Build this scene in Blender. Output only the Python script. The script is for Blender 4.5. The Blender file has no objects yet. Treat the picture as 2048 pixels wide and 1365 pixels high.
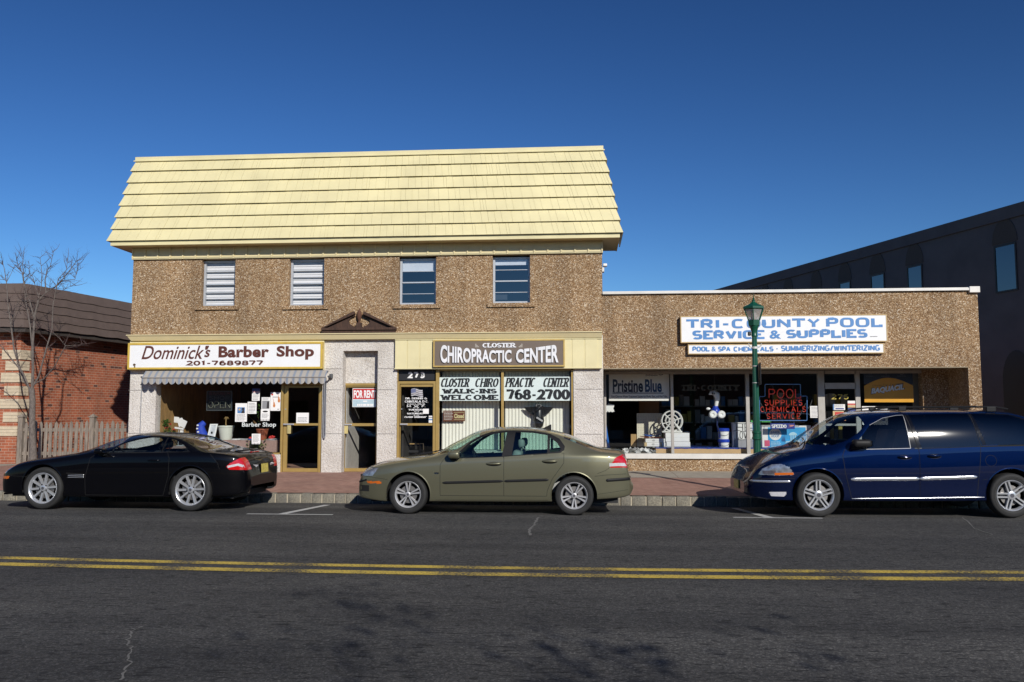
import bpy, bmesh, math, random
import numpy as np
from mathutils import Vector, Matrix, Euler
random.seed(7)
S = bpy.context.scene
# ------------------------------------------------------------------ camera, sky, sun, exposure
PITCH, YAW, FPX, EYE = math.atan(147.5 / 1720), math.atan(0.08), 1720.0, 1.6
SUN_AZ, SUN_EL = math.radians(28.0), math.radians(26.5)      # azimuth to the right of the street normal, behind the camera
cd = bpy.data.cameras.new("camera"); cam = bpy.data.objects.new("camera", cd); S.collection.objects.link(cam)
cam.location = (0, 0, EYE); cam.rotation_euler = (math.pi / 2 + PITCH, 0, YAW)
cd.sensor_width = 36; cd.lens = 36 * FPX / 2048; cd.clip_end = 3000; cd.clip_start = 0.05
S.camera = cam
W = bpy.data.worlds.new("World"); S.world = W; W.use_nodes = True
nt = W.node_tree; sky = nt.nodes.new("ShaderNodeTexSky"); sky.sky_type = 'NISHITA'; sky.sun_disc = False
sky.sun_elevation = SUN_EL; sky.sun_rotation = math.pi - SUN_AZ
sky.altitude = 0; sky.air_density = 1.0; sky.dust_density = 0.1; sky.ozone_density = 5.0
def _scale(v, k):
    n = nt.nodes.new("ShaderNodeVectorMath"); n.operation = 'SCALE'; n.inputs["Scale"].default_value = k; nt.links.new(v, n.inputs[0]); return n.outputs[0]
gm = nt.nodes.new("ShaderNodeGamma"); gm.inputs[1].default_value = 1.58                 # a deep, dry winter sky
hs = nt.nodes.new("ShaderNodeHueSaturation"); hs.inputs["Saturation"].default_value = 1.025
nt.links.new(_scale(sky.outputs[0], .11), gm.inputs[0]); nt.links.new(gm.outputs[0], hs.inputs["Color"])
nt.links.new(_scale(hs.outputs[0], 9.6), nt.nodes["Background"].inputs[0]); nt.nodes["Background"].inputs[1].default_value = 0.10
sd = bpy.data.lights.new("sun", 'SUN'); sd.energy = 4.4; sd.angle = math.radians(0.5); sd.color = (1.0, 0.95, 0.87)
so = bpy.data.objects.new("sun", sd); S.collection.objects.link(so)
sunv = Vector((math.sin(SUN_AZ) * math.cos(SUN_EL), -math.cos(SUN_AZ) * math.cos(SUN_EL), math.sin(SUN_EL)))
so.rotation_euler = sunv.to_track_quat('Z', 'Y').to_euler(); so.location = (8, -10, 12)
S.view_settings.view_transform = 'Standard'; S.view_settings.look = 'None'
S.view_settings.exposure = 0.0; S.view_settings.gamma = 1.0
S.cycles.max_bounces = 6; S.cycles.transparent_max_bounces = 12; S.cycles.caustics_reflective = False; S.cycles.caustics_refractive = False

# ------------------------------------------------------------------ measuring: photograph pixel -> point on a vertical plane y = Y
_fw = (-math.sin(YAW) * math.cos(PITCH), math.cos(YAW) * math.cos(PITCH), math.sin(PITCH))
_rt = (math.cos(YAW), math.sin(YAW), 0.0)
_up = (math.sin(YAW) * math.sin(PITCH), -math.cos(YAW) * math.sin(PITCH), math.cos(PITCH))
def at(px, py, Y):
    a = (px - 1024) / FPX; b = (682.5 - py) / FPX
    d = [_fw[i] + a * _rt[i] + b * _up[i] for i in range(3)]
    k = Y / d[1]
    return d[0] * k, EYE + d[2] * k
def rect(x0, y0, x1, y1, Y):            # -> X0, X1, Z0, Z1
    mx, my = (x0 + x1) / 2, (y0 + y1) / 2
    return at(x0, my, Y)[0], at(x1, my, Y)[0], at(mx, y1, Y)[1], at(mx, y0, Y)[1]

# ------------------------------------------------------------------ materials
MAT = {}
class NT:
    def __init__(s, name):
        s.m = bpy.data.materials.new(name); s.m.use_nodes = True; s.t = s.m.node_tree; s.n = s.t.nodes
        s.p = s.n["Principled BSDF"]; s.out = s.n["Material Output"]; s._tc = None
    def new(s, t, **kw):
        n = s.n.new(t)
        for k, v in kw.items(): setattr(n, k, v)
        return n
    def link(s, a, b): s.t.links.new(a, b)
    def co(s, scale=(1, 1, 1), rot=(0, 0, 0)):
        if s._tc is None: s._tc = s.new("ShaderNodeTexCoord")
        mp = s.new("ShaderNodeMapping"); mp.inputs["Scale"].default_value = scale; mp.inputs["Rotation"].default_value = rot
        s.link(s._tc.outputs["Object"], mp.inputs[0]); return mp.outputs[0]
    def noise(s, scale, co=None, detail=3, rough=.55):
        n = s.new("ShaderNodeTexNoise"); n.inputs["Scale"].default_value = scale; n.inputs["Detail"].default_value = detail
        n.inputs["Roughness"].default_value = rough
        s.link(co if co is not None else s.co(), n.inputs["Vector"]); return n.outputs["Fac"]
    def voro(s, scale, co=None, out="Color", feature='F1'):
        n = s.new("ShaderNodeTexVoronoi", feature=feature); n.inputs["Scale"].default_value = scale
        s.link(co if co is not None else s.co(), n.inputs["Vector"]); return n.outputs[out]
    def ramp(s, fac, stops, const=False):
        n = s.new("ShaderNodeValToRGB"); e = n.color_ramp.elements
        if const: n.color_ramp.interpolation = 'CONSTANT'
        while len(e) < len(stops): e.new(0.5)
        for i, (p, c) in enumerate(stops):
            e[i].position = p; e[i].color = (*c, 1) if len(c) == 3 else c
        s.link(fac, n.inputs[0]); return n.outputs[0]
    def mix(s, fac, a, b, mode='MIX'):
        n = s.new("ShaderNodeMix", data_type='RGBA', blend_type=mode)
        for sock, v in ((n.inputs[0], fac), (n.inputs[6], a), (n.inputs[7], b)):
            if isinstance(v, (int, float)): sock.default_value = v
            elif isinstance(v, tuple): sock.default_value = (*v, 1)
            else: s.link(v, sock)
        return n.outputs[2]
    def math(s, op, a, b=None):
        n = s.new("ShaderNodeMath", operation=op)
        for sock, v in ((n.inputs[0], a), (n.inputs[1], b)):
            if v is None: continue
            if isinstance(v, (int, float)): sock.default_value = v
            else: s.link(v, sock)
        return n.outputs[0]
    def sep(s, co):
        n = s.new("ShaderNodeSeparateXYZ"); s.link(co, n.inputs[0]); return n.outputs
    def base(s, c):
        if isinstance(c, tuple): s.p.inputs["Base Color"].default_value = (*c, 1)
        else: s.link(c, s.p.inputs["Base Color"])
    def bump(s, h, strength=.5, dist=.01):
        n = s.new("ShaderNodeBump"); n.inputs["Strength"].default_value = strength; n.inputs["Distance"].default_value = dist
        s.link(h, n.inputs["Height"]); s.link(n.outputs[0], s.p.inputs["Normal"])
    def set(s, **kw):
        for k, v in kw.items(): s.p.inputs[k.replace("_", " ")].default_value = v
        return s
def dull(name, col, rough=.6, metal=0.0, var=.12, scale=6.0, bump=0.0, bscale=60, coat=0.0, spec=.5):
    """plain material with a little natural variation"""
    if name in MAT: return MAT[name]
    k = NT(name); k.set(Roughness=rough, Metallic=metal)
    k.p.inputs["Specular IOR Level"].default_value = spec
    if coat: k.p.inputs["Coat Weight"].default_value = coat; k.p.inputs["Coat Roughness"].default_value = .04
    if var:
        f = k.noise(scale, detail=5)
        k.base(k.ramp(f, [(.3, tuple(c * (1 - var) for c in col)), (.7, tuple(min(1, c * (1 + var)) for c in col))]))
    else: k.base(col)
    if bump: k.bump(k.noise(bscale, detail=2), bump, .01)
    MAT[name] = k.m; return k.m
def glass(name, tint=(.85, .88, .88), rough=.0, ior=1.5, gl=1.0):
    if name in MAT: return MAT[name]
    k = NT(name); tr = k.new("ShaderNodeBsdfTransparent"); tr.inputs[0].default_value = (*tint, 1)
    g = k.new("ShaderNodeBsdfGlossy"); g.inputs["Roughness"].default_value = rough; g.inputs[0].default_value = (gl, gl, gl, 1)
    lw = k.new("ShaderNodeLayerWeight"); lw.inputs[0].default_value = .5; f0 = ((ior - 1) / (ior + 1)) ** 2 * 1.8      # both faces of a thin pane
    fr = k.math('ADD', f0, k.math('MULTIPLY', k.math('POWER', lw.outputs["Facing"], 5.0), 1 - f0))
    mx = k.new("ShaderNodeMixShader"); k.link(fr, mx.inputs[0]); k.link(tr.outputs[0], mx.inputs[1]); k.link(g.outputs[0], mx.inputs[2])
    k.link(mx.outputs[0], k.out.inputs[0]); k.n.remove(k.p); MAT[name] = k.m; return k.m

def m_pebble():
    k = NT("pebbledash"); k.set(Roughness=.85)
    c = k.co(); n = k.noise(9, c, 2)
    w = k.mix(.05, c, n)                                   # break the cells' regularity
    chip = k.sep(k.voro(58, w))[0]
    col = k.ramp(chip, [(0, (.22, .125, .06)), (.2, (.32, .20, .10)), (.4, (.41, .27, .15)), (.56, (.49, .345, .21)), (.7, (.27, .165, .085)), (.82, (.58, .44, .29)), (.94, (.74, .63, .49))], True)
    big = k.ramp(k.noise(.9, c, 4), [(.3, (.86, .86, .86)), (.7, (1.1, 1.08, 1.05))])
    stain = k.noise(1.0, k.co((1.6, 1.6, .22)), 5, .6)
    col = k.mix(1.0, col, big, 'MULTIPLY'); col = k.mix(1.0, col, k.ramp(stain, [(.34, (.80, .79, .78)), (.55, (1.03, 1.02, 1.0))]), 'MULTIPLY')
    k.base(col)
    h = k.math('ADD', k.math('MULTIPLY', k.voro(58, w, "Distance"), -1.0), k.math('MULTIPLY', chip, .5))
    k.bump(h, .9, .02); return k.m
def m_stucco():
    k = NT("white_stone_stucco"); k.set(Roughness=.9)
    c = k.co(); v = k.voro(38, c, "Distance"); n = k.noise(26, c, 4)
    f = k.noise(26, c, 4, .75)
    col = k.ramp(f, [(.32, (.36, .33, .30)), (.45, (.60, .565, .52)), (.6, (.70, .665, .615))])
    dirt = k.ramp(k.noise(1.6, c, 5), [(.35, (.82, .80, .78)), (.6, (1, 1, 1))])
    k.base(k.mix(1.0, col, dirt, 'MULTIPLY'))
    k.bump(k.math('ADD', v, n), .55, .022); return k.m
def m_asphalt():
    k = NT("asphalt"); k.set(Roughness=.9)
    k.p.inputs["Specular IOR Level"].default_value = .3
    c = k.co(); f = k.math('ADD', k.math('MULTIPLY', k.noise(115, c, 3, .7), .4), k.math('MULTIPLY', k.noise(34, c, 4, .8), .6))
    col = k.ramp(f, [(.36, (.016, .017, .018)), (.5, (.055, .0545, .053)), (.64, (.125, .122, .117))])
    grain = k.sep(k.voro(80, c))[1]
    col = k.mix(k.math('MULTIPLY', k.math('GREATER_THAN', grain, .9), .45), col, (.2, .195, .185))
    streak = k.noise(1.0, k.co((.10, 1.1, 1)), 5, .6)
    col = k.mix(1.0, col, k.ramp(streak, [(.3, (.60, .60, .62)), (.72, (1.42, 1.40, 1.37))]), 'MULTIPLY')
    patch = k.noise(.5, c, 4)
    col = k.mix(1.0, col, k.ramp(patch, [(.3, (.82, .83, .85)), (.7, (1.15, 1.14, 1.12))]), 'MULTIPLY')
    pit = k.noise(1.0, k.co((5, 24, 1)), 3, .6)            # short dark pits drawn out along the traffic
    y = k.sep(c)[1]
    zone = k.ramp(k.math('DIVIDE', y, 20), [(.25, (1, 1, 1)), (.36, (.9, .9, .9)), (.43, (.0, .0, .0)), (.6, (.1, .1, .1)), (.8, (.0, .0, .0))])
    pf = k.math('MULTIPLY', k.ramp(pit, [(.585, (0, 0, 0)), (.64, (1, 1, 1))]), k.math('MULTIPLY', zone, .9))
    col = k.mix(pf, col, (.014, .014, .015))
    # wheel tracks polished dark and the paler crown beside the centre lines
    trk = k.ramp(k.math('DIVIDE', k.math('ADD', y, k.math('MULTIPLY', k.noise(.35, c, 3), 1.2)), 20), [(.30, (1, 1, 1)), (.44, (1.1, 1.1, 1.09)), (.50, (1.35, 1.34, 1.32)), (.545, (1.1, 1.1, 1.1)), (.60, (.66, .66, .68)), (.66, (.78, .78, .78)), (.72, (1.1, 1.1, 1.09))])
    col = k.mix(1.0, col, trk, 'MULTIPLY')
    k.base(col); k.bump(k.math('ADD', f, k.math('MULTIPLY', pf, -1.0)), .6, .012); return k.m
def m_paint(name, col, wear):
    k = NT(name); k.set(Roughness=.8)
    c = k.co(); f = k.noise(55, k.co((.6, 1, 1)), 4, .75); g = k.noise(1.6, c, 3)
    m = k.ramp(k.math('ADD', k.math('MULTIPLY', f, .75), k.math('MULTIPLY', g, .35)), [(wear - .04, (0, 0, 0)), (wear + .05, (1, 1, 1))])
    k.base(k.mix(m, (.055, .053, .05), col)); return k.m
def m_pavers():
    k = NT("brick_pavers"); k.set(Roughness=.85)
    b = k.new("ShaderNodeTexBrick"); b.inputs["Scale"].default_value = 1.0; b.inputs["Brick Width"].default_value = .22; b.inputs["Row Height"].default_value = .11
    b.inputs["Mortar Size"].default_value = .004; b.inputs["Mortar Smooth"].default_value = .1; b.offset = .5
    b.inputs["Color1"].default_value = (.31, .16, .12, 1); b.inputs["Color2"].default_value = (.40, .225, .17, 1); b.inputs["Mortar"].default_value = (.15, .085, .065, 1)
    k.link(k.co((1, 1, 1), (0, 0, math.radians(45))), b.inputs[0])
    c = k.mix(1.0, b.outputs[0], k.ramp(k.noise(1.3, None, 5), [(.3, (.82, .82, .82)), (.7, (1.15, 1.15, 1.15))]), 'MULTIPLY')
    c = k.mix(k.math('MULTIPLY', k.noise(30), .25), c, (.36, .25, .2))
    k.base(c); k.bump(b.outputs["Fac"], -.3, .004); return k.m
def m_brick(name):
    k = NT(name); k.set(Roughness=.85)
    co = k.co(); sx = k.sep(co); cb = k.new("ShaderNodeCombineXYZ"); k.link(k.math('ADD', sx[0], sx[1]), cb.inputs[0]); k.link(sx[2], cb.inputs[1])
    b = k.new("ShaderNodeTexBrick"); b.inputs["Scale"].default_value = 1.0; b.inputs["Brick Width"].default_value = .21; b.inputs["Row Height"].default_value = .078
    b.inputs["Mortar Size"].default_value = .006; b.inputs["Mortar Smooth"].default_value = .2; b.inputs["Bias"].default_value = -.25
    b.inputs["Color1"].default_value = (.33, .10, .048, 1); b.inputs["Color2"].default_value = (.27, .075, .038, 1); b.inputs["Mortar"].default_value = (.40, .29, .22, 1)
    k.link(cb.outputs[0], b.inputs[0])
    # the odd burnt brick
    q = k.new("ShaderNodeTexBrick"); q.inputs["Scale"].default_value = 1.0; q.inputs["Brick Width"].default_value = .21; q.inputs["Row Height"].default_value = .078
    q.inputs["Mortar Size"].default_value = .006; q.inputs["Color1"].default_value = (0, 0, 0, 1); q.inputs["Color2"].default_value = (1, 1, 1, 1); q.inputs["Mortar"].default_value = (0, 0, 0, 1)
    k.link(cb.outputs[0], q.inputs[0])
    dk = k.math('GREATER_THAN', k.sep(q.outputs[0])[0], .94)
    c = k.mix(k.math('MULTIPLY', dk, .85), b.outputs[0], (.07, .035, .03))
    c = k.mix(1.0, c, k.ramp(k.noise(3, None, 4), [(.3, (.8, .8, .8)), (.7, (1.25, 1.2, 1.15))]), 'MULTIPLY')
    k.base(c); k.bump(b.outputs["Fac"], -.5, .006); return k.m
def m_awning():
    k = NT("striped_canvas"); k.set(Roughness=.9)
    x = k.sep(k.co())[0]
    s = k.math('FRACT', k.math('DIVIDE', x, .1535)); d = k.math('ABSOLUTE', k.math('SUBTRACT', s, .5))
    col = k.ramp(d, [(0, (.20, .235, .30)), (.16, (.20, .235, .30)), (.21, (.38, .345, .30)), (.5, (.40, .36, .31))])
    col = k.mix(k.math('MULTIPLY', k.noise(7, k.co((2, 2, .5)), 5), .55), col, (.27, .27, .275))
    k.base(col); return k.m
def m_wood(name, a, b):
    k = NT(name); k.set(Roughness=.85)
    f = k.noise(9, k.co((6, 6, .5)), 5, .65); g = k.noise(2.5, k.co((3, 3, 1)), 3)
    c = k.ramp(f, [(.3, a), (.7, b)])
    k.base(k.mix(1.0, c, k.ramp(g, [(.3, (.75, .75, .77)), (.7, (1.2, 1.18, 1.15))]), 'MULTIPLY')); k.bump(f, .3, .004); return k.m
def m_bark():
    k = NT("grey_bark"); k.set(Roughness=.9)
    f = k.noise(12, k.co((3, 3, 1)), 5, .7)
    k.base(k.ramp(f, [(.3, (.06, .05, .045)), (.7, (.20, .17, .15))])); k.bump(f, .5, .01); return k.m
def m_granite():
    k = NT("granite"); k.set(Roughness=.85)
    f = k.noise(45, None, 4, .7); g = k.noise(3.2, None, 3)
    c = k.ramp(f, [(.3, (.105, .097, .08)), (.7, (.28, .26, .215))])
    k.base(k.mix(1.0, c, k.ramp(g, [(.3, (.72, .73, .75)), (.7, (1.2, 1.18, 1.1))]), 'MULTIPLY')); k.bump(k.noise(20, None, 4), .7, .015); return k.m
def m_neon(name, col, e):
    k = NT(name); k.set(Roughness=.25); k.base(col); k.p.inputs["Emission Color"].default_value = (*col, 1); k.p.inputs["Emission Strength"].default_value = e; return k.m
def m_carpaint(name, col, flake, metal=.0, rough=.35, coat=1.0, spec=.2):
    k = NT(name); k.set(Roughness=rough, Metallic=metal)
    k.p.inputs["Specular IOR Level"].default_value = spec; k.p.inputs["Coat Weight"].default_value = coat; k.p.inputs["Coat Roughness"].default_value = .035; k.p.inputs["Coat IOR"].default_value = 1.5
    lw = k.new("ShaderNodeLayerWeight"); lw.inputs[0].default_value = .35
    k.base(k.mix(lw.outputs["Facing"], flake, col)); return k.m

PEB, STU, ASP = m_pebble(), m_stucco(), m_asphalt()
CREAM = dull("cream_painted_metal", (.69, .615, .355), .5, 0, .09, 1.3)
CREAM2 = dull("cream_painted_trim", (.66, .57, .335), .5, 0, .05, 3)
GOLD = dull("gold_anodised_frame", (.45, .305, .10), .38, .35, .08, 5)
SIGNW = dull("white_sign_face", (.80, .80, .80), .4, 0, .02, 2)
BROWN = dull("brown_sign_lettering", (.10, .028, .018), .5)
BLK = dull("black_lettering", (.012, .012, .014), .5, 0, 0)
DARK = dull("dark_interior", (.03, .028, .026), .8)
ALU = dull("aluminium_frame", (.52, .53, .55), .4, .5, .06)
GALV = dull("white_capping", (.62, .60, .56), .5, .1, .10, 3)
WHITE = dull("white_paint", (.78, .78, .77), .5, 0, .03)
PAPER = dull("white_paper", (.80, .79, .77), .7, 0, .03, 9)
GREYI = dull("grey_print", (.25, .25, .26), .7)
GLS = glass("shop_glass", (.94, .96, .95))
GLU = glass("upper_window_glass", (.86, .90, .94), 0, 1.7)
# ------------------------------------------------------------------ objects
def wloc(o):
    v = Vector((0, 0, 0))
    while o is not None: v += o.location; o = o.parent
    return v
def tag(o, label=None, cat=None, group=None, kind=None):
    if label: o['label'] = label
    if cat: o['category'] = cat
    if group: o['group'] = group
    if kind: o['kind'] = kind
    return o
def thing(name, label, cat, loc=(0, 0, 0), rz=0.0, group=None):
    o = bpy.data.objects.new(name, None); S.collection.objects.link(o); o.location = loc; o.rotation_euler = (0, 0, rz)
    o.empty_display_size = .2
    return tag(o, label, cat, group)
def islocal(o):
    while o is not None:
        if o.get('local'): return True
        o = o.parent
    return False
class MB:
    """collects faces; build() links them as ONE mesh object. World coordinates unless the parent is turned (then its local ones)."""
    def __init__(s): s.v = []; s.f = []; s.mi = []; s.m = 0
    def add(s, vs, fs):
        b = len(s.v); s.v += [tuple(p) for p in vs]; s.f += [tuple(i + b for i in f) for f in fs]; s.mi += [s.m] * len(fs); return s
    def mat(s, i): s.m = i; return s
    def box(s, x0, x1, y0, y1, z0, z1):
        vs = [(x, y, z) for x in (x0, x1) for y in (y0, y1) for z in (z0, z1)]
        return s.add(vs, [(0, 1, 3, 2), (4, 6, 7, 5), (0, 4, 5, 1), (2, 3, 7, 6), (0, 2, 6, 4), (1, 5, 7, 3)])
    def obox(s, c, half, rot):          # oriented box
        R = Euler(rot).to_matrix(); c = Vector(c)
        vs = [c + R @ Vector((a * half[0], b * half[1], d * half[2])) for a in (-1, 1) for b in (-1, 1) for d in (-1, 1)]
        return s.add(vs, [(0, 1, 3, 2), (4, 6, 7, 5), (0, 4, 5, 1), (2, 3, 7, 6), (0, 2, 6, 4), (1, 5, 7, 3)])
    def rbox(s, x0, x1, y0, y1, z0, z1, r, seg=3, M=None):
        bm = bmesh.new(); bmesh.ops.create_cube(bm, size=1)
        for v in bm.verts: v.co = Vector(((x0 + x1) / 2 + v.co.x * (x1 - x0), (y0 + y1) / 2 + v.co.y * (y1 - y0), (z0 + z1) / 2 + v.co.z * (z1 - z0)))
        bmesh.ops.bevel(bm, geom=bm.edges[:], offset=r, segments=seg, affect='EDGES', profile=.5)
        bm.verts.index_update()
        s.add([(M @ v.co if M else v.co) for v in bm.verts], [[v.index for v in f.verts] for f in bm.faces]); bm.free(); return s
    def quad(s, x0, x1, z0, z1, y): return s.add([(x0, y, z0), (x1, y, z0), (x1, y, z1), (x0, y, z1)], [(0, 1, 2, 3)])
    def prism(s, pts, y0, y1):          # outline in x,z, extruded along y
        n = len(pts); vs = [(x, y0, z) for x, z in pts] + [(x, y1, z) for x, z in pts]
        return s.add(vs, [tuple(range(n)), tuple(range(2 * n - 1, n - 1, -1))] + [(i, i + n, (i + 1) % n + n, (i + 1) % n) for i in range(n)])
    def tube(s, pts, r, n=8, cap=True):
        pts = [Vector(p) for p in pts]; rs = r if isinstance(r, (list, tuple)) else [r] * len(pts)
        vs, fs = [], []; ref = None
        for i, p in enumerate(pts):
            t = (pts[min(i + 1, len(pts) - 1)] - pts[max(i - 1, 0)]).normalized()
            if ref is None: ref = t.orthogonal().normalized()
            u = (ref - t * ref.dot(t)).normalized(); w = t.cross(u); ref = u
            for k in range(n):
                a = 2 * math.pi * k / n; vs.append(p + rs[i] * (math.cos(a) * u + math.sin(a) * w))
        for i in range(len(pts) - 1):
            for k in range(n): fs.append((i * n + k, i * n + (k + 1) % n, (i + 1) * n + (k + 1) % n, (i + 1) * n + k))
        if cap: fs += [tuple(range(n - 1, -1, -1)), tuple(range((len(pts) - 1) * n, len(pts) * n))]
        return s.add(vs, fs)
    def lathe(s, prof, c=(0, 0, 0), axis='z', n=24, a0=0.0, a1=2 * math.pi):
        full = abs(a1 - a0 - 2 * math.pi) < 1e-6; m = n if full else n + 1; vs, fs = [], []
        for r, h in prof:
            for k in range(m):
                a = a0 + (a1 - a0) * k / n; p, q = r * math.cos(a), r * math.sin(a)
                vs.append((c[0] + p, c[1] + q, c[2] + h) if axis == 'z' else (c[0] + p, c[1] + h, c[2] + q) if axis == 'y' else (c[0] + h, c[1] + p, c[2] + q))
        for i in range(len(prof) - 1):
            for k in range(n): fs.append((i * m + k, i * m + (k + 1) % m, (i + 1) * m + (k + 1) % m, (i + 1) * m + k))
        return s.add(vs, fs)
    def ball(s, c, rx, ry, rz, n=12, m=8):
        return s.add(*_ball(c, rx, ry, rz, n, m))
    def build(s, name, mats, parent=None, smooth=False, angle=40):
        me = bpy.data.meshes.new(name); o = bpy.data.objects.new(name, me); S.collection.objects.link(o)
        v = s.v
        if parent is not None:
            o.parent = parent
            if not islocal(parent):
                L = wloc(parent); v = [(a - L.x, b - L.y, c - L.z) for a, b, c in v]
        else:
            a = np.array(v); L = Vector(((a[:, 0].min() + a[:, 0].max()) / 2, (a[:, 1].min() + a[:, 1].max()) / 2, a[:, 2].min()))
            v = [(p[0] - L.x, p[1] - L.y, p[2] - L.z) for p in v]; o.location = L
        me.from_pydata(v, [], s.f)
        for m in (mats if isinstance(mats, (list, tuple)) else [mats]): me.materials.append(m)
        if max(s.mi, default=0): me.polygons.foreach_set("material_index", s.mi)
        if smooth:
            me.shade_smooth()
            if angle < 180: me.set_sharp_from_angle(angle=math.radians(angle))
        me.update(); return o
def _ball(c, rx, ry, rz, n, m):
    vs = [(c[0], c[1], c[2] - rz)]
    for i in range(1, m):
        t = -math.pi / 2 + math.pi * i / m
        for k in range(n):
            a = 2 * math.pi * k / n; vs.append((c[0] + rx * math.cos(t) * math.cos(a), c[1] + ry * math.cos(t) * math.sin(a), c[2] + rz * math.sin(t)))
    vs.append((c[0], c[1], c[2] + rz)); fs = []
    for k in range(n): fs.append((0, 1 + (k + 1) % n, 1 + k))
    for i in range(m - 2):
        for k in range(n): fs.append((1 + i * n + k, 1 + i * n + (k + 1) % n, 1 + (i + 1) * n + (k + 1) % n, 1 + (i + 1) * n + k))
    b = 1 + (m - 2) * n
    for k in range(n): fs.append((b + k, b + (k + 1) % n, len(vs) - 1))
    return vs, fs
def struct(name, mb, m, smooth=False): return tag(mb.build(name, m, None, smooth), kind='structure')
def wall(x0, x1, z0, z1, y0, y1, holes, mb=None):
    """a wall slab in the x,z plane with rectangular openings (x0,x1,z0,z1), reveals included"""
    mb = mb or MB(); xs = sorted({x0, x1, *[h[0] for h in holes], *[h[1] for h in holes]}); zs = sorted({z0, z1, *[h[2] for h in holes], *[h[3] for h in holes]})
    xs = [x for x in xs if x0 <= x <= x1]; zs = [z for z in zs if z0 <= z <= z1]
    solid = lambda i, j: 0 <= i < len(xs) - 1 and 0 <= j < len(zs) - 1 and not any(h[0] - 1e-6 <= (xs[i] + xs[i + 1]) / 2 <= h[1] + 1e-6 and h[2] - 1e-6 <= (zs[j] + zs[j + 1]) / 2 <= h[3] + 1e-6 for h in holes)
    for i in range(len(xs) - 1):
        for j in range(len(zs) - 1):
            if not solid(i, j): continue
            a, b, c, d = xs[i], xs[i + 1], zs[j], zs[j + 1]
            mb.add([(a, y0, c), (b, y0, c), (b, y0, d), (a, y0, d)], [(0, 1, 2, 3)]); mb.add([(a, y1, c), (b, y1, c), (b, y1, d), (a, y1, d)], [(3, 2, 1, 0)])
            if not solid(i - 1, j): mb.add([(a, y0, c), (a, y0, d), (a, y1, d), (a, y1, c)], [(0, 1, 2, 3)])
            if not solid(i + 1, j): mb.add([(b, y0, c), (b, y1, c), (b, y1, d), (b, y0, d)], [(0, 1, 2, 3)])
            if not solid(i, j - 1): mb.add([(a, y0, c), (a, y1, c), (b, y1, c), (b, y0, c)], [(0, 1, 2, 3)])
            if not solid(i, j + 1): mb.add([(a, y0, d), (b, y0, d), (b, y1, d), (a, y1, d)], [(0, 1, 2, 3)])
    return mb

# ------------------------------------------------------------------ lettering
_TC = {}
def _glyphs(t, bold, spacing=1.0):
    key = (t, bold, spacing)
    if key in _TC: return _TC[key]
    cu = bpy.data.curves.new("t", 'FONT'); cu.body = t; cu.size = 1; cu.offset = bold; cu.resolution_u = 4; cu.space_character = spacing
    ob = bpy.data.objects.new("t", cu); S.collection.objects.link(ob)
    me = bpy.data.meshes.new_from_object(ob.evaluated_get(bpy.context.evaluated_depsgraph_get()))
    v = np.array([p.co[:2] for p in me.vertices]); f = [tuple(p.vertices) for p in me.polygons]
    bpy.data.objects.remove(ob); bpy.data.curves.remove(cu); bpy.data.meshes.remove(me)
    _TC[key] = (v, f); return v, f
def text(mb, t, x0, x1, z0, z1, y, bold=0.0, shear=0.0, warp=None, spacing=1.0, thick=0.0):
    """builtin face fitted to a rectangle on the plane y"""
    v, f = _glyphs(t, bold, spacing); v = v.copy()
    a, b = v.min(0), v.max(0); v = (v - a) / (b - a)
    if warp: v = np.array([warp(*p) for p in v])
    X = x0 + (x1 - x0) * v[:, 0]; Z = z0 + (z1 - z0) * v[:, 1]; X = X + shear * (Z - z0)
    if thick:
        n = len(X); fs = list(f); ed = {}
        for q in f:
            for i in range(len(q)): e = (q[i], q[(i + 1) % len(q)]); ed[e] = 1
        fs += [(e[1], e[0], e[0] + n, e[1] + n) for e in ed if (e[1], e[0]) not in ed]
        mb.add([(p, y - thick, q) for p, q in zip(X, Z)] + [(p, y, q) for p, q in zip(X, Z)], fs)
    else: mb.add([(p, y, q) for p, q in zip(X, Z)], f)
    return mb
def A(cx, cy, rx, ry, a0, a1, n=12): return [(cx + rx * math.cos(math.radians(a0 + (a1 - a0) * i / n)), cy + ry * math.sin(math.radians(a0 + (a1 - a0) * i / n))) for i in range(n + 1)]
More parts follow.
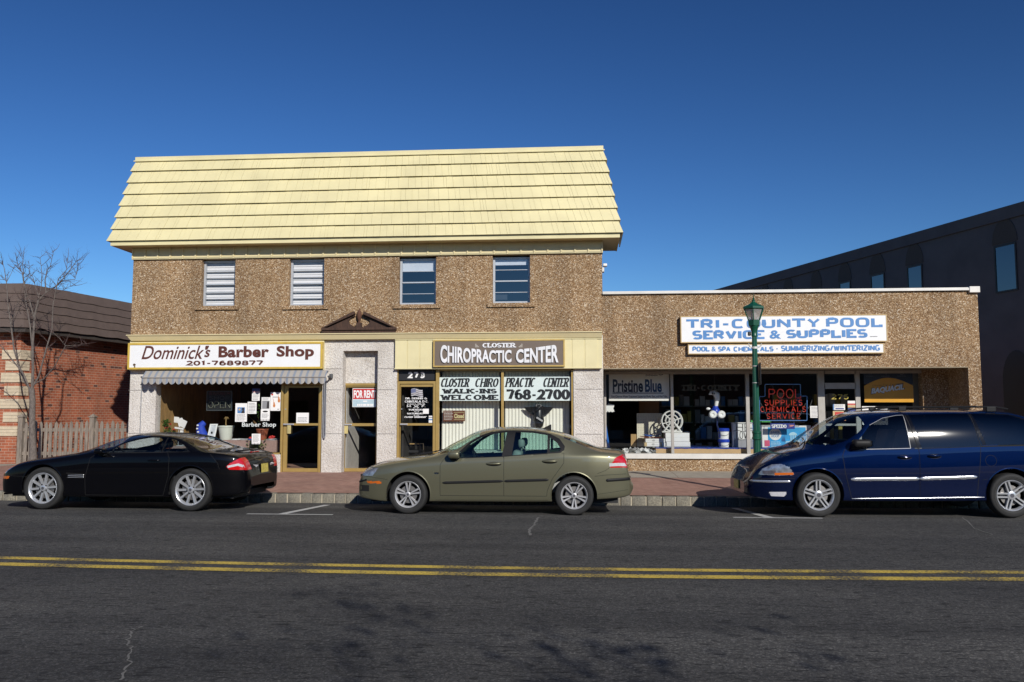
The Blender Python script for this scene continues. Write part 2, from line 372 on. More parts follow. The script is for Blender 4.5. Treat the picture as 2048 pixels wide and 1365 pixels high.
def _gl(A): return {
 'A': (.9, [[(0, 0), (.45, 1)], [(.45, 1), (.9, 0)], [(.17, .34), (.73, .34)]]), 'B': (.75, [[(0, 0), (0, 1)], [(0, 1), (.4, 1)] + A(.4, .76, .28, .24, 90, -90) + [(0, .52)], [(.4, .52)] + A(.42, .26, .33, .26, 90, -90) + [(0, 0)]]),
 'C': (.84, [A(.42, .5, .42, .5, 48, 312, 18)]), 'D': (.82, [[(0, 0), (0, 1)], [(0, 1), (.3, 1)] + A(.3, .5, .52, .5, 90, -90) + [(0, 0)]]),
 'E': (.68, [[(.68, .16), (.68, 0), (0, 0), (0, 1), (.68, 1), (.68, .84)], [(0, .52), (.5, .52)]]), 'F': (.66, [[(0, 0), (0, 1), (.66, 1), (.66, .84)], [(0, .52), (.5, .52)]]),
 'G': (.86, [A(.42, .5, .42, .5, 48, 330, 18) + [(.84, .42)], [(.84, 0), (.84, .42), (.5, .42)]]), 'H': (.85, [[(0, 0), (0, 1)], [(.85, 0), (.85, 1)], [(0, .52), (.85, .52)]]),
 'I': (.08, [[(.04, 0), (.04, 1)]]), 'K': (.85, [[(0, 0), (0, 1)], [(.8, 1), (.02, .42)], [(.28, .62), (.85, 0)]]), 'L': (.66, [[(0, 1), (0, 0), (.66, 0), (.66, .2)]]),
 'M': (1.05, [[(.02, 0), (.02, 1)], [(.02, 1), (.52, .1)], [(.52, .1), (1.03, 1)], [(1.03, 1), (1.03, 0)]]), 'N': (.85, [[(0, 0), (0, 1)], [(0, 1), (.85, 0)], [(.85, 1), (.85, 0)]]), 'O': (.88, [A(.44, .5, .44, .5, 90, 450, 24)]),
 'P': (.75, [[(0, 0), (0, 1)], [(0, 1), (.42, 1)] + A(.42, .73, .33, .27, 90, -90) + [(0, .46)]]), 'R': (.82, [[(0, 0), (0, 1)], [(0, 1), (.42, 1)] + A(.42, .75, .32, .25, 90, -90) + [(0, .5)], [(.38, .5), (.82, 0)]]),
 'S': (.72, [A(.36, .745, .34, .255, 25, 270, 12) + A(.36, .25, .36, .25, 80, -155, 12)]), 'T': (.8, [[(0, .84), (0, 1), (.8, 1), (.8, .84)], [(.4, 0), (.4, 1)]]),
 'U': (.82, [[(0, 1), (0, .36)] + A(.41, .36, .41, .36, 180, 360) + [(.82, 1)]]), 'V': (.88, [[(0, 1), (.44, 0)], [(.44, 0), (.88, 1)]]), 'W': (1.2, [[(0, 1), (.3, 0)], [(.3, 0), (.6, .9)], [(.6, .9), (.9, 0)], [(.9, 0), (1.2, 1)]]),
 'X': (.85, [[(0, 0), (.85, 1)], [(0, 1), (.85, 0)]]), 'Y': (.85, [[(0, 1), (.42, .48), (.85, 1)], [(.42, .48), (.42, 0)]]), 'Z': (.75, [[(0, 1), (.75, 1), (0, 0), (.75, 0)]]),
 '0': (.72, [A(.36, .5, .36, .5, 90, 450, 24)]), '1': (.4, [[(0, .8), (.25, 1), (.25, 0)]]), '2': (.7, [A(.34, .7, .33, .3, 165, -25, 12) + [(.02, 0), (.7, 0), (.7, .16)]]),
 '3': (.7, [A(.33, .75, .3, .25, 150, -90, 12) + A(.33, .26, .36, .26, 90, -150, 12)]), '4': (.75, [[(.55, 0), (.55, 1), (0, .28), (.75, .28)]]), '5': (.7, [[(.62, 1), (.1, 1), (.05, .52)] + A(.34, .32, .36, .32, 120, -150, 12)]),
 '6': (.72, [A(.38, .5, .37, .5, 60, 180, 8) + A(.36, .3, .35, .3, 180, -180, 16)]), '7': (.7, [[(0, .84), (0, 1), (.7, 1)], [(.7, 1), (.25, 0)]]),
 '8': (.7, [A(.35, .75, .29, .25, 270, -90, 16), A(.35, .255, .35, .255, 90, 450, 16)]), '9': (.72, [A(.36, .7, .35, .3, 0, 360, 16) + A(.34, .5, .37, .5, 0, -120, 8)]),
 '-': (.45, [[(0, .42), (.45, .42)]]), '.': (.12, [[(0, .04), (.1, .04)]]), ' ': (.35, []), '&': (.9, [[(.9, 0), (.2, .72)] + A(.38, .8, .2, .2, 200, -30, 8) + [(.1, .4)] + A(.36, .25, .33, .25, 150, 330, 8) + [(.85, .5)]]), '/': (.5, [[(0, 0), (.5, 1)]]),
}
GL = _gl(A)
def _sq(cx, cy, rx, ry, a0, a1, n=12):
    f = lambda c: math.copysign(abs(c) ** .62, c)
    return [(cx + rx * f(math.cos(math.radians(a0 + (a1 - a0) * i / n))), cy + ry * f(math.sin(math.radians(a0 + (a1 - a0) * i / n)))) for i in range(n + 1)]
GLQ = _gl(_sq)
def layout(t, gap, GL=GL):
    out, x = [], 0.0
    for ch in t:
        w, st = GL[ch]
        for p in st: out.append([(x + a, b) for a, b in p])
        x += w + gap
    return out, x - gap
def slab(mb, t, x0, x1, z0, z1, y, tx, tz, serif=0.0, shear=0.0, gap=.3, sq=False):
    """drawn capitals: thick uprights (tx), thinner bars (tz), serifs where a stroke ends on a line"""
    st, L = layout(t, gap, GLQ if sq else GL); w = x1 - x0; sx = (w - tx - abs(shear) * (z1 - z0)) / L; h = z1 - z0 - tz; ox = x0 + tx / 2; oz = z0 + tz / 2; q = 0
    def put(vs, fs):
        nonlocal q
        mb.add([(a + shear * (b - z0), y - .0004 * (q % 9), b) for a, b in vs], fs); q += 1
    for p in st:
        P = [Vector((ox + a * sx, oz + b * h)) for a, b in p]; vs, fs = [], []
        for i, c in enumerate(P):
            d0 = (c - P[i - 1]).normalized() if i else (P[1] - c).normalized(); d1 = (P[i + 1] - c).normalized() if i < len(P) - 1 else d0
            n0, n1 = Vector((-d0.y, d0.x)), Vector((-d1.y, d1.x)); n = (n0 + n1)
            n = n.normalized() / max(.5, math.sqrt(max(.05, (1 + n0.dot(n1)) / 2))) if n.length > 1e-4 else n0
            o = Vector((n.x * tx / 2, n.y * tz / 2)); vs += [c + o, c - o]
        for i in range(len(P) - 1): fs.append((2 * i, 2 * i + 1, 2 * i + 3, 2 * i + 2))
        put(vs, fs)
        if serif:
            for e, nb in ((0, 1), (-1, -2)):
                a, b = p[e], p[nb]
                if (a[1] < .01 or a[1] > .99) and abs(a[1] - b[1]) > .25:
                    c = Vector((ox + a[0] * sx, oz + a[1] * h)); s_ = serif / 2 + tx / 2
                    put([c + Vector((-s_, -tz / 2)), c + Vector((s_, -tz / 2)), c + Vector((s_, tz / 2)), c + Vector((-s_, tz / 2))], [(0, 1, 2, 3)])
    return mb
def tubes(mb, t, x0, x1, z0, z1, y, r, gap=.3):
    st, L = layout(t, gap)
    for p in st: mb.tube([(x0 + a * (x1 - x0) / L, y, z0 + b * (z1 - z0)) for a, b in p], r, 6)
    return mb
def scribble(mb, x0, x1, z0, z1, y, rows, fill=.75, h=.45):
    """rows of print too small to read"""
    dz = (z1 - z0) / rows
    for i in range(rows):
        x = x0; zc = z1 - (i + .5) * dz
        while x < x0 + (x1 - x0) * (fill + (1 - fill) * random.random()):
            w = (x1 - x0) * random.uniform(.06, .2); e = min(x + w, x1); mb.quad(x, e, zc - dz * h / 2, zc + dz * h / 2, y); x = e + (x1 - x0) * .03
    return mb
# ------------------------------------------------------------------ ground, road, pavement
YF, YG, YK = 20.0, 21.1, 16.0           # main front, pool shop glass, kerb
def pave_z(y): return .12 + (.25 - .12) * min(1, max(0, (y - 16.2) / (YF - 16.2)))
g = MB(); g.add([(-400, -300, -.14), (400, -300, -.14), (400, 1500, -.14), (-400, 1500, -.14)], [(0, 1, 2, 3)]); struct("ground", g, dull("ground_concrete", (.22, .21, .19), .9, 0, .15, .3))
g = MB(); g.add([(-90, -2.6, 0), (90, -2.6, 0), (90, 13.9, 0), (-90, 13.9, 0), (-90, 16.0, -.05), (90, 16.0, -.05)], [(0, 1, 2, 3), (3, 2, 5, 4)]); struct("road", g, ASP)
g = MB()
def sheet(y0, y1, x0=-60, x1=60, dz=0): g.add([(x0, y0, pave_z(y0) + dz), (x1, y0, pave_z(y0) + dz), (x1, y1, pave_z(y1) + dz), (x0, y1, pave_z(y1) + dz)], [(0, 1, 2, 3)])
sheet(16.2, 20.0); sheet(20.0, 60); struct("pavement", g, m_pavers())
g = MB(); CON = dull("concrete_slab", (.36, .32, .26), .85, 0, .12, 3, .3, 80)
for i in range(9):
    x = .62 + i * 1.5; sheet(19.22, 19.98, x, x + 1.488, .004); sheet(19.98, 21.4, x, x + 1.488, .004)
x0 = -15.2
for i in range(4): sheet(20.4, 22.7, x0 - 1.5 * i - 1.49, x0 - 1.5 * i, .004)
struct("pavement", g, CON)
g = MB(); rk = random.Random(3); x = -30.0
while x < 32:
    w = rk.uniform(.17, .29); j = lambda: rk.uniform(-.016, .016)
    g.rbox(x + .011, x + w - .011, YK + j(), YK + .2, -.12, .12 + j() * .6, .018, 2); x += w
struct("kerb", g, m_granite(), True)
g = MB(); g.box(-30, 32, YK + .025, YK + .19, -.13, .104); struct("kerb", g, dull("kerb_mortar", (.42, .37, .28), .9, 0, .15, 20))
# painted markings, 4 mm proud
YEL, WHP = m_paint("worn_yellow_paint", (.66, .47, .07), .543), m_paint("worn_white_paint", (.52, .52, .50), .42)
for y0, y1 in ((9.12, 9.28), (8.74, 8.92)):
    g = MB(); n = 120; bow = lambda x: .012 * (x + .8) ** 2 if abs(x + .8) < 7 else .012 * 49 + .17 * (abs(x + .8) - 7)      # the road swings a little
    for i in range(n):
        a, b = -40 + 80 * i / n, -40 + 80 * (i + 1) / n; g.add([(a, y0 - .06 + bow(a) * .5, .004), (b, y0 - .06 + bow(b) * .5, .004), (b, y1 - .06 + bow(b) * .5, .004), (a, y1 - .06 + bow(a) * .5, .004)], [(0, 1, 2, 3)])
    struct("road_marking", g, YEL)
for (xa, xb, yy, xs, xe, ye) in ((-5.40, -3.98, 13.72, -4.82, -4.62, 15.55), (2.36, 3.72, 13.86, 2.95, 2.68, 15.6)):
    g = MB(); g.add([(xa, yy - .045, .004), (xb, yy - .045, .004), (xb, yy + .035, .004), (xa, yy + .035, .004)], [(0, 1, 2, 3)])
    zr = lambda y: .004 - .05 * max(0, (y - 13.9) / 2.1)
    g.add([(xs - .07, yy + .035, .004), (xs + .07, yy + .035, .004), (xs + (xe - xs) * .15 + .07, 13.91, .005), (xs + (xe - xs) * .15 - .07, 13.91, .005), (xe + .06, ye, zr(ye)), (xe - .06, ye, zr(ye))], [(0, 1, 2, 3), (3, 2, 4, 5)])
    struct("road_marking", g, WHP)
g = MB(); rk = random.Random(11)
def crack(pts, w):
    P = []
    for (xa, ya), (xb, yb) in zip(pts, pts[1:]):
        for i in range(8): P.append((xa + (xb - xa) * i / 8 + rk.uniform(-.013, .013), ya + (yb - ya) * i / 8 + rk.uniform(-.018, .018)))
    vs, fs = [], []
    for i, (x, y) in enumerate(P):
        ww = w * rk.uniform(.3, 1.0); z = .004 - .05 * max(0, (y - 13.9) / 2.1); vs += [(x - ww, y, z), (x + ww, y + ww * .5, z)]
    g.add(vs, [(2 * i, 2 * i + 1, 2 * i + 3, 2 * i + 2) for i in range(len(P) - 1)])
def gpt(px, py):
    a = (px - 1024) / FPX; b = (682.5 - py) / FPX; d = [_fw[i] + a * _rt[i] + b * _up[i] for i in range(3)]; k = -EYE / d[2]; return d[0] * k, d[1] * k
crack([gpt(*p) for p in ((240, 1362), (258, 1328), (262, 1300), (254, 1284), (268, 1258), (300, 1252))], .010)
crack([gpt(*p) for p in ((1062, 1072), (1058, 1062), (1070, 1048), (1078, 1034))], .022)
crack([gpt(*p) for p in ((1925, 1034), (1950, 1058), (1990, 1072))], .014)
struct("road", g, dull("crack_filler", (.16, .155, .145), .9, 0, .2, 30))

# ------------------------------------------------------------------ two-storey building with mansard roof
X0, X1 = at(264, 600, YF)[0], at(1205, 600, YF)[0]
B = thing("shop_building", "two-storey brown pebbledash shop building with a pale yellow mansard roof", "building", ((X0 + X1) / 2, YF, .25))
zc = lambda py, Y=YF, px=735: at(px, py, Y)[1]
z_eb, z_st, z_fb, z_ct, z_cb = zc(483.4, 19.6), zc(489), zc(513.5), zc(669, 19.9), zc(679, 19.9)
wins = [(403, 520, 470, 612), (578, 518, 648, 611), (798, 516, 872, 609), (985, 513, 1060, 606)]
WR = [rect(*w, YF) for w in wins]
holes = [(a, b, c, z_fb + .0) for a, b, c, d in WR]
wall(X0, X1, z_ct - .05, z_fb + .06, YF, YF + .3, [(a, b, c, z_fb + .06) for a, b, c, d in WR]).build("upper_wall", PEB, B)
mb = MB()
mb.box(X0 + .0, X0 + .3, YF + .301, 32, .0, z_fb + .06); mb.box(X1 - .3, X1, YF + .301, 32, .0, z_fb + .06); mb.box(X0 + .301, X1 - .301, 31.7, 32, 0, z_fb + .06)
mb.build("side_wall", PEB, B)
# frieze of upright panels under the eaves, its sunlit foot a proud strip with part shade in its colour
mb = MB(); mb.box(X0 - .015, X1 + .015, YF - .03, YF + .28, z_fb, z_st)
STR = MB().box(X0 - .02, X1 + .02, YF - .05, YF - .031, z_fb - .004, z_fb + .036).build("frieze_lit_strip", dull("dimmed_cream_trim", (.42, .37, .22), .6, 0, .08, 4), B)
n = 36
for i in range(n + 1):
    x = X0 + (X1 - X0) * i / n; mb.box(x - .016, x + .016, YF - .06, YF - .03, z_fb + .038, z_st - .002); mb.box(x - .012, x + .012, YF - .06, YF - .051, z_fb, z_fb + .034)
mb.build("frieze", CREAM2, B)
# mansard
Yb, Yt, yr = 19.6, 20.0, 21.3
Xl, Xr = at(219.5, 481, Yb)[0], at(1241.5, 466, Yb)[0]
z_e, z_t = zc(473.5, Yb), zc(309, Yt)
mb = MB(); ov = .0
def ring(t, out=0.0):       # left-back, left-front, right-front, right-back at height fraction t
    s = .4 * t - out; return (Xl + s, Xr - s, Yb + s)
rs = random.Random(5); NC = 7
for c in range(NC):
    t0, t1 = c / NC, (c + 1) / NC; zb_, zt_ = z_e + (z_t - z_e) * t0, z_e + (z_t - z_e) * t1
    la, ra, fa = ring(t0, .058); lb, rb, fb = ring(t1, .004); fl = .012
    x = la
    while x < ra - .01:         # single shakes of uneven width
        w = rs.choice((.065, .11, .16, .16, .24, .24, .25)); e = min(x + w, ra); 
        if ra - e < .05: e = ra
        k = lambda X: lb + (X - la) / (ra - la) * (rb - lb)
        d = rs.choice((0, .002, .005)); g0 = .002
        mb.add([(x + g0, fa - d, zb_ - fl), (e - g0, fa - d, zb_ - fl), (k(e - g0), fb - d, zt_), (k(x + g0), fb - d, zt_), (x + g0, fa + .03, zb_ - fl), (e - g0, fa + .03, zb_ - fl), (k(e - g0), fb + .03, zt_), (k(x + g0), fb + .03, zt_)],
               [(0, 1, 2, 3), (0, 4, 5, 1), (1, 5, 6, 2), (0, 3, 7, 4)])
        x = e
    for sgn, a, b in ((-1, la, lb), (1, ra, rb)):   # returned sides
        y = fa
        for i in range(6):
            y1 = fa + (yr - fa) * (i + 1) / 6; ya, yb_ = y + .005, y1 - .005
            mb.add([(a, ya, zb_ - fl), (a, yb_, zb_ - fl), (b, yb_, zt_), (b, max(ya, fb), zt_), (a - sgn * .03, ya, zb_ - fl), (a - sgn * .03, yb_, zb_ - fl)], [(0, 1, 2, 3), (0, 4, 5, 1)]); y = y1
mb.build("roof_shingles", CREAM, B)
mb = MB()
la, ra, fa = ring(0, .0); lb, rb, fb = ring(1, .0)
mb.add([(la, fa + .03, z_e), (ra, fa + .03, z_e), (rb, fb + .03, z_t), (lb, fb + .03, z_t), (la + .03, yr, z_e), (ra - .03, yr, z_e), (rb - .03, yr, z_t), (lb + .03, yr, z_t)], [(0, 1, 2, 3), (4, 0, 3, 7), (1, 5, 6, 2), (5, 4, 7, 6), (3, 2, 6, 7)])
mb.build("roof_body", CREAM2, B)
mb = MB(); mb.box(lb - .03, rb + .03, fb - .05, yr, z_t - .035, z_t + .055); mb.box(lb - .06, rb + .06, fb - .07, fb - .04, z_t - .06, z_t - .035); mb.build("roof_coping", CREAM, B)
mb = MB(); mb.box(la + .02, ra - .02, fa + .0, fa + .03, z_eb, z_e - .014)
for a, b in ((la + .02, la + .05), (ra - .05, ra - .02)): mb.box(a, b, fa + .031, yr, z_eb, z_e - .014)
mb.build("fascia", CREAM, B)
mb = MB(); mb.box(la + .051, ra - .051, fa + .031, YF - .002, z_eb + .012, z_eb + .03); mb.box(la + .051, X0 - .025, YF - .001, yr, z_eb + .012, z_eb + .03); mb.box(X1 + .025, ra - .051, YF - .001, yr, z_eb + .012, z_eb + .03)
n = 36
for i in range(n + 1):
    x = la + .06 + (ra - la - .12) * i / n; mb.box(x - .008, x + .008, fa + .04, YF - .06, z_eb + .004, z_eb + .011)
mb.build("soffit", CREAM2, B)
mb = MB(); mb.box(X0, X1, yr + .001, 32, z_fb + .065, z_fb + .2); mb.build("flat_roof", DARK, B)
# upper windows
AL2 = dull("storm_sash", (.46, .49, .53), .45, .3, .06); BLND = dull("white_blind", (.72, .72, .73), .7, 0, .05, 4)
for i, (a, b, c, d) in enumerate(WR):
    d = min(d, z_fb - .03); y = YF + .13
    p = MB().quad(a + .05, b - .05, c + .05, d - .04, y + .02).build("window", GLU if i > 1 else glass("clear_window_glass", (.95, .95, .95), 0, 1.32), B)
    f = MB(); H = d - c
    f.box(a, a + .05, y, y + .06, c, d); f.box(b - .05, b, y, y + .06, c, d); f.box(a + .05, b - .05, y, y + .06, c, c + .05); f.box(a + .05, b - .05, y, y + .06, d - .04, d)
    f.box(a + .05, b - .05, y - .012, y + .05, c + H * .47, c + H * .47 + .03)
    for q in ((.235, .72) if i > 1 else (.16, .30, .62, .76)): f.box(a + .05, b - .05, y + .004, y + .05, c + H * q, c + H * q + .014)
    f.build("window_frame", AL2, p)
    s = MB(); s.box(a - .12, b + .12, YF - .05, YF - .001, c - .1, c - .012); s.build("window_sill", PEB, p)
    if i < 2:
        bl = MB(); m = 16
        for q in range(m):
            za, zb2 = c + .04 + (H - .06) * q / m, c + .04 + (H - .06) * (q + .96) / m; bl.add([(a + .03, y + .07, za), (b - .03, y + .07, za), (b - .03, y + .082, zb2), (a + .03, y + .082, zb2)], [(0, 1, 2, 3)])
        bl.build("blind", BLND, p)
    else:
        bl = MB(); bl.box(a + .04, b - .07, y + .07, y + .09, d - H * (.27 if i == 2 else .16), d - .02); bl.build("blind", BLND, p)
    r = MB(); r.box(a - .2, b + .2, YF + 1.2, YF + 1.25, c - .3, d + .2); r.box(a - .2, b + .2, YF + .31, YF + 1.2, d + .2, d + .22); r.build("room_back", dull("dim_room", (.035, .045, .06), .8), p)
# cornice, batten panels
mb = MB()
ca, cb_ = at(257, 676, 19.85)[0], at(1204, 671, 19.85)[0]
mb.add([(ca - .03, 19.82, z_ct), (cb_, 19.82, z_ct), (cb_, 19.88, z_cb), (ca + .05, 19.88, z_cb), (ca - .03, YF, z_ct), (cb_, YF, z_ct), (cb_, YF, z_cb), (ca + .05, YF, z_cb)], [(0, 1, 2, 3), (0, 4, 5, 1), (3, 2, 6, 7), (0, 3, 7, 4), (1, 5, 6, 2)])
mb.box(ca - .04, cb_ + .005, 19.80, YF - .001, z_ct + .001, z_ct + .022)
xj = at(424, 676, 19.85)[0]
mb.build("cornice", CREAM2, B)
z_pb = at(997, 737, 19.9)[1]; pa, pb = at(790, 708, 19.9)[0], at(1204, 705, 19.9)[0]
mb = MB(); mb.box(pa, pb, 19.91, YF - .001, z_pb, z_cb)
x = pa
while x < pb - .1:
    mb.box(x + .004, min(x + .285, pb), 19.897, 19.91, z_pb + .002, z_cb - .002); x += .297
mb.box(pa - .01, pb, 19.885, 19.897, z_pb - .012, z_pb + .012); mb.box(pa, pb, 19.882, 19.9, z_cb - .028, z_cb - .012)
qa, qb = at(258, 708, 19.9)[0], at(647, 708, 19.9)[0]; z_qb = at(450, 741, 19.95)[1]
mb.box(qa, qb, 19.93, YF - .001, z_qb, z_cb); x = qa
while x < qb - .05: mb.box(x + .004, min(x + .285, qb), 19.917, 19.93, z_qb + .05, z_cb - .03); x += .297
mb.build("batten_panel", CREAM, B)
# ground floor masonry
zg = .2
Lb = at(310, 850, YF)[0]; D1a, D1b = at(562, 850, YF)[0], at(643.5, 850, YF)[0]; Ra, Rb = at(684, 850, YF)[0], at(754, 850, YF)[0]
D2a, D2b = at(793, 850, YF)[0], at(878, 850, YF)[0]; Cb = at(1147.5, 850, YF)[0]
z_lint = at(600, 742, YF)[1]; z_rec = at(719, 702, YF)[1]; z_low = at(440, 909, YF)[1]
PX0 = at(257, 850, YF)[0]
mb = wall(PX0, X1, zg, z_ct - .051, YF, YF + .25, [(Lb, D1a, z_low, z_lint), (D1a, D1b, zg, z_lint), (Ra, Rb, zg, z_rec), (D2a, D2b, zg, z_pb), (D2b, Cb, zg + .55, z_pb)])
mb.build("ground_floor_wall", STU, B)
zdh = at(719, 768, YF + .25)[1]
mb = MB(); mb.box(Ra + .001, Rb - .001, YF + .251, YF + .4, zdh, z_rec + .1); mb.build("recess_panel", STU, B)
JNT = dull("scored_joint", (.20, .18, .17), .9)                                 # joints scored across the piers
for za in (780, 868):
    for a, b in ((257, 309), (646, 683), (756, 789), (1151, 1204)):
        z = at(700, za, YF)[1] + (.0 if a < 1000 else .0); xa, xb = at(a, za, YF)[0], at(b, za, YF)[0]; MB().box(xa, xb, YF - .003, YF + .01, z - .006, z + .006).build("pier_joint", JNT, B)
for a, b in ((646, 683), (756, 789)):
    z = at(700, 738, YF)[1]; MB().box(at(a, 738, YF)[0], at(b, 738, YF)[0], YF - .003, YF + .01, z - .006, z + .006).build("pier_joint", JNT, B)
# interiors
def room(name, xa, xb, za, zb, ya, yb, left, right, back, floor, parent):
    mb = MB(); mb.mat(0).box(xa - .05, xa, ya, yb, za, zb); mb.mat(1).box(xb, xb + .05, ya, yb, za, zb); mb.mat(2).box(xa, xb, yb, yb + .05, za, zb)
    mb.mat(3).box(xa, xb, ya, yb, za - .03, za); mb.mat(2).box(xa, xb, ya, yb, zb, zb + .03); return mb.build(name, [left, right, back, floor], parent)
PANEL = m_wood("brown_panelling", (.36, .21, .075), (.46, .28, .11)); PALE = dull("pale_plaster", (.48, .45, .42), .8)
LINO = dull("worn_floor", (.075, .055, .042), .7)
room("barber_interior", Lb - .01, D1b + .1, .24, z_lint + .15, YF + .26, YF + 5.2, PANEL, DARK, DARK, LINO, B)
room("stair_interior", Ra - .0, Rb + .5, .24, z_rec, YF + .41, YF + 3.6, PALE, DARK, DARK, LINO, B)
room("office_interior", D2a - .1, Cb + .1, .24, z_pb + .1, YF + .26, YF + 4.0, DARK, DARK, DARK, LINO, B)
# shop windows and doors
def door(px, py0, py1, glass_px, up, mid, low, y, name="door", bar=True):
    """gold framed glass door: outer px range, glass px range, upper pane rows, mid rail rows, lower pane rows"""
    a, b = at(px[0], 850, y)[0], at(px[1], 850, y)[0]; ga, gb = at(glass_px[0], 850, y)[0], at(glass_px[1], 850, y)[0]; m = (px[0] + px[1]) / 2
    zt, zbm = at(m, py0, y)[1], .245; u0, u1 = at(m, up[1], y)[1], at(m, up[0], y)[1]; l0, l1 = at(m, low[1], y)[1], at(m, low[0], y)[1]
    mb = MB(); j = .055
    mb.box(a, a + j, y - .03, y + .06, zbm, zt); mb.box(b - j, b, y - .03, y + .06, zbm, zt); mb.box(a + j, b - j, y - .03, y + .06, zt - .06, zt)      # jambs and head
    mb.box(a + j + .008, ga, y, y + .045, zbm + .01, zt - .068); mb.box(gb, b - j - .008, y, y + .045, zbm + .01, zt - .068)
    mb.box(ga, gb, y, y + .045, u1, zt - .068); mb.box(ga, gb, y, y + .045, l1, u0); mb.box(ga, gb, y, y + .045, zbm + .01, l0)
    d = mb.build(name, GOLD, B)
    MB().quad(ga, gb, u0, u1, y + .02).build("glass_pane", GLS, d); MB().quad(ga, gb, l0, l1, y + .02).build("glass_pane", GLS, d)
    if bar:
        zb_ = (l1 + u0) / 2; h = MB(); h.rbox(a + j + .02, ga + .18, y - .075, y - .05, zb_ - .015, zb_ + .02, .008, 2); h.box(a + j + .03, a + j + .06, y - .05, y, zb_ - .01, zb_ + .012); h.box(ga + .14, ga + .16, y - .05, y, zb_ - .01, zb_ + .012); h.build("push_bar", ALU, d)
        k = MB(); k.lathe([(.0, 0), (.014, 0), (.014, .012), (0, .014)], (a + j + .05, y - .014, zb_ + .36), 'y', 10); k.build("lock", ALU, d)
    return d
d1 = door((562, 643), 766, 945, (575, 636.5), (776, 847), (847, 851), (851.5, 937), YF + .06)
z_ = at(578, 868, YF + .03)[1]; k = MB(); k.rbox(at(574, 860, YF)[0], at(581, 860, YF)[0], YF + .0, YF + .06, z_, z_ + .2, .01, 2); k.build("latch_plate", dull("brass_plate", (.6, .5, .22), .4, .3), d1)
d2 = door((684.5, 757), 767, 945, (690.5, 753), (775, 847), (847, 852), (852.5, 937), YF + .27)
z_ = at(692, 868, YF + .27)[1]; k = MB(); k.rbox(at(689.5, 860, YF + .27)[0], at(696.5, 860, YF + .27)[0], YF + .22, YF + .275, z_, z_ + .19, .01, 2); k.build("latch_plate", MAT["brass_plate"], d2)
d3 = door((794.5, 871), 763, 945, (801, 865), (774, 847), (847, 851), (851.5, 937), YF + .06)
tr = MB(); a, b, c, d = rect(797, 740, 869, 761, YF + .06); tr.box(a, b, YF + .07, YF + .09, c, d)
tr = tr.build("transom_panel", BLK, B); q = MB(); a, b, c, d = rect(815.5, 744.5, 849.5, 757, YF + .06); slab(q, "273", a, b, c, d, YF + .066, .043, .038, .0, 0, .65); q.build("lettering", WHITE, tr)
mb = MB()
for px0, px1, y0, y1 in ((871.5, 878, 740, 946), (1143, 1147.5, 740, 930), (793, 797, 738, 764), (1002.5, 1007.5, 740, 905)):
    a, b, c, d = rect(px0, y0, px1, y1, YF + .05); mb.box(a, b, YF + .03, YF + .12, max(c, .25), d)
a, b, c, d = rect(310, 768, 312.5, 909, YF + .08); mb.box(a, b, YF + .05, YF + .12, c, z_lint)
a, b, c, d = rect(310, 906, 562, 909.5, YF + .05); mb.box(a + .03, b, YF + .03, YF + .12, z_low, z_low + .04)
a, b, c, d = rect(878, 737, 1143, 741, YF + .05); mb.box(a, b, YF + .06, YF + .12, z_pb - .05, z_pb + .01)
for i in range(len(mb.v) // 8): q = MB(); q.add(mb.v[8 * i:8 * i + 8], [tuple(k - 8 * i for k in f) for f in mb.f[6 * i:6 * i + 6]]); q.build("shopfront_frame", GOLD, B)
mb = MB().quad(Lb + .04, D1a, z_low + .04, z_lint, YF + .09).build("shop_window", GLS, B)
xm0, xm1 = at(1002.5, 820, YF + .08)[0], at(1007.5, 820, YF + .08)[0]
MB().quad(D2b, xm0, zg + .56, z_pb - .05, YF + .09).build("shop_window", GLS, B); MB().quad(xm1, at(1143, 820, YF + .08)[0], zg + .56, z_pb - .05, YF + .09).build("shop_window", GLS, B)
# broken pediment of dark wood over the recess
a, b, c, d = rect(644, 621, 792, 666, 19.9)
WOOD = m_wood("dark_carved_wood", (.035, .018, .012), (.085, .045, .03)); h = d - c; mx = (a + b) / 2
P = lambda u, v: (a + (b - a) * u, c + h * v)
mb = MB(); mb.box(a + .02, b - .02, 19.88, YF - .001, c, c + h * .12); mb.box(a, b, 19.84, YF - .001, c + h * .12, c + h * .22)
for s in (1, -1):
    f = lambda u, v: P(.5 - s * (.5 - u), v)
    curl = [f(.39 + .055 * math.cos(t) * 1.0, .50 + .26 * math.sin(t)) for t in [math.radians(x) for x in (-60, -110, -160, -200, -240, -280)]]
    pts = [f(.03, .221), f(.40, .221), f(.40, .27)] + curl + [f(.435, .86), f(.425, .80)]
    pts = [f(.03, .221), f(.44, .221), f(.44, .28), f(.40, .33), f(.365, .42), f(.355, .52), f(.37, .62), f(.40, .70), f(.435, .74), f(.435, .80), f(.06, .28)]
    if s < 0: pts = pts[::-1]
    mb.prism(pts, 19.93, YF - .001)
    mm = [f(.0, .221), f(.03, .221), f(.44, .82), f(.43, .95)]
    if s < 0: mm = mm[::-1]
    mb.prism(mm, 19.85, YF - .0015)
x, z = P(.5, .22); mb.box(x - .075, x + .075, 19.86, YF - .0012, z, z + .03); mb.box(x - .055, x + .055, 19.87, YF - .0012, z + .03, z + .12)
pd = mb.build("pediment", WOOD, B)
mb = MB(); mb.lathe([(.0, 0), (.03, 0), (.022, .05), (.04, .08), (.055, .13), (.06, .2), (.045, .27), (.015, .32), (0, .33)], (x, 19.93, z + .12), 'z', 14); mb.build("finial", m_wood("red_brown_finial", (.07, .028, .016), (.13, .06, .035)), pd, True)
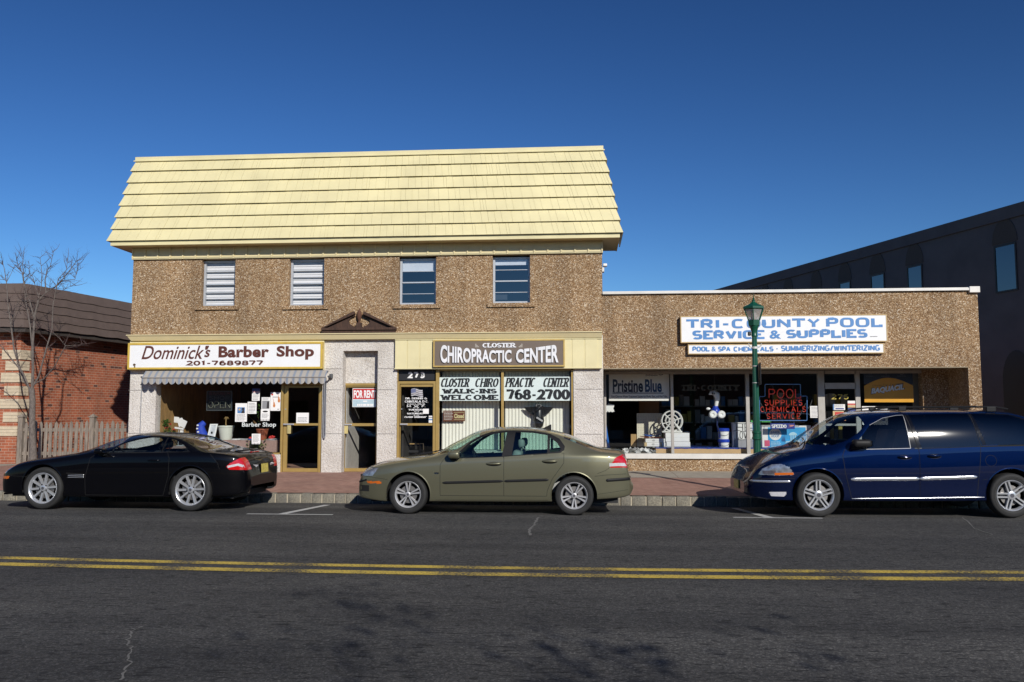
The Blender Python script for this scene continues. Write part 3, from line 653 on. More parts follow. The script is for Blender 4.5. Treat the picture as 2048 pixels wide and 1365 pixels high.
# floodlight on the far corner
FL = thing("floodlight", "small white floodlight high on the side wall, just above the pool shop roof", "floodlight", (X1 + .05, 20.6, at(1207, 535, 20.6)[1]))
z = FL.location.z; mb = MB(); mb.box(X1 + .003, X1 + .06, 20.5, 20.7, z - .12, z - .02); mb.build("bracket", GALV, FL)
mb = MB(); mb.rbox(X1 + .03, X1 + .13, 20.45, 20.62, z, z + .07, .02, 2); mb.build("lamp_head", WHITE, FL)

# ------------------------------------------------------------------ single-storey pool shop
PXa, PXb = X1 + .002, at(1959, 660, YF)[0]
Q = thing("shop_building", "single-storey brown pebbledash shop with recessed front and white parapet cap", "building", ((PXa + PXb) / 2, YF, .25))
zpt, zso = at(1580, 583.5, YF)[1], at(1500, 735.5, YF)[1]
pil = at(1938, 760, YF)[0]
mb = MB(); mb.box(PXa, PXb, YF + .02, YF + .3, zso, zpt); mb.box(pil, PXb, YF + .02, YF + 1.35, zg, zso - .0005); 
wx = at(1846, 800, YG)[0]; mb.box(wx, pil - .001, YG + .0, YG + .25, zg, zso - .001); mb.build("front_wall", PEB, Q)
mb = MB(); mb.box(PXb - .25, PXb, YF + 1.351, 31, zg, zpt - .2); mb.box(PXa, PXb - .251, 30.7, 31, zg, zpt - .2); mb.build("side_wall", PEB, Q)
mb = MB(); mb.box(PXa, PXb - .16, YF - .03, YF + .32, zpt, zpt + .045); mb.box(PXa, PXb - .16, YF - .045, YF - .03, zpt - .02, zpt + .03); mb.build("parapet_cap", GALV, Q)
mb = MB(); mb.rbox(PXb - .2, PXb + .03, YF - .06, YF + .3, zpt - .075, zpt + .065, .01, 2); mb.build("gutter_box", GALV, Q)
mb = MB(); mb.box(PXa, PXb - .1, YF + .31, 30.9, zpt - .3, zpt - .2); mb.build("flat_roof", DARK, Q)
mb = MB(); mb.box(PXa, pil, YF + .301, YG + .3, zso + .0, zso + .03); mb.box(PXa, pil, YF + .012, YF + .05, zso - .02, zso - .001); mb.build("soffit", dull("dirty_soffit", (.30, .25, .17), .8), Q)
zs0, zs1 = at(1420, 918, YG)[1], at(1420, 908, YG)[1]; dax, dbx = at(1638, 850, YG)[0], at(1724, 850, YG)[0]
mb = MB(); mb.box(PXa, dax, YG, YG + .2, zg, zs0); mb.box(dbx, wx - .001, YG, YG + .2, zg, zs0); mb.build("bulkhead", PEB, Q)
mb = MB(); mb.box(PXa, dax, YG - .06, YG + .22, zs0 + .001, zs1); mb.box(dbx, wx - .002, YG - .06, YG + .22, zs0 + .001, zs1); mb.build("window_ledge", GALV, Q)
FRM = dull("grey_aluminium_mullion", (.36, .34, .31), .5, .2, .08)
mb = MB(); zt = zso - .02
for p0, p1 in ((1342.5, 1348), (1493.5, 1500.5), (1209, 1213)):
    a, b, _, _ = rect(p0, 800, p1, 900, YG); mb.box(a, b, YG + .02, YG + .12, zs1 + .001, zt)
mb.box(PXa, dax, YG + .021, YG + .119, zt - .07, zt - .002); mb.box(dbx, wx - .003, YG + .021, YG + .119, zt - .07, zt - .002)
fr = mb.build("shopfront_frame", FRM, Q)
def paneq(p0, p1): MB().quad(at(p0, 820, YG)[0], at(p1, 820, YG)[0], zs1 + .002, zt - .071, YG + .07).build("shop_window", GLS, Q)
paneq(1213.3, 1342.2); paneq(1348.3, 1493.2); paneq(1500.8, 1637.5); paneq(1724.5, 1845)
mb = MB(); y = YG + .03
for p0, p1 in ((1638.5, 1652), (1714, 1723.5)):
    a, b, _, _ = rect(p0, 800, p1, 900, YG); mb.box(a, b, y, y + .08, .25, zt)
a, b = at(1652, 800, YG)[0], at(1714, 800, YG)[0]; zh0, zh1 = at(1683, 778, YG)[1], at(1683, 766, YG)[1]
mb.box(a, b, y, y + .08, zh0, zh1); mb.box(a, b, y, y + .08, zt - .08, zt); mb.box(a, b, y, y + .05, .26, .40); zm = at(1683, 852, YG)[1]; mb.box(a, b, y + .01, y + .05, zm, zm + .05)
pdoor = mb.build("door", FRM, Q)
MB().quad(a, b, zm + .05, zh0, y + .03).build("glass_pane", GLS, pdoor); MB().quad(a, b, .4, zm, y + .03).build("glass_pane", GLS, pdoor); MB().quad(a, b, zh1, zt - .08, y + .03).build("transom_pane", GLS, pdoor)
q = MB(); c, d, e, f = rect(1664, 789, 1699, 799, YG); slab(q, "275", c, d, e, f, y + .024, .022, .014, 0, .1, .4); q.build("lettering", dull("yellow_lettering", (.5, .4, .06), .6), pdoor)
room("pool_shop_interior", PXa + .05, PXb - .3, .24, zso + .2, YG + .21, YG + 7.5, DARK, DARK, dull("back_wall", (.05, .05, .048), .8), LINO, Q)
# display deck behind the glass, faced with tan board and covered with a blue cloth
mb = MB(); a, b = at(1312, 900, YG + .2)[0], dax - .02; zd = at(1480, 897, YG + .2)[1]
mb.box(a, b, YG + .23, YG + 1.6, .25, zd); dk = mb.build("display_deck", dull("tan_board", (.50, .33, .17), .7, 0, .08, 5), Q)
mb = MB(); n = 40
for i in range(n):
    xa, xb = a + (b - a) * i / n, a + (b - a) * (i + 1) / n; dz = random.uniform(.0, .02)
    mb.box(xa, xb, YG + .222, YG + 1.62, zd + .001 - dz * .5 - .012, zd + .012)
mb.build("deck_cloth", dull("blue_plastic_cloth", (.03, .06, .28), .25, 0, .4, 14), dk)
mb = MB(); mb.box(PXa + .06, a - .005, YG + .225, YG + 1.6, .25, zs1 - .01); mb.box(dbx + .02, wx - .02, YG + .225, YG + 1.6, .25, zs1 - .01); mb.build("ledge_deck", GALV, Q)
# things on the shelves at the back, out of the sun
mb = MB(); rk = random.Random(2)
for sx in (2.2, 3.1, 4.0, 5.2, 6.3):
    for sz in (.5, .95, 1.4, 1.85):
        mb.mat(0).box(sx, sx + .85, YG + 2.9, YG + 3.3, sz - .03, sz); xx = sx + .03
        while xx < sx + .75:
            w = rk.uniform(.08, .16); h = rk.uniform(.15, .36); mb.mat(rk.choice((1, 1, 2, 3, 0))).box(xx, xx + w, YG + 2.95, YG + 3.15, sz + .001, sz + h); xx += w + .02
mb.build("stocked_shelf", [dull("shelf_grey", (.2, .2, .2), .7), dull("stock_white", (.5, .5, .5), .6), dull("stock_blue", (.04, .16, .4), .6), dull("stock_yellow", (.4, .3, .05), .6)], Q)

# ------------------------------------------------------------------ brick building on the left
YB = 22.9; bx = at(38, 760, YB)[0]; ang = math.atan2(.986, .168)
L = thing("shop_building", "red brick building with brown tiled roof behind the picket fence", "building", (bx, YB, .2))
dv = Vector((.168, .986)).normalized(); nv = Vector((dv.y, -dv.x))      # along the side wall, out of it
zbt = at(60, 690, YB)[1]; BRK = m_brick("red_brick")
def sw(u, n, z): p = Vector((bx, YB)) + dv * u + nv * n; return (p.x, p.y, z)
mb = MB(); mb.add([sw(0, 0, .2), sw(16, 0, .2), sw(16, 0, zbt + .4), sw(0, 0, zbt + .4)], [(0, 1, 2, 3)]); mb.add([(bx - 14, YB, .2), (bx, YB, .2), (bx, YB, zbt + .4), (bx - 14, YB, zbt + .4)], [(0, 1, 2, 3)])
mb.build("wall", BRK, L)
QU = dull("cream_quoin", (.55, .46, .33), .85, 0, .12, 8, .3, 30); mb = MB(); z = .25; i = 0; mo = MB()
tops = [700, 722, 746, 772, 798, 825, 853]
zs_ = [at(30, p, YB)[1] for p in tops]
for i, zt_ in enumerate(zs_):
    zb_ = zt_ - .27; u = .42 if i % 2 == 0 else .32; w = .52 if i % 2 == 0 else .40
    for k in range(3):
        za, zc_ = zb_ + .09 * k + .003, zb_ + .09 * (k + 1) - .003
        mb.add([(bx - w, YB - .03, za), (bx + .03, YB - .03, za), (bx + .03, YB - .03, zc_), (bx - w, YB - .03, zc_), sw(u, .03, za), sw(u, .03, zc_), (bx - w, YB, za), (bx - w, YB, zc_), sw(u, 0, za), sw(u, 0, zc_)], [(0, 1, 2, 3), (1, 4, 5, 2), (0, 3, 7, 6), (4, 8, 9, 5), (3, 2, 5, 9, 7), (0, 6, 8, 4, 1)])
mb.build("quoin", QU, L)
# tiled mansard: five lapped courses with a rippled edge
zq0, zq1 = at(20, 652, YB - .35)[1], at(20, 567, YB - .1)[1]; TIL = dull("brown_roof_tile", (.105, .076, .064), .75, 0, .10, 4); n5 = 5
mb = MB()
def course(path, t0, t1, za, zb_):       # path(u, out) -> x,y ; rippled lower edge
    nn = 110
    for i in range(nn):
        vs = []
        for j in (i, i + 1):
            u = j / nn; rp = abs(math.sin(u * nn * .5 * math.pi / 2)) * .022
            x, y = path(u, .38 - .30 * t0 + .04); vs.append((x, y, za - .03 - rp))
            x, y = path(u, .38 - .30 * t1); vs.append((x, y, zb_))
            x, y = path(u, .38 - .30 * t0 - .02); vs.append((x, y, za - .03 - rp))
        mb.add(vs, [(0, 3, 4, 1), (0, 2, 5, 3)])
def pth(u, o):       # front (u<.5) then side
    c = Vector((bx, YB)) + Vector((0, -1)) * o + nv * o / max(.2, 1) - dv * 0
    if u < .42: return (bx + o - 14 * (1 - u / .42), YB - o)
    p = Vector((bx + o, YB - o)) + dv * (17 * (u - .42) / .58) ; return (p.x, p.y)
for c in range(n5):
    t0, t1 = c / n5, (c + 1) / n5; course(pth, t0, t1, zq0 + (zq1 - zq0) * t0, zq0 + (zq1 - zq0) * t1)
mb.build("roof", TIL, L)
mb = MB()
for o, za, zb_ in ((.36, zq0 - .17, zq0 - .02),):
    vs = [(bx - 14, YB - o, za), (bx + o, YB - o, za), (*pth(1, o), za), (bx - 14, YB - o, zb_), (bx + o, YB - o, zb_), (*pth(1, o), zb_), (bx - 14, YB, za), (bx, YB, za), sw(16, 0, za)]
    mb.add(vs, [(0, 1, 4, 3), (1, 2, 5, 4), (0, 6, 7, 1), (1, 7, 8, 2)])
mb.build("fascia", dull("dark_brown_fascia", (.05, .042, .036), .6), L)
mb = MB(); p1, p2 = pth(1, .05), pth(.42, .05); mb.add([(bx - 14, YB, zq1), (p2[0], p2[1], zq1), (p1[0], p1[1], zq1), (bx - 14, p1[1], zq1)], [(0, 1, 2, 3)]); mb.build("flat_roof", DARK, L)

# ------------------------------------------------------------------ dark office building behind on the right
e = Vector((-.337, .941)).normalized(); o0 = Vector((13.3, 27.0)); nn = Vector((-e.y, e.x))
def ow(px):          # distance along its wall of a photograph column
    a = (px - 1024) / FPX; th = math.atan(a) - YAW; d = Vector((math.sin(th), math.cos(th)))
    k = (o0.x * e.y - o0.y * e.x) / (d.x * e.y - d.y * e.x); return (d * k - o0).dot(e), d.y * k
def oz(px, py): return at(px, py, ow(px)[1])[1]
O = thing("office_building", "dark grey office block with arched window heads behind the pool shop", "building", (13.3, 27, .2))
ot = oz(2046, 409)
OM = dull("grey_stucco", (.094, .096, .106), .85, 0, .14, 1.2, .4, 30); ARC = dull("dark_pebble_arch", (.070, .066, .062), .9, 0, .2, 40)
def op(s, z, out=0): p = o0 + e * s + nn * out; return (p.x, p.y, z)
def obar(mb, s0, s1, z0, z1, i0, i1): return mb.add([op(s0, z0, i0), op(s1, z0, i0), op(s1, z1, i0), op(s0, z1, i0), op(s0, z0, i1), op(s1, z0, i1), op(s1, z1, i1), op(s0, z1, i1)], [(0, 1, 2, 3), (7, 6, 5, 4), (0, 4, 5, 1), (1, 5, 6, 2), (2, 6, 7, 3), (3, 7, 4, 0)])
mb = MB(); obar(mb, -12, 40, .1, ot - .4, 0, -.3); obar(mb, -12, 40, .1, ot - .41, -14, -14.3); mb.build("wall", OM, O)
mb = MB(); obar(mb, -12.05, 40, ot - .4, ot, .06, -14.3); mb.build("parapet", OM, O)
OG = glass("blue_office_glass", (.03, .05, .10), .02, 2.6, .42); OF = dull("black_window_frame", (.012, .012, .014), .5)
cols = [(2001, 2046), (1823, 1854), (1749, 1777), (1685, 1708), (1629, 1648), (1573, 1590), (1528, 1542)]
zt_w, zb_w, za_w = oz(2022, 489), oz(2022, 584), oz(2022, 440)
for p0, p1 in cols:
    s0, s1 = ow(p1)[0], ow(p0)[0]; s0, s1 = min(s0, s1), max(s0, s1); m_, hw = (s0 + s1) / 2, (s1 - s0) / 2
    mb = MB(); obar(mb, s0 + .05, s1 - .05, zb_w + .05, zt_w - .05, .012, .006); w = mb.build("window", OG, O)
    mb = MB(); obar(mb, s0, s0 + .05, zb_w, zt_w, .03, .002); obar(mb, s1 - .05, s1, zb_w, zt_w, .03, .002); obar(mb, s0 + .05, s1 - .05, zb_w, zb_w + .05, .03, .002); obar(mb, s0 + .05, s1 - .05, zt_w - .05, zt_w, .03, .002); mb.build("window_frame", OF, w)
    mb = MB(); r = hw + .06; vs = [op(m_ + r * math.cos(t), zt_w + .04 + (za_w - zt_w) * math.sin(t), .02) for t in [math.pi * i / 14 for i in range(15)]]; back = [op(m_ + r * math.cos(t), zt_w + .04 + (za_w - zt_w) * math.sin(t), .002) for t in [math.pi * i / 14 for i in range(15)]]
    mb.add(vs + back, [tuple(range(15))] + [(i, i + 15, i + 16, i + 1) for i in range(14)]); mb.build("arch_panel", ARC, w)
mb = MB(); s0, s1 = ow(2060)[0], ow(2012)[0]; zl = oz(2030, 760); m_, r = (s0 + s1) / 2, (s1 - s0) / 2 + .1
vs = [op(m_ + r * math.cos(t), zl + .9 * math.sin(t), .02) for t in [math.pi * i / 14 for i in range(15)]] + [op(m_ - r, .3, .02), op(m_ + r, .3, .02)]
mb.add(vs, [tuple(range(17))]); mb.build("entrance_arch", OF, O)
# ------------------------------------------------------------------ signs on the fronts
def frame(mb, a, b, c, d, w, y0, y1): mb.box(a, b, y0, y1, c, c + w); mb.box(a, b, y0, y1, d - w, d); mb.box(a, a + w, y0, y1, c + w, d - w); mb.box(b - w, b, y0, y1, c + w, d - w); return mb
YELF = dull("yellow_sign_frame", (.60, .41, .07), .45, .1)
a, b, c, d = rect(256, 685.5, 645, 738.5, 19.82)
G = thing("shop_sign", "long white sign in a yellow frame with brown barber shop lettering", "sign", ((a + b) / 2, 19.85, c))
frame(MB(), a, b, c, d, .045, 19.80, 19.915).build("frame", YELF, G)
MB().box(a + .045, b - .045, 19.815, 19.90, c + .045, d - .045).build("panel", SIGNW, G)
y = 19.812; T = MB()
r = rect(283, 692, 404, 719, 19.81); text(T, "Dominick", r[0], r[1], r[2], r[3], y, .012, .30)
r = rect(404, 692, 411, 700, 19.81); text(T, "'", r[0] + .06, r[1] + .06, r[2], r[3], y, .02, .3); r = rect(408, 700, 418, 715, 19.81); text(T, "s", r[0], r[1], r[2] + .0, r[3], y, .02, .25)
r = rect(437, 692.5, 538, 715.5, 19.81); text(T, "Barber", r[0], r[1], r[2], r[3], y, .042, 0, None, 1.05); r = rect(553, 692, 628, 720, 19.81); text(T, "Shop", r[0], r[1], r[2], r[3], y, .042, 0, None, 1.05)
r = rect(372, 721.5, 527, 731.5, 19.81); slab(T, "201-7689877", r[0], r[1], r[2], r[3], y, .05, .028, 0, 0, .36)
T.build("lettering", BROWN, G)
T = MB(); r = rect(266, 726, 271, 735, 19.81); T.ball(((r[0] + r[1]) / 2, y, r[2] + .06), .035, .002, .03); T.ball(((r[0] + r[1]) / 2 + .01, y, r[2]), .02, .002, .03); T.build("rust_stain", dull("rust", (.1, .06, .03), .9), G)

a, b, c, d = rect(866.5, 679.5, 1129.5, 734, 19.83)
G = thing("shop_sign", "brown sign in a thin gold frame with raised white chiropractic lettering", "sign", ((a + b) / 2, 19.85, c))
frame(MB(), a, b, c, d, .032, 19.82, 19.884).build("frame", dull("gold_sign_frame", (.52, .36, .11), .45, .2), G)
MB().box(a + .032, b - .032, 19.83, 19.884, c + .032, d - .032).build("panel", dull("taupe_sign_face", (.155, .118, .092), .6, 0, .04, 3), G)
def bow(x, z): h = .70 + .30 * abs(2 * x - 1) ** 1.3; return (x, z * h)
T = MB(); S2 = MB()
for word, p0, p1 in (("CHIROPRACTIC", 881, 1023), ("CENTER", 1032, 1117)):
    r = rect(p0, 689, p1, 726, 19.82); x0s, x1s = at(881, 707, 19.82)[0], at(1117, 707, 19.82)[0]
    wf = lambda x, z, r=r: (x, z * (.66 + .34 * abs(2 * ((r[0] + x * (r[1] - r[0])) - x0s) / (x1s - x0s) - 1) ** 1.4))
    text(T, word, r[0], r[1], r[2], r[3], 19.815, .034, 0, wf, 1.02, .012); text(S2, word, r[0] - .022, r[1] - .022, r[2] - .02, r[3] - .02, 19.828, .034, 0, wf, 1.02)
r = rect(965, 686.5, 1031, 695.5, 19.82); slab(T, "CLOSTER", r[0], r[1], r[2], r[3], 19.812, .036, .018, .03, 0, .3)
T.build("lettering", dull("raised_white_lettering", (.74, .74, .76), .5), G); S2.build("lettering_shadow", dull("dark_letter_shadow", (.05, .038, .03), .6), G)  # dark copy of the letters, offset as a painted drop shadow
T = MB()
for s, p in ((1, 950), (-1, 1045)):
    x, z = at(p, 695, 19.82)
    for i in range(3): T.prism([(x, z + .03 * i), (x + s * (.09 - .028 * i), z + .03 * i), (x + s * (.09 - .028 * i), z + .03 * i + .02), (x + s * .0, z + .03 * i + .02)][::s], 19.822, 19.829)
T.build("ornament", dull("pale_ornament", (.42, .38, .33), .6), G)

BLU = dull("blue_sign_lettering", (.07, .22, .50), .5); SEDGE = dull("tan_sign_edge", (.5, .36, .17), .6)
a, b, c, d = rect(1361, 631, 1774.5, 685, 19.9)
G = thing("shop_sign", "large white sign with two lines of bold blue pool supply lettering", "sign", ((a + b) / 2, 19.9, c))
frame(MB(), a, b, c, d, .022, 19.895, YF + .018).build("frame", SEDGE, G)
MB().box(a + .022, b - .022, 19.90, YF + .015, c + .022, d - .022).build("panel", SIGNW, G)
T = MB(); y = 19.896
for s, p0, p1, q0, q1 in (("TRI-COUNTY", 1372.5, 1641, 638, 657), ("POOL", 1652, 1765, 635.5, 655), ("SERVICE", 1384.5, 1529, 661, 679), ("&", 1539, 1562, 661, 678), ("SUPPLIES", 1572, 1735, 659, 676.5)):
    r = rect(p0, q0, p1, q1, 19.9); slab(T, s, r[0], r[1], r[2], r[3], y, .078, .046, 0, 0, .44, True) if s != '&' else text(T, s, r[0], r[1], r[2], r[3], y, .03)
T.build("lettering", BLU, G)
r = rect(1740, 672, 1756, 675, 19.9); scribble(MB(), r[0], r[1], r[2], r[3], y, 1).build("small_print", GREYI, G)
a, b, c, d = rect(1376, 688, 1768.5, 708, 19.92)
G = thing("shop_sign", "narrow white sign with one blue line about pool and spa chemicals", "sign", ((a + b) / 2, 19.92, c))
frame(MB(), a, b, c, d, .02, 19.915, YF + .018).build("frame", SEDGE, G)
MB().box(a + .02, b - .02, 19.92, YF + .015, c + .02, d - .02).build("panel", SIGNW, G)
T = MB(); y = 19.916
for s, p0, p1, q0, q1 in (("POOL", 1384.5, 1419, 693.5, 703.5), ("SPA", 1436, 1461, 693.5, 703.5), ("CHEMICALS", 1467, 1547, 693.5, 703.5), ("SUMMERIZING/WINTERIZING", 1562, 1760, 691, 702.5)):
    r = rect(p0, q0, p1, q1, 19.92); slab(T, s, r[0], r[1], r[2], r[3], y, .032, .026, 0, 0, .42, True)
x, z = at(1554, 698, 19.92); T.box(x - .012, x + .012, y - .001, y, z - .012, z + .012); r = rect(1423, 693.5, 1432, 703.5, 19.92); text(T, "&", r[0], r[1], r[2], r[3], y, .02); T.build("lettering", BLU, G)

# ------------------------------------------------------------------ awning over the barber window
xa, xb = at(285, 750, 19.7)[0], at(652, 750, 19.7)[0]; zt, zf, zv = at(470, 741.5, 19.96)[1], at(470, 755.5, 19.68)[1], at(470, 769, 19.68)[1]
G = thing("awning", "rolled-in striped grey and beige awning with scalloped valance over barber window", "awning", ((xa + xb) / 2, 19.8, zv))
CAN = m_awning(); mb = MB()
mb.add([(xa, 19.96, zt), (xb, 19.96, zt), (xb, 19.84, zt - .01), (xa, 19.84, zt - .01), (xb, 19.70, zf + .03), (xa, 19.70, zf + .03), (xb, 19.68, zf), (xa, 19.68, zf)], [(3, 2, 1, 0), (5, 4, 2, 3), (7, 6, 4, 5)]); mb.build("canopy", CAN, G)
mb = MB(); N = 27 * 10
for i in range(N):
    vs = []
    for j in (i, i + 1):
        u = j / N; x = xa + (xb - xa) * u; ph = u * 27; e = (abs(math.sin(math.pi * ph))) ** .6; yy = 19.672 + .012 * math.sin(2 * math.pi * ph + 1)
        vs += [(x, 19.679, zf + .004), (x, yy, zv + .075 - .075 * e)]
    mb.add(vs, [(0, 1, 3, 2)])
mb.build("valance", CAN, G, True)
IRON = dull("weathered_iron", (.10, .105, .11), .6, .4)
mb = MB(); mb.tube([(xa, 19.675, zf), (xb, 19.675, zf)], .014, 8); mb.build("front_bar", dull("dull_bar", (.30, .28, .26), .5, .3), G)
for p in (xa - .03, xb + .05):
    mb = MB(); mb.tube([(p, 19.99, zf + .02), (p, 19.7, zf + .02)], .018, 8); mb.rbox(p - .035, p + .035, 19.9, 19.99, zf - .02, zf + .09, .012, 2); mb.tube([(p, 19.98, zf), (p, 19.72, zf + .0)], .012, 6); mb.build("bracket", IRON, G)
p = at(281.5, 800, 19.93)[0]; z1 = at(282, 868, 19.93)[1]; mb = MB(); mb.tube([(p, 19.95, zf), (p, 19.95, z1)], .011, 6); mb.build("crank_rod", dull("grey_rod", (.3, .31, .33), .5, .4), G)
mb = MB(); p = at(649, 800, 19.9)[0]; z1 = at(649, 872, 19.9)[1]
for dx in (-.022, .022): mb.tube([(p + dx, 19.93, zf), (p + dx, 19.93, z1), (p + .02, 19.9, z1 - .05)], .013, 6)
mb.build("crank_rod", MAT["grey_rod"], G)

# ------------------------------------------------------------------ barber window: papers on the glass
def paper(px, name, label, cat, group, y, extra=None, tilt=0.0, mats=None, lines=None):
    a, b, c, d = rect(*px, y); mb = MB(); w = b - a; h = d - c
    mb.box(a, b, y, y + .004, c, d)
    if lines: mb.mat(1); scribble(mb, a + w * .12, b - w * .12, c + h * lines[1], c + h * lines[2], y - .002, lines[0])
    if extra: extra(mb, a, b, c, d, w, h, y - .002)
    o = mb.build(name, mats or [PAPER, GREYI, dull("photo_blue", (.10, .22, .45), .6), dull("photo_dark", (.03, .025, .025), .6), dull("print_orange", (.55, .20, .06), .6), dull("print_navy", (.05, .07, .22), .6), dull("print_red", (.5, .04, .03), .6), dull("photo_blond", (.55, .40, .22), .6)])
    tag(o, label, cat, group); return o
yp = YF + .07; GP = "papers on the barber shop glass"
def photo2(mb, a, b, c, d, w, h, y):
    mb.mat(2).quad(a + .18 * w, b - .18 * w, c + .46 * h, c + .78 * h, y); mb.mat(3)
    mb.prism([(a + .52 * w, c + .46 * h), (b - .2 * w, c + .46 * h), (b - .22 * w, c + .58 * h), (a + .72 * w, c + .66 * h), (a + .56 * w, c + .58 * h)], y - .001, y - .0005); mb.ball((a + .66 * w, y - .001, c + .69 * h), .11 * w, .001, .08 * h, 10, 6)
    mb.mat(7).ball((a + .36 * w, y - .001, c + .66 * h), .09 * w, .001, .06 * h, 10, 6)
paper((470.5, 807, 494, 844), "poster", "tall white poster showing two people above a block of print", "poster", GP, yp, photo2, lines=(6, .06, .42))
paper((495, 804, 513, 828), "poster", "plain printed notice between the two people poster and a concert flyer", "notice", GP, yp, lines=(7, .08, .92))
def flag_head(mb, a, b, c, d, w, h, y): mb.mat(5).quad(a, b, c + .78 * h, d, y); mb.mat(6).quad(a + .06 * w, b - .06 * w, c + .68 * h, c + .75 * h, y)
paper((504, 777.5, 519.5, 802), "poster", "small notice with navy heading, topmost of the papers on barber window", "notice", GP, yp, flag_head, lines=(5, .06, .62))
def bw(mb, a, b, c, d, w, h, y): mb.mat(1).quad(a + .08 * w, b - .08 * w, c + .06 * h, c + .72 * h, y); mb.mat(3).prism([(a + .6 * w, c + .1 * h), (a + .88 * w, c + .1 * h), (a + .86 * w, c + .66 * h), (a + .66 * w, c + .66 * h)], y - .001, y - .0005)
paper((523, 795, 540.5, 819.5), "poster", "grey concert flyer beside the guitar poster", "flyer", GP, yp, bw, lines=(3, .76, .96))
def guitar(mb, a, b, c, d, w, h, y):
    mb.mat(4)
    for u, v, s in ((.38, .28, 1), (.85, .55, 1.1)): mb.ball((a + u * w, y, c + v * h), .12 * w * s, .001, .1 * h * s, 10, 6); mb.ball((a + u * w - .02 * w, y, c + (v + .12) * h), .08 * w * s, .001, .07 * h * s, 10, 6); mb.prism([(a + (u - .06) * w, c + (v + .15) * h), (a + (u - .02) * w, c + (v + .15) * h), (a + (u - .1) * w, c + (v + .38) * h), (a + (u - .14) * w, c + (v + .38) * h)], y - .001, y - .0005)
    mb.mat(6).ball((a + .16 * w, y, c + .88 * h), .1 * w, .001, .06 * h, 10, 6); mb.mat(3).quad(a + .7 * w, a + .9 * w, c + .07 * h, c + .1 * h, y); mb.mat(1).quad(a + .2 * w, a + .8 * w, c + .72 * h, c + .76 * h, y)
paper((541, 785, 561, 822), "poster", "large white poster with orange guitars next to the gold door frame", "poster", GP, yp, guitar)
def eye(mb, a, b, c, d, w, h, y):
    mb.mat(3).ball((a + .5 * w, y, c + .8 * h), .3 * w, .001, .09 * h, 12, 6)
    mb.mat(0)
    for i in range(6): mb.quad(a + w * (i + .1) / 6, a + w * (i + .8) / 6, c - .16 * h, c, y + .004)
paper((521.5, 819.5, 539.5, 839), "poster", "flyer with tear-off strips under the concert flyer, dark hat drawing on top", "flyer", GP, yp, eye, lines=(4, .1, .6))
paper((503.5, 868, 521, 886), "poster", "low tear-off flyer in front of the trailing plant", "flyer", GP, yp, lambda mb, a, b, c, d, w, h, y: [mb.mat(0).quad(a + w * (i + .1) / 6, a + w * (i + .8) / 6, c - .15 * h, c, y + .004) for i in range(6)], lines=(7, .1, .92))
paper((592.5, 826, 617.5, 847), "notice", "white printed sheet taped inside the barber shop door", "notice", None, YF + .055, lines=(4, .1, .6))
T = MB(); r = rect(484, 845, 552, 856.5, yp); text(T, "Barber Shop", r[0], r[1], r[2], r[3], yp, .022, 0, None, 1.04); tag(T.build("window_lettering", dull("faded_white_letters", (.6, .64, .63), .6)), "bold white lettering stuck low on the barber shop window", "window lettering")
# unlit open sign
yo = YF + .5; a, b, c, d = rect(413, 782, 464, 822, yo); NS = thing("open_sign", "unlit neon open sign hanging dark inside the barber window", "neon sign", ((a + b) / 2, yo, c))
frame(MB(), a, b, c, d, .02, yo, yo + .03).build("frame", dull("smoked_plastic", (.06, .07, .075), .4), NS); MB().box(a + .02, b - .02, yo + .031, yo + .04, c + .02, d - .02).build("back_board", dull("sign_black", (.014, .015, .016), .5), NS)
T = MB(); tubes(T, "OPEN", a + .05, b - .05, c + .07, c + .22, yo + .01, .008); T.build("open_tube", dull("unlit_tube", (.17, .18, .14), .4), NS)
T = MB(); tubes(T, "SHOP", a + .07, b - .07, c + .27, c + .36, yo + .01, .006); T.build("shop_tube", dull("unlit_dim_tube", (.07, .075, .08), .4), NS)
T = MB(); tubes(T, "BARBER", a + .06, b - .06, c + .39, c + .46, yo + .01, .006); T.build("barber_tube", dull("unlit_red_tube", (.12, .03, .045), .4), NS)
# ledge and things on it
yl = YF + .35
a, b, c, d = rect(425, 881, 553, 908, yl); mb = MB(); mb.box(a, b, yl, yl + .55, z_low + .041, d); mb.box(Lb + .05, a - .002, yl + .05, yl + .5, z_low + .041, at(380, 893, yl)[1])
tag(mb.build("display_ledge", dull("pink_granite_ledge", (.34, .22, .19), .6, 0, .15, 30)), "dusty pink stone ledge inside the barber window", "ledge"); zl = d
PLS = dull("white_plastic_pot", (.60, .62, .55), .45, 0, .04)
def pot(px0, px1, pyt, y, name, label, m, z0=None, rim=.02):
    a, b, c, d = rect(px0, pyt, px1, pyt + 20, y); x = (a + b) / 2; r = (b - a) / 2; z0 = zl if z0 is None else z0
    P_ = thing(name, label, "flower pot", (x, y + r, z0)); mb = MB(); h = d - z0
    mb.lathe([(0, .001), (r * .68, .001), (r * .72, .02), (r * .93, h - .05), (r * .93, h - .045), (r, h - .04), (r, h), (r * .9, h), (r * .88, h - .04), (0, h - .05)], (x, y + r, z0), 'z', 24); mb.build("pot", m, P_, True)
    return P_, x, y + r, z0 + h
P_, x, yy, z = pot(430, 461.5, 852, yl + .08, "potted_plant", "large cream plastic pot with a bare dry stump on the ledge", PLS)
mb = MB(); z2 = at(446, 838, yy)[1]; mb.tube([(x, yy, z - .05), (x - .015, yy, z + .06), (x - .01, yy, z2)], [.016, .013, .012], 7); 
for i in range(7): aa = i * .9; mb.tube([(x - .01, yy, z2 - .01), (x + .04 * math.cos(aa), yy + .04 * math.sin(aa), z2 + .03 + .01 * (i % 3)), (x + .065 * math.cos(aa), yy + .06 * math.sin(aa), z2 - .01)], [.008, .006, .003], 5)
mb.build("stump", dull("dry_stalk", (.32, .21, .08), .8), P_)
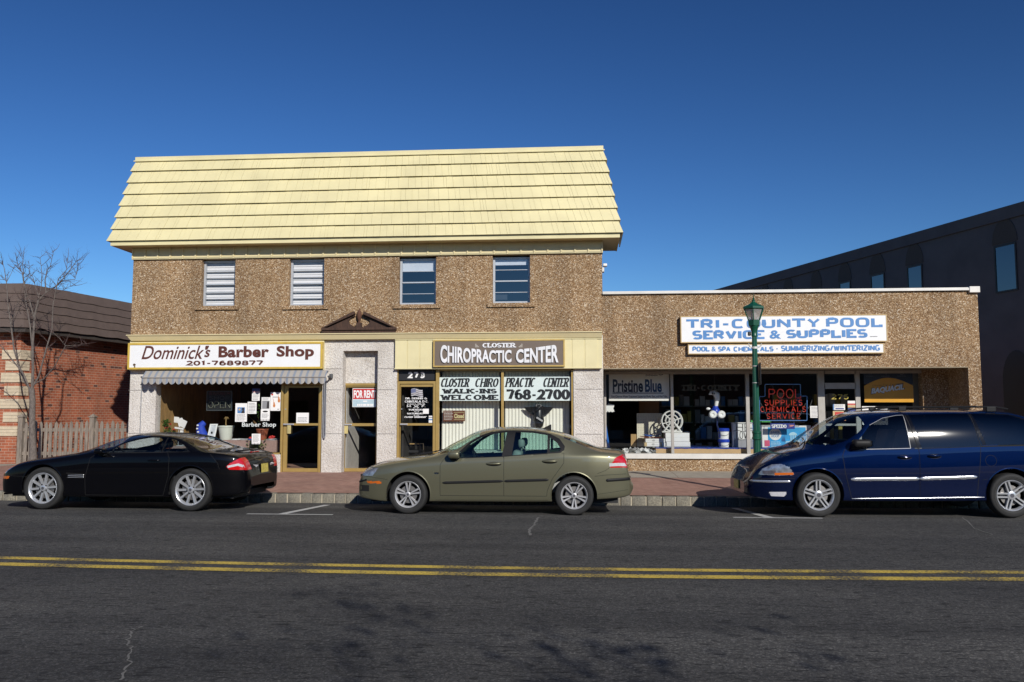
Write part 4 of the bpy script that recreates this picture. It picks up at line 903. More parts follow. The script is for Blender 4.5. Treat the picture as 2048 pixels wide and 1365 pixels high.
TER = dull("terracotta", (.28, .075, .035), .7)
def leafy(parent, name, c, n, sp, size, m, rk, up=.0):
    mb = MB()
    for i in range(n):
        p = Vector((c[0] + rk.gauss(0, sp[0]), c[1] + rk.gauss(0, sp[1]), c[2] + rk.gauss(0, sp[2]))); q = Euler((rk.uniform(-.9, .9), rk.uniform(-.9, .9), rk.uniform(0, 6.3))).to_matrix(); s = size * rk.uniform(.6, 1.2)
        mb.add([p + q @ Vector(v) for v in ((0, -s, 0), (s * .55, -s * .3, .1 * s), (s * .5, s * .4, .15 * s), (0, s, -.1 * s), (-s * .5, s * .4, .15 * s), (-s * .55, -s * .3, .1 * s))], [(0, 1, 2, 3, 4, 5)])
    return mb.build(name, m, parent)
LEAF = dull("leaf_green", (.05, .12, .02), .6, 0, .3, 20); LEAFD = dull("leaf_olive", (.11, .14, .045), .6, 0, .3, 20); RED = dull("red_petals", (.55, .035, .03), .6, 0, .2, 20)
rk = random.Random(21)
P_, x, yy, z = pot(508, 532, 858, yl + .05, "potted_plant", "terracotta pot with tall leaning twigs behind the low tear-off flyer", TER)
mb = MB()
for px, py in ((497, 832), (504, 842), (516, 835), (519, 828)): X_, Z_ = at(px, py, yy); mb.tube([(x, yy, z - .03), ((x + X_) / 2, yy, (z + Z_) / 2 - .01), (X_, yy, Z_)], [.007, .006, .004], 5)
mb.build("twig", dull("brown_twig", (.28, .16, .07), .8), P_)
X_, Z_ = at(519, 828, yy); leafy(P_, "leaves", (X_, yy, Z_), 55, (.02, .03, .11), .035, LEAF, rk); 
X_, Z_ = at(513, 893, yl - .06); PT = thing("trailing_plant", "pale green trailing plant hanging over the front of the pink ledge", "plant", (X_, yl - .06, Z_))
leafy(PT, "leaves", (X_, yl - .07, Z_), 170, (.10, .03, .085), .035, LEAFD, rk)
mb = MB()
for i in range(9): dx = rk.uniform(-.16, .16); mb.tube([(X_, yl + .05, zl + .02), (X_ + dx * .5, yl - .03, zl + .02), (X_ + dx, yl - .07, zl - .2 + rk.uniform(0, .1))], .004, 5)
mb.build("stem", LEAFD, PT)
P_, x, yy, z = pot(322, 342, 884, yl - .05, "potted_plant", "red-flowering plant beside the brown panelled wall in barber window", TER, at(330, 900, yl)[1], .02)
cx, cz = at(331, 845, yy); leafy(P_, "leaves", (cx, yy, cz), 60, (.05, .05, .045), .035, LEAF, rk); leafy(P_, "leaves", (cx + .12, yy, at(340, 862, yy)[1]), 40, (.09, .06, .03), .03, LEAF, rk)
for px, py in ((341, 848), (321, 855), (334, 858), (318, 862), (349, 860)): X_, Z_ = at(px, py, yy); leafy(P_, "flower", (X_, yy - .03, Z_), 14, (.018, .02, .016), .022, RED, rk)
mb = MB()
for px, py in ((322, 844), (341, 850), (330, 848), (345, 862)): X_, Z_ = at(px, py, yy); mb.tube([(x, yy, z - .04), (X_, yy, Z_)], .004, 5)
mb.build("stem", LEAF, P_)
# magazines, frame, cloth, display stand
a, b, c, d = rect(413, 848.5, 428.5, 879, yl + .02); G = thing("picture_frame", "white framed picture leaning against the cream plastic pot", "picture frame", ((a + b) / 2, yl + .1, zl))
def lean(x, z): return yl + .05 + .18 * (z - zl) / (d - zl)
mb = MB()
for (xa_, xb_, za_, zb_) in ((a, b, zl, zl + .03), (a, b, d - .03, d), (a, a + .03, zl + .03, d - .03), (b - .03, b, zl + .03, d - .03)): mb.add([(xa_, lean(0, za_) - .02, za_), (xb_, lean(0, za_) - .02, za_), (xb_, lean(0, zb_) - .02, zb_), (xa_, lean(0, zb_) - .02, zb_), (xa_, lean(0, za_), za_), (xb_, lean(0, za_), za_), (xb_, lean(0, zb_), zb_), (xa_, lean(0, zb_), zb_)], [(0, 1, 2, 3), (0, 4, 5, 1), (3, 2, 6, 7), (0, 3, 7, 4), (1, 5, 6, 2)])
mb.build("frame", WHITE, G); mb = MB(); mb.add([(a + .03, lean(0, zl + .03) - .008, zl + .03), (b - .03, lean(0, zl + .03) - .008, zl + .03), (b - .03, lean(0, d - .03) - .008, d - .03), (a + .03, lean(0, d - .03) - .008, d - .03)], [(0, 1, 2, 3)]); mb.build("picture", dull("pale_print", (.58, .60, .64), .4, 0, .25, 8), G)
mb = MB(); k_ = (lean(0, zl + .15) - .012); mb.box((a + b) / 2 - .03, (a + b) / 2 + .03, k_ - .003, k_, zl + .12, zl + .135); mb.ball(((a + b) / 2, k_ - .002, zl + .18), .025, .002, .03, 8, 6); mb.build("print_mark", BLK, G)
a, b, c, d = rect(395, 844, 412, 876, yl + .12); x = (a + b) / 2; G = thing("shirt", "bright blue shirt with white letters slumped behind the white picture frame", "shirt", (x, yl + .25, zl))
mb = MB(); mb.tube([(x - .02, yl + .3, d - .02), (x - .09, yl + .25, d - .1), (x - .06, yl + .22, d - .25), (x + .04, yl + .22, zl + .02)], [.07, .10, .12, .13], 14); mb.build("cloth", dull("royal_blue_cloth", (.015, .055, .45), .7, 0, .15, 12), G, True)
T = MB()
for i, (u, v) in enumerate(((-.115, .30), (-.125, .22), (-.10, .14), (-.08, .08), (-.06, .03))): T.box(x + u, x + u + .045, yl + .085, yl + .1, zl + v + .04, zl + v + .075)
T.build("letter", WHITE, G)
rk = random.Random(31); x = at(460, 880, yl)[0]; i = 0
NAMES = ["stack of loose magazines nearest the cream pot on the pink ledge", "open newspaper lying between the magazines and the blue leaflet", "folded blue leaflet beside the terracotta pot", "grey leaflet lying under the small red wrapped bundle"]
for i, (p0, p1, m) in enumerate(((462, 480, PAPER), (480, 494, dull("newsprint", (.38, .38, .39), .8, 0, .3, 30)), (494, 506, dull("leaflet_blue", (.05, .1, .32), .6)), (531, 550, MAT["newsprint"]))):
    a, b = at(p0, 880, yl)[0], at(p1, 880, yl)[0]; mb = MB()
    for k in range(3): mb.obox(((a + b) / 2, yl + .12, zl + .008 + .012 * k), ((b - a) / 2 * (1 - .08 * k), .1, .005), (0, rk.uniform(-.06, .06), rk.uniform(-.3, .3)))
    tag(mb.build("magazine", m), NAMES[i], "magazine", "papers lying on the pink ledge")
mb = MB(); X_, Z_ = at(541, 874, yl + .05)
for i in range(14): mb.ball((X_ + rk.uniform(-.06, .06), yl + .1 + rk.uniform(-.03, .03), zl + .04 + rk.uniform(-.03, .06)), .03, .025, .025, 8, 5)
tag(mb.build("wrapped_bundle", RED), "small red wrapped bundle on the ledge beside the barber door", "bundle")
mb = MB(); X_, Z_ = at(499, 874, yl + .05); mb.ball((X_, yl + .1, zl + .045), .04, .04, .04, 10, 8); tag(mb.build("red_ball", RED), "small red ball on the ledge beside the folded blue leaflet", "ball")
# leaflet rack in front of the brown wall
y = yl + .15; X_, Z_ = at(362, 860, y); G = thing("leaflet_rack", "clear rack of white leaflets fanned out before the brown panelled wall", "leaflet rack", (X_, y, at(362, 893, yl)[1]))
mb = MB(); zz = G.location.z; mb.tube([(X_ - .06, y, zz), (X_ - .06, y, Z_ + .05)], .008, 6); mb.tube([(X_ + .06, y, zz), (X_ + .06, y, Z_ + .05)], .008, 6); mb.box(X_ - .08, X_ + .08, y - .05, y + .05, zz, zz + .02); mb.build("stand", dull("wire_grey", (.45, .45, .46), .4), G)
for px, py, w, h, r in ((355, 840, .09, .1, .1), (363, 845, .10, .14, -.25), (369, 848, .09, .13, .45), (360, 857, .16, .03, .15), (365, 868, .05, .12, 0)):
    x2, z2 = at(px, py, y); mb = MB(); mb.obox((x2, y - .04 - .002 * px % .01, z2), (w / 1.4, .003, h / 1.4), (0.15, r, 0)); mb.build("leaflet", PAPER, G)

# ------------------------------------------------------------------ for-rent sign, chiropractor's door and window
y = YF + .285; a, b, c, d = rect(705, 777, 752.5, 814.5, y); G = thing("rent_sign", "red and white for rent sign hung inside the recessed door", "sign", ((a + b) / 2, y, c))
MB().box(a, b, y, y + .003, c, d).build("card", SIGNW, G); h = d - c; w = b - a
MB().box(a + .012, b - .008, y - .002, y - .0005, c + h * .42, d - .012).build("red_field", dull("sign_red", (.48, .025, .025), .5), G)
MB().box(a + .012, b - .008, y - .002, y - .0005, c + .012, c + h * .40).build("lower_field", dull("pale_blue_field", (.42, .55, .62), .5), G)
T = MB(); text(T, "FOR RENT", a + .03, b - .015, c + h * .48, d - .045, y - .004, .04); T.build("lettering", SIGNW, G)
T = MB(); T.box(a + w * .45, a + w * .62, y - .004, y - .003, c + h * .27, c + h * .34); scribble(T, a + w * .2, b - w * .1, c + .02, c + h * .17, y - .004, 1, .9, .9); T.build("small_print", SIGNW, G)
y = YF + .066; T = MB(); dr = lambda s, p0, p1, q0, q1, tx=.012, sh=0: (lambda r: slab(T, s, r[0], r[1], r[2], r[3], y, tx, tx * .75, .012, sh, .3))(rect(p0, q0, p1, q1, y))
dr("DR. DENNIS G.", 811, 855, 795.5, 799); dr("CHINTALA D.C.", 809.5, 857, 801.5, 805.5); dr("HOURS", 815, 850, 807.5, 810, .008); dr("M. W. F.", 814, 851, 811, 814.5); dr("2-6", 826, 838, 815.3, 817, .007); dr("TUESDAY", 817, 847, 818.5, 821.5); dr("2-7", 828, 838, 822.7, 824.3, .007); dr("SATURDAY", 814, 848, 826, 829); dr("9-12", 827, 838, 830, 832, .007); dr("CLOSED THURSDAY", 808.5, 853, 833, 836, .011, .25)
tag(T.build("window_lettering", WHITE), "white opening hours lettering on the chiropractor's glass door", "window lettering")
a, b, c, d = rect(822, 779, 845, 793, y); mb = MB(); n = 14
for r_ in range(7):
    mb.mat(r_ % 2)
    for i in range(n):
        f = lambda u: .02 * math.sin(u * 5.5); u0, u1 = i / n, (i + 1) / n; za, zb_ = c + (d - c) * r_ / 7, c + (d - c) * (r_ + 1) / 7
        mb.add([(a + (b - a) * u0 + .02 * (1 - r_ / 7), y, za + f(u0)), (a + (b - a) * u1 + .02 * (1 - r_ / 7), y, za + f(u1)), (a + (b - a) * u1, y, zb_ + f(u1)), (a + (b - a) * u0, y, zb_ + f(u0))], [(0, 1, 2, 3)])
mb.mat(2).add([(a + .004, y - .002, c + (d - c) * .45), (a + (b - a) * .42, y - .002, c + (d - c) * .45 + .016), (a + (b - a) * .42, y - .002, d + .016), (a, y - .002, d)], [(0, 1, 2, 3)])
tag(mb.build("flag_sticker", [dull("flag_pale", (.5, .5, .52), .6), dull("flag_grey", (.24, .22, .24), .6), dull("flag_blue", (.12, .14, .25), .6)]), "small waving striped flag sticker above the opening hours", "sticker")
paper((846, 818, 857.5, 828), "notice", "tiny white card stuck over the opening hours lettering", "card", None, YF + .056)
paper((857.5, 832, 864.5, 846), "notice", "strip of three small stickers at the edge of chiropractor's door", "sticker", None, YF + .056, lambda mb, a, b, c, d, w, h, y: [mb.mat(2).quad(a, b, c + h * .36, c + h * .55, y), mb.mat(1).quad(a, b, c + h * .7, c + h * .85, y)])
# chair inside the door
x, z = at(826, 905, YF + 1.2); G = thing("chair", "metal chair with blue back standing in the dark behind the chiropractor's door", "chair", (x, YF + 1.3, .25)); CH = dull("chair_steel", (.3, .24, .18), .35, .7)
xb_ = at(808, 880, YF + 1.2)[0]; mb = MB(); zs = .70
for yy in (YF + 1.05, YF + 1.5):
    mb.tube([(x - .22, yy, .25), (x - .14, yy, zs), (x - .27, yy, 1.15)], .012, 6); mb.tube([(x + .24, yy, .25), (x + .2, yy, zs + .18), (x - .1, yy, zs + .16)], .012, 6)
mb.build("frame", CH, G); mb = MB(); mb.rbox(x - .16, x + .22, YF + 1.03, YF + 1.52, zs - .04, zs + .03, .02, 2); mb.build("seat", BLK, G)
mb = MB(); mb.obox((x - .235, YF + 1.27, 1.03), (.02, .23, .17), (0, -.25, 0)); mb.build("backrest", dull("blue_vinyl", (.02, .08, .2), .5), G)
mb = MB(); mb.rbox(x - .06, x + .2, YF + 1.04, YF + 1.08, zs + .17, zs + .2, .01, 2); mb.build("armrest", dull("tan_arm", (.4, .26, .1), .5), G)
# vertical blinds
yb = YF + .42; G = thing("vertical_blind", "cream vertical blind closed across the chiropractor's window", "blind", ((D2b + Cb) / 2, yb, .85)); mb = MB(); z0, z1 = .78, z_pb - .06
for p0, p1 in ((884, 999), (1010, 1139)):
    a, b = at(p0, 820, yb)[0], at(p1, 820, yb)[0]; n = round((b - a) / .082)
    for i in range(n): x = a + (b - a) * (i + .5) / n; mb.add([(x - .040, yb + .006, z0), (x - .012, yb - .004, z0), (x + .036, yb + .012, z0), (x + .036, yb + .012, z1), (x - .012, yb - .004, z1), (x - .040, yb + .006, z1)], [(0, 1, 4, 5), (1, 2, 3, 4)])
mb.build("slats", dull("cream_slat", (.80, .785, .69), .6, 0, .03), G); mb = MB(); mb.box(D2b + .05, Cb - .1, yb - .03, yb + .04, z1 + .001, z1 + .05); mb.build("head_rail", CREAM2, G)
mb = MB(); mb.box(D2b + .02, Cb - .03, YF + .26, yb + .3, .25, .77); tag(mb.build("window_shelf", GALV), "low white shelf under the vertical blind behind the olive car", "shelf")
BAN = dull("pale_blue_banner", (.80, .88, .88), .6, 0, .02); yb2 = YF + .105
for (p, lab, rows) in (((878.5, 755, 1001.5, 802), "pale blue banner reading walk-ins welcome above the brown closed sign", (("CLOSTER", 880.5, 941, 757, 774.5, 1, .040, .021, .22), ("CHIRO", 949, 999, 757, 774.5, 1, .040, .021, .22), ("WALK-INS", 885, 994, 778, 787.5, 0, .056, .026, 0), ("WELCOME", 881.5, 997, 790, 800.5, 0, .056, .026, 0))),
                       ((1007.8, 754, 1144, 802), "pale blue banner with a telephone number above the winged emblem", (("PRACTIC", 1010, 1073, 756, 774.5, 1, .040, .021, .22), ("CENTER", 1085, 1140, 756, 774.5, 1, .040, .021, .22), ("768-2700", 1013, 1140, 779, 800, 0, .080, .042, 0)))):
    a, b, c, d = rect(*p, yb2); G = thing("window_banner", lab, "banner", ((a + b) / 2, yb2, c), 0, "banners across the chiropractor's window"); MB().box(a, b, yb2, yb2 + .004, c, d).build("sheet", BAN, G)
    T = MB()
    for s, p0, p1, q0, q1, it, tx, tz, sh in rows: r = rect(p0, q0, p1, q1, yb2); slab(T, s, r[0], r[1], r[2], r[3], yb2 - .003, tx, tz, .016 if it else .026 if tx < .07 else .0, sh, .40)
    T.build("lettering", BLK, G)
a, b, c, d = rect(886.5, 821.5, 930, 843, yb - .1); y = yb - .1; G = thing("closed_sign", "small brown sign reading closed, hanging in front of the blind", "sign", ((a + b) / 2, y, c)); MB().box(a, b, y, y + .01, c, d).build("board", dull("brown_board", (.14, .045, .022), .5), G)
T = MB(); r = rect(908.5, 828, 928, 837, y); text(T, "Closed", r[0], r[1], r[2], r[3], y - .003, .04); x0_, x1_ = r[0] - .01, r[1] + .01
for zz in (r[2] - .035, r[3] + .03): T.box(x0_, x1_, y - .003, y - .001, zz, zz + .008)
T.build("lettering", dull("pale_yellow_lettering", (.62, .55, .28), .5), G); T = MB(); r = rect(888, 823, 906, 841, y); scribble(T, r[0], r[1], r[2], r[3], y - .003, 6, .8, .5); T.build("small_print", dull("grey_lettering", (.5, .45, .42), .5), G)
# winged statue
y = yb - .12; G = thing("statue", "black winged staff emblem hung in front of the cream blind", "statue", (at(1077, 850, y)[0], y, at(1077, 859, y)[1])); BRZ = dull("black_bronze", (.02, .02, .021), .35, .2, .3, 10); pz = lambda p, q: at(p, q, y)
for s in (1, -1):
    f = lambda p, q: pz(1077.5 + s * p, q); pts = [f(3, 811), f(10, 815), f(20, 816), f(30, 814.5), f(25, 821), f(18, 827), f(10, 831), f(4, 833)]
    mb = MB(); mb.prism(pts[::-1] if s > 0 else pts, y - .02, y + .02)
    for k in range(4): p0, p1 = f(6 + 2 * k, 815 + 2.5 * k), f(27 - 4.5 * k, 816 + 3.6 * k); mb.tube([(p0[0], y - .022, p0[1]), (p1[0], y - .02, p1[1])], .014, 6)
    mb.build("wing", BRZ, G)
mb = MB(); x, z1 = pz(1077.5, 808); z0 = pz(1077, 859)[1]; mb.lathe([(0, 0), (.05, .01), (.10, .08), (.13, .2), (.11, .34), (.10, z1 - z0 - .1), (.06, z1 - z0 - .03), (0, z1 - z0)], (x, y, z0), 'z', 16)
h = z1 - z0
mb.tube([(x + .1 * math.sin(t * 7 + .6), y - .1 - .05 * math.cos(t * 7), z0 + h * (.3 + .6 * t)) for t in [i / 24 for i in range(25)]], .022, 6); mb.tube([(x, y + .03, z1 - .05), (x, y + .06, z_pb - .06)], .004, 5); mb.build("staff", BRZ, G, True)
mb = MB(); c_ = pz(1077.5, 812); 
for i in range(8): mb.ball((c_[0] + .06 * math.cos(i * .8 - .0), y - .05, c_[1] + .03 * math.sin(i * .8)), .02, .02, .02, 6, 5)
mb.build("wreath", dull("grey_wreath", (.16, .16, .165), .5), G); mb = MB(); c_ = pz(1080, 839); mb.obox((c_[0], y - .17, c_[1]), (.085, .006, .02), (0, .55, 0)); mb.build("ribbon", dull("grey_ribbon", (.38, .38, .38), .5), G)
# ------------------------------------------------------------------ pool shop window
GW = YG + .10; BLUE = dull("strong_blue_plastic", (.015, .05, .42), .35)
a, b, c, d = rect(1218, 740.5, 1338.5, 802, GW); G = thing("window_banner", "white vinyl banner with navy and blue lettering hung inside the pool shop window", "banner", ((a + b) / 2, GW, c))
h, w = d - c, b - a; MB().box(a, b, GW, GW + .004, c, d).build("sheet", dull("banner_vinyl", (.82, .80, .75), .55, 0, .04), G)
T = MB(); y = GW - .003
r = rect(1225.5, 758, 1286, 787, GW)
def serifs(T, r, s, bold):
    text(T, s, r[0], r[1], r[2], r[3], y, bold)
serifs(T, rect(1225.5, 759, 1286, 785, GW), "Pristine", .03)
for u in (.0, .115, .20, .33, .46, .60, .72): q = rect(1225.5, 759, 1286, 785, GW); x = q[0] + (q[1] - q[0]) * u; T.box(x - .005, x + .06, y - .001, y, q[2] - .004, q[2] + .012)
r = rect(1225, 786, 1327, 787.5, GW); T.box(r[0], r[1], y - .001, y, r[2], r[3]); T.build("lettering", dull("navy_lettering", (.012, .02, .045), .5), G)
T = MB(); serifs(T, rect(1290, 759, 1323.5, 785, GW), "Blue", .03); T.build("blue_lettering", dull("mid_blue_lettering", (.015, .06, .16), .5), G)
T = MB(); r = rect(1222.5, 791, 1335, 797, GW); text(T, "Non-Chlorine Water Treatment System for Pools, Spas, and Hot Tubs.", r[0], r[1], r[2], r[3], y, .015)
for k in range(3): T.tube([at(1291 + 24 * i / 16, 745.5 + 3 * k + 1.0 * math.sin(i * 1.6), GW) and (at(1291 + 24 * i / 16, 745.5, GW)[0], y, at(1300, 745.5 + 3 * k + 1.0 * math.sin(i * 1.6), GW)[1]) for i in range(17)], .006, 5)
cx, cz = at(1322, 748, GW); T.tube([(cx + .075 * (1 - t * .6) * math.cos(t * 9), y, cz + .045 * (1 - t * .6) * math.sin(t * 9)) for t in [i / 30 for i in range(31)]], .008, 5); T.build("small_print", dull("slate_lettering", (.07, .09, .12), .5), G)
# boards leaning at the left edge
yy = YG + .35; a, b, c, d = rect(1199, 790, 1219, 898, yy); zf = .26
G = thing("leaning_board", "white boards with blue edges leaning in the pool shop window beside the stone pier", "board", (a + .1, yy, zs1))
for i, (p0, p1, q0, m) in enumerate(((1208, 1214.5, 842, WHITE), (1214, 1219.5, 848, dull("edge_blue", (.02, .14, .5), .4)))):
    x0_, x1_ = at(p0, 870, yy)[0], at(p1, 870, yy)[0]; z = at(p0, q0, yy)[1]; mb = MB(); yk = yy + .06 * i; mb.add([(x0_ - .05, yk, z), (x1_ - .08, yk, z), (x1_ + .02, yk, zs1), (x0_ + .02, yk, zs1), (x0_ - .05, yk + .02, z), (x1_ - .08, yk + .02, z), (x1_ + .02, yk + .02, zs1), (x0_ + .02, yk + .02, zs1)], [(3, 2, 1, 0), (4, 5, 6, 7), (0, 4, 7, 3), (1, 2, 6, 5), (0, 1, 5, 4)]); mb.build("board", m, G)
y = YG + .3; mb = MB(); a, b, c, d = rect(1210, 808, 1229, 825, y); mb.prism([(a, c), (a + .05, c), (a + .06, c + .03), (a + .1, c), (a + .14, c + .02), (a + .17, c), (b, c + .02), (b - .03, c + .09), (b, d - .03), (a + .1, d), (a, d - .05)], y, y + .01); mb.mat(1).prism([(a - .05, c + .02), (a - .01, c + .02), (a - .01, d - .02), (a - .05, d - .1)], y + .012, y + .02)
tag(mb.build("cardboard_cutout", [WHITE, BLUE]), "white cut-out card with torn edge under the corner of the vinyl banner", "display card")
# peg board, brown panel behind
y = YG + 1.1; a, b, c, d = rect(1274, 827, 1324, 899, y); mb = MB(); mb.box(a, b, y, y + .03, zd, d); mb.mat(1)
for i in range(14):
    for j in range(20):
        mb.quad(a + .04 + (b - a - .08) * i / 13 - .006, a + .04 + (b - a - .08) * i / 13 + .006, zd + .04 + (d - zd - .08) * j / 19 - .006, zd + .04 + (d - zd - .08) * j / 19 + .006, y - .002)
tag(mb.build("peg_board", [dull("cream_board", (.66, .62, .50), .7, 0, .05), dull("peg_hole", (.30, .28, .22), .8)]), "cream perforated board standing behind the flat white cartons", "board")
y = YG + 1.5; a, b, c, d = rect(1279, 800, 1318, 827, y); mb = MB(); mb.box(a, b, y, y + .35, c, d); tag(mb.build("carton", dull("brown_cardboard", (.24, .10, .035), .8, 0, .1, 4)), "brown cardboard carton high up behind the cream perforated board", "carton")
y = YG + 1.0; a, b, c, d = rect(1262, 869, 1273, 899, y); mb = MB(); mb.box(a, b, y, y + .2, zd, d); tag(mb.build("carton", dull("tan_cardboard", (.42, .27, .12), .8, 0, .1, 4)), "narrow upright tan carton against the cream perforated board", "carton")
# white cartons in two stacks
y = YG + .5; rk = random.Random(4)
def crate(px, y0, dep, lab, grp, extra=None, zb=None):
    a, b, c, d = rect(*px, y0); c = zb if zb is not None else c; mb = MB(); mb.rbox(a, b, y0, y0 + dep, c, d - .004, .006, 1); mb.mat(1).box(a + .002, b - .002, y0 - .0015, y0 - .0005, (c + d) / 2 - .002, (c + d) / 2 + .001)
    if extra: extra(mb, a, b, c, d, y0)
    o = mb.build("white_carton", [dull("white_carton_board", (.72, .72, .71), .6, 0, .04), dull("carton_seam", (.4, .4, .4), .7), dull("flyer_blue", (.03, .09, .35), .5), dull("flyer_red", (.5, .12, .08), .5), dull("packing_tape", (.5, .36, .17), .5)]); tag(o, lab, "carton", grp); return d
GC = "white cartons in the pool shop window"
def tape(mb, a, b, c, d, y0): mb.mat(4).box(a + (b - a) * .75, a + (b - a) * .83, y0 - .003, y0 - .001, c, d - .005); mb.mat(4).box(a, a + .06, y0 - .003, y0 - .001, c, d - .005)
def mark(mb, a, b, c, d, y0): mb.mat(1); mb.ball((a + (b - a) * .42, y0 - .002, (c + d) / 2), .04, .001, .022, 10, 5); scribble(mb, a + (b - a) * .52, a + (b - a) * .68, c + .04, d - .05, y0 - .003, 1)
def both(mb, a, b, c, d, y0): tape(mb, a, b, c, d, y0); mark(mb, a, b, c, d, y0)
z = crate((1290, 893, 1332, 904, ), y, .5, "flat white carton at the bottom of the stack topped with a flyer", GC, mark, zd + .013)
z = crate((1289, 885, 1331, 893), y - .01, .5, "taped flat white carton between two others, under the curled flyer", GC, both, z)
z = crate((1291, 877.5, 1330, 885), y, .5, "flat white carton directly under the blue and orange flyer", GC, mark, z)
mb = MB(); a, b = at(1283, 873, y)[0], at(1329, 873, y)[0]; mb.mat(1).add([(a, y - .005, z + .03), (b - .05, y - .005, z + .01), (b - .02, y + .45, z + .015), (a - .03, y + .45, z + .05)], [(0, 1, 2, 3)]); mb.mat(0).add([(a + .04, y + .15, z + .09), (a + .2, y + .2, z + .05), (b - .18, y + .2, z + .06), (b - .05, y + .25, z + .10), (b - .08, y + .44, z + .07), (a + .05, y + .44, z + .09)], [(0, 1, 4, 5), (1, 2, 3, 4)])
tag(mb.build("flyer", [MAT["flyer_blue"], MAT["flyer_red"]]), "blue and orange flyer curled on top of the flat white cartons", "flyer")
z = crate((1332, 893, 1381.5, 902), y, .5, "wide white carton at the bottom of the hose reel's stack", GC, None, zd + .013)
z = crate((1333, 884, 1380.5, 893), y, .5, "white carton between two others below the hose reel", GC, None, z)
z = crate((1331, 866, 1379, 884), y, .5, "big top white carton under the white hose reel", GC, None, z); zt_box = z
# hose reel on the cartons
x, zc_ = at(1343.5, 842.5, y + .2); yr_ = y + .2; R_ = at(1364, 842, yr_)[0] - x; WR_ = dull("white_reel_plastic", (.66, .66, .64), .45)
G = thing("hose_reel", "white spoked hose reel on a frame on top of the white cartons", "hose reel", (x, yr_, zt_box)); mb = MB()
for dy in (-.09, .09):
    for rr, tr_ in ((R_, .018), (R_ * .62, .012), (R_ * .3, .014)): mb.tube([(x + rr * math.cos(t), yr_ + dy, zc_ + rr * math.sin(t)) for t in [2 * math.pi * i / 28 for i in range(29)]], tr_, 6, False)
    for i in range(6): t = 2 * math.pi * i / 6 + .3; mb.tube([(x + .03 * math.cos(t), yr_ + dy, zc_ + .03 * math.sin(t)), (x + R_ * math.cos(t), yr_ + dy, zc_ + R_ * math.sin(t))], .014, 6)
mb.lathe([(R_ * .3, -.09), (R_ * .3, .09)], (x, yr_, zc_), 'y', 18); mb.build("wheel", WR_, G, True); mb = MB()
for dy in (-.13, .13):
    for s in (-1, 1): mb.tube([(x + s * .03, yr_ + dy, zc_ - .02), (x + s * R_ * .85, yr_ + dy, zt_box + .02)], .02, 6)
    mb.tube([(x - R_, yr_ + dy, zt_box + .02), (x + R_ * .95, yr_ + dy, zt_box + .02)], .02, 6)
for s in (-.9, .85): mb.tube([(x + s * R_, yr_ - .14, zt_box + .02), (x + s * R_, yr_ + .14, zt_box + .02)], .02, 6)
mb.build("stand", WR_, G, True)
# crumpled clear plastic on the left ledge
mb = MB(); rk = random.Random(9); x0_, x1_ = at(1250, 905, YG + .3)[0], at(1311, 905, YG + .3)[0]; zz = zs1 + .0
for i in range(70):
    px_, py_ = rk.uniform(x0_, x1_), YG + rk.uniform(.24, .5); q = Euler((rk.uniform(-1, 1), rk.uniform(-1, 1), rk.uniform(0, 6))).to_matrix(); s = rk.uniform(.04, .1); hz = zz + rk.uniform(.03, .10) * (1 - abs((px_ - x0_) / (x1_ - x0_) - .35))
    mb.add([Vector((px_, py_, hz)) + q @ Vector(v) for v in ((-s, -s * .4, 0), (s, -s * .5, .02), (s * .8, s * .5, -.01), (-s * .7, s * .6, .02))], [(0, 1, 2), (0, 2, 3)])
tag(mb.build("plastic_wrap", dull("clear_wrap", (.62, .62, .62), .25, 0, .15, 12)), "crumpled heap of clear plastic sheeting on the window ledge behind the olive car", "plastic sheeting")
# swan-necked pool cleaner hanging on a line
y = YG + .24; f = lambda p, q: (lambda v: (v[0], y, v[1]))(at(p, q, y)); G = thing("pool_cleaner", "white swan-necked toy with blue body and two white wheels hanging in the window", "pool cleaner", (f(1430, 838)))
mb = MB(); mb.tube([f(1432, 814), f(1433, 806), f(1434.5, 797), f(1433, 790), f(1428.5, 785.5), f(1422, 786.5), f(1417.5, 789.5)], [.042, .048, .062, .078, .075, .05, .008], 14); mb.build("neck", WHITE, G, True)
mb = MB(); mb.lathe([(0, 0), (.10, .01), (.115, .05), (.10, .12), (.075, .15), (.06, .2), (0, .2)], (f(1431, 829)[0], y, f(1431, 829)[2]), 'z', 16); mb.build("body", BLUE, G, True)
for p in (1424.5, 1441.5):
    mb = MB(); c_ = f(p, 829.5); mb.lathe([(0, -.05), (.03, -.05), (.035, -.07), (.075, -.07), (.095, -.045), (.098, 0), (.09, .04), (0, .05)], (c_[0], y - .08, c_[2]), 'y', 20); mb.build("wheel", WHITE, G, True)
mb = MB(); c_ = f(1416.5, 818); mb.ball(c_, .055, .035, .035, 12, 8); mb.build("float", WHITE, G, True)
mb = MB()
for p in (1424, 1427.5): c_ = f(p, 787.5); mb.ball((c_[0], y - .068, c_[2]), .018, .012, .03, 8, 6)
mb.build("eye", BLK, G); mb = MB(); mb.tube([f(1429, 785), f(1429, 742)], .004, 5); mb.build("hanging_line", dull("grey_line", (.15, .15, .15), .6), G)
mb = MB(); mb.tube([f(1435, 835), f(1434, 850), f(1440, 868)], .02, 6); mb.build("hose", dull("dark_blue_hose", (.01, .02, .08), .5), G)
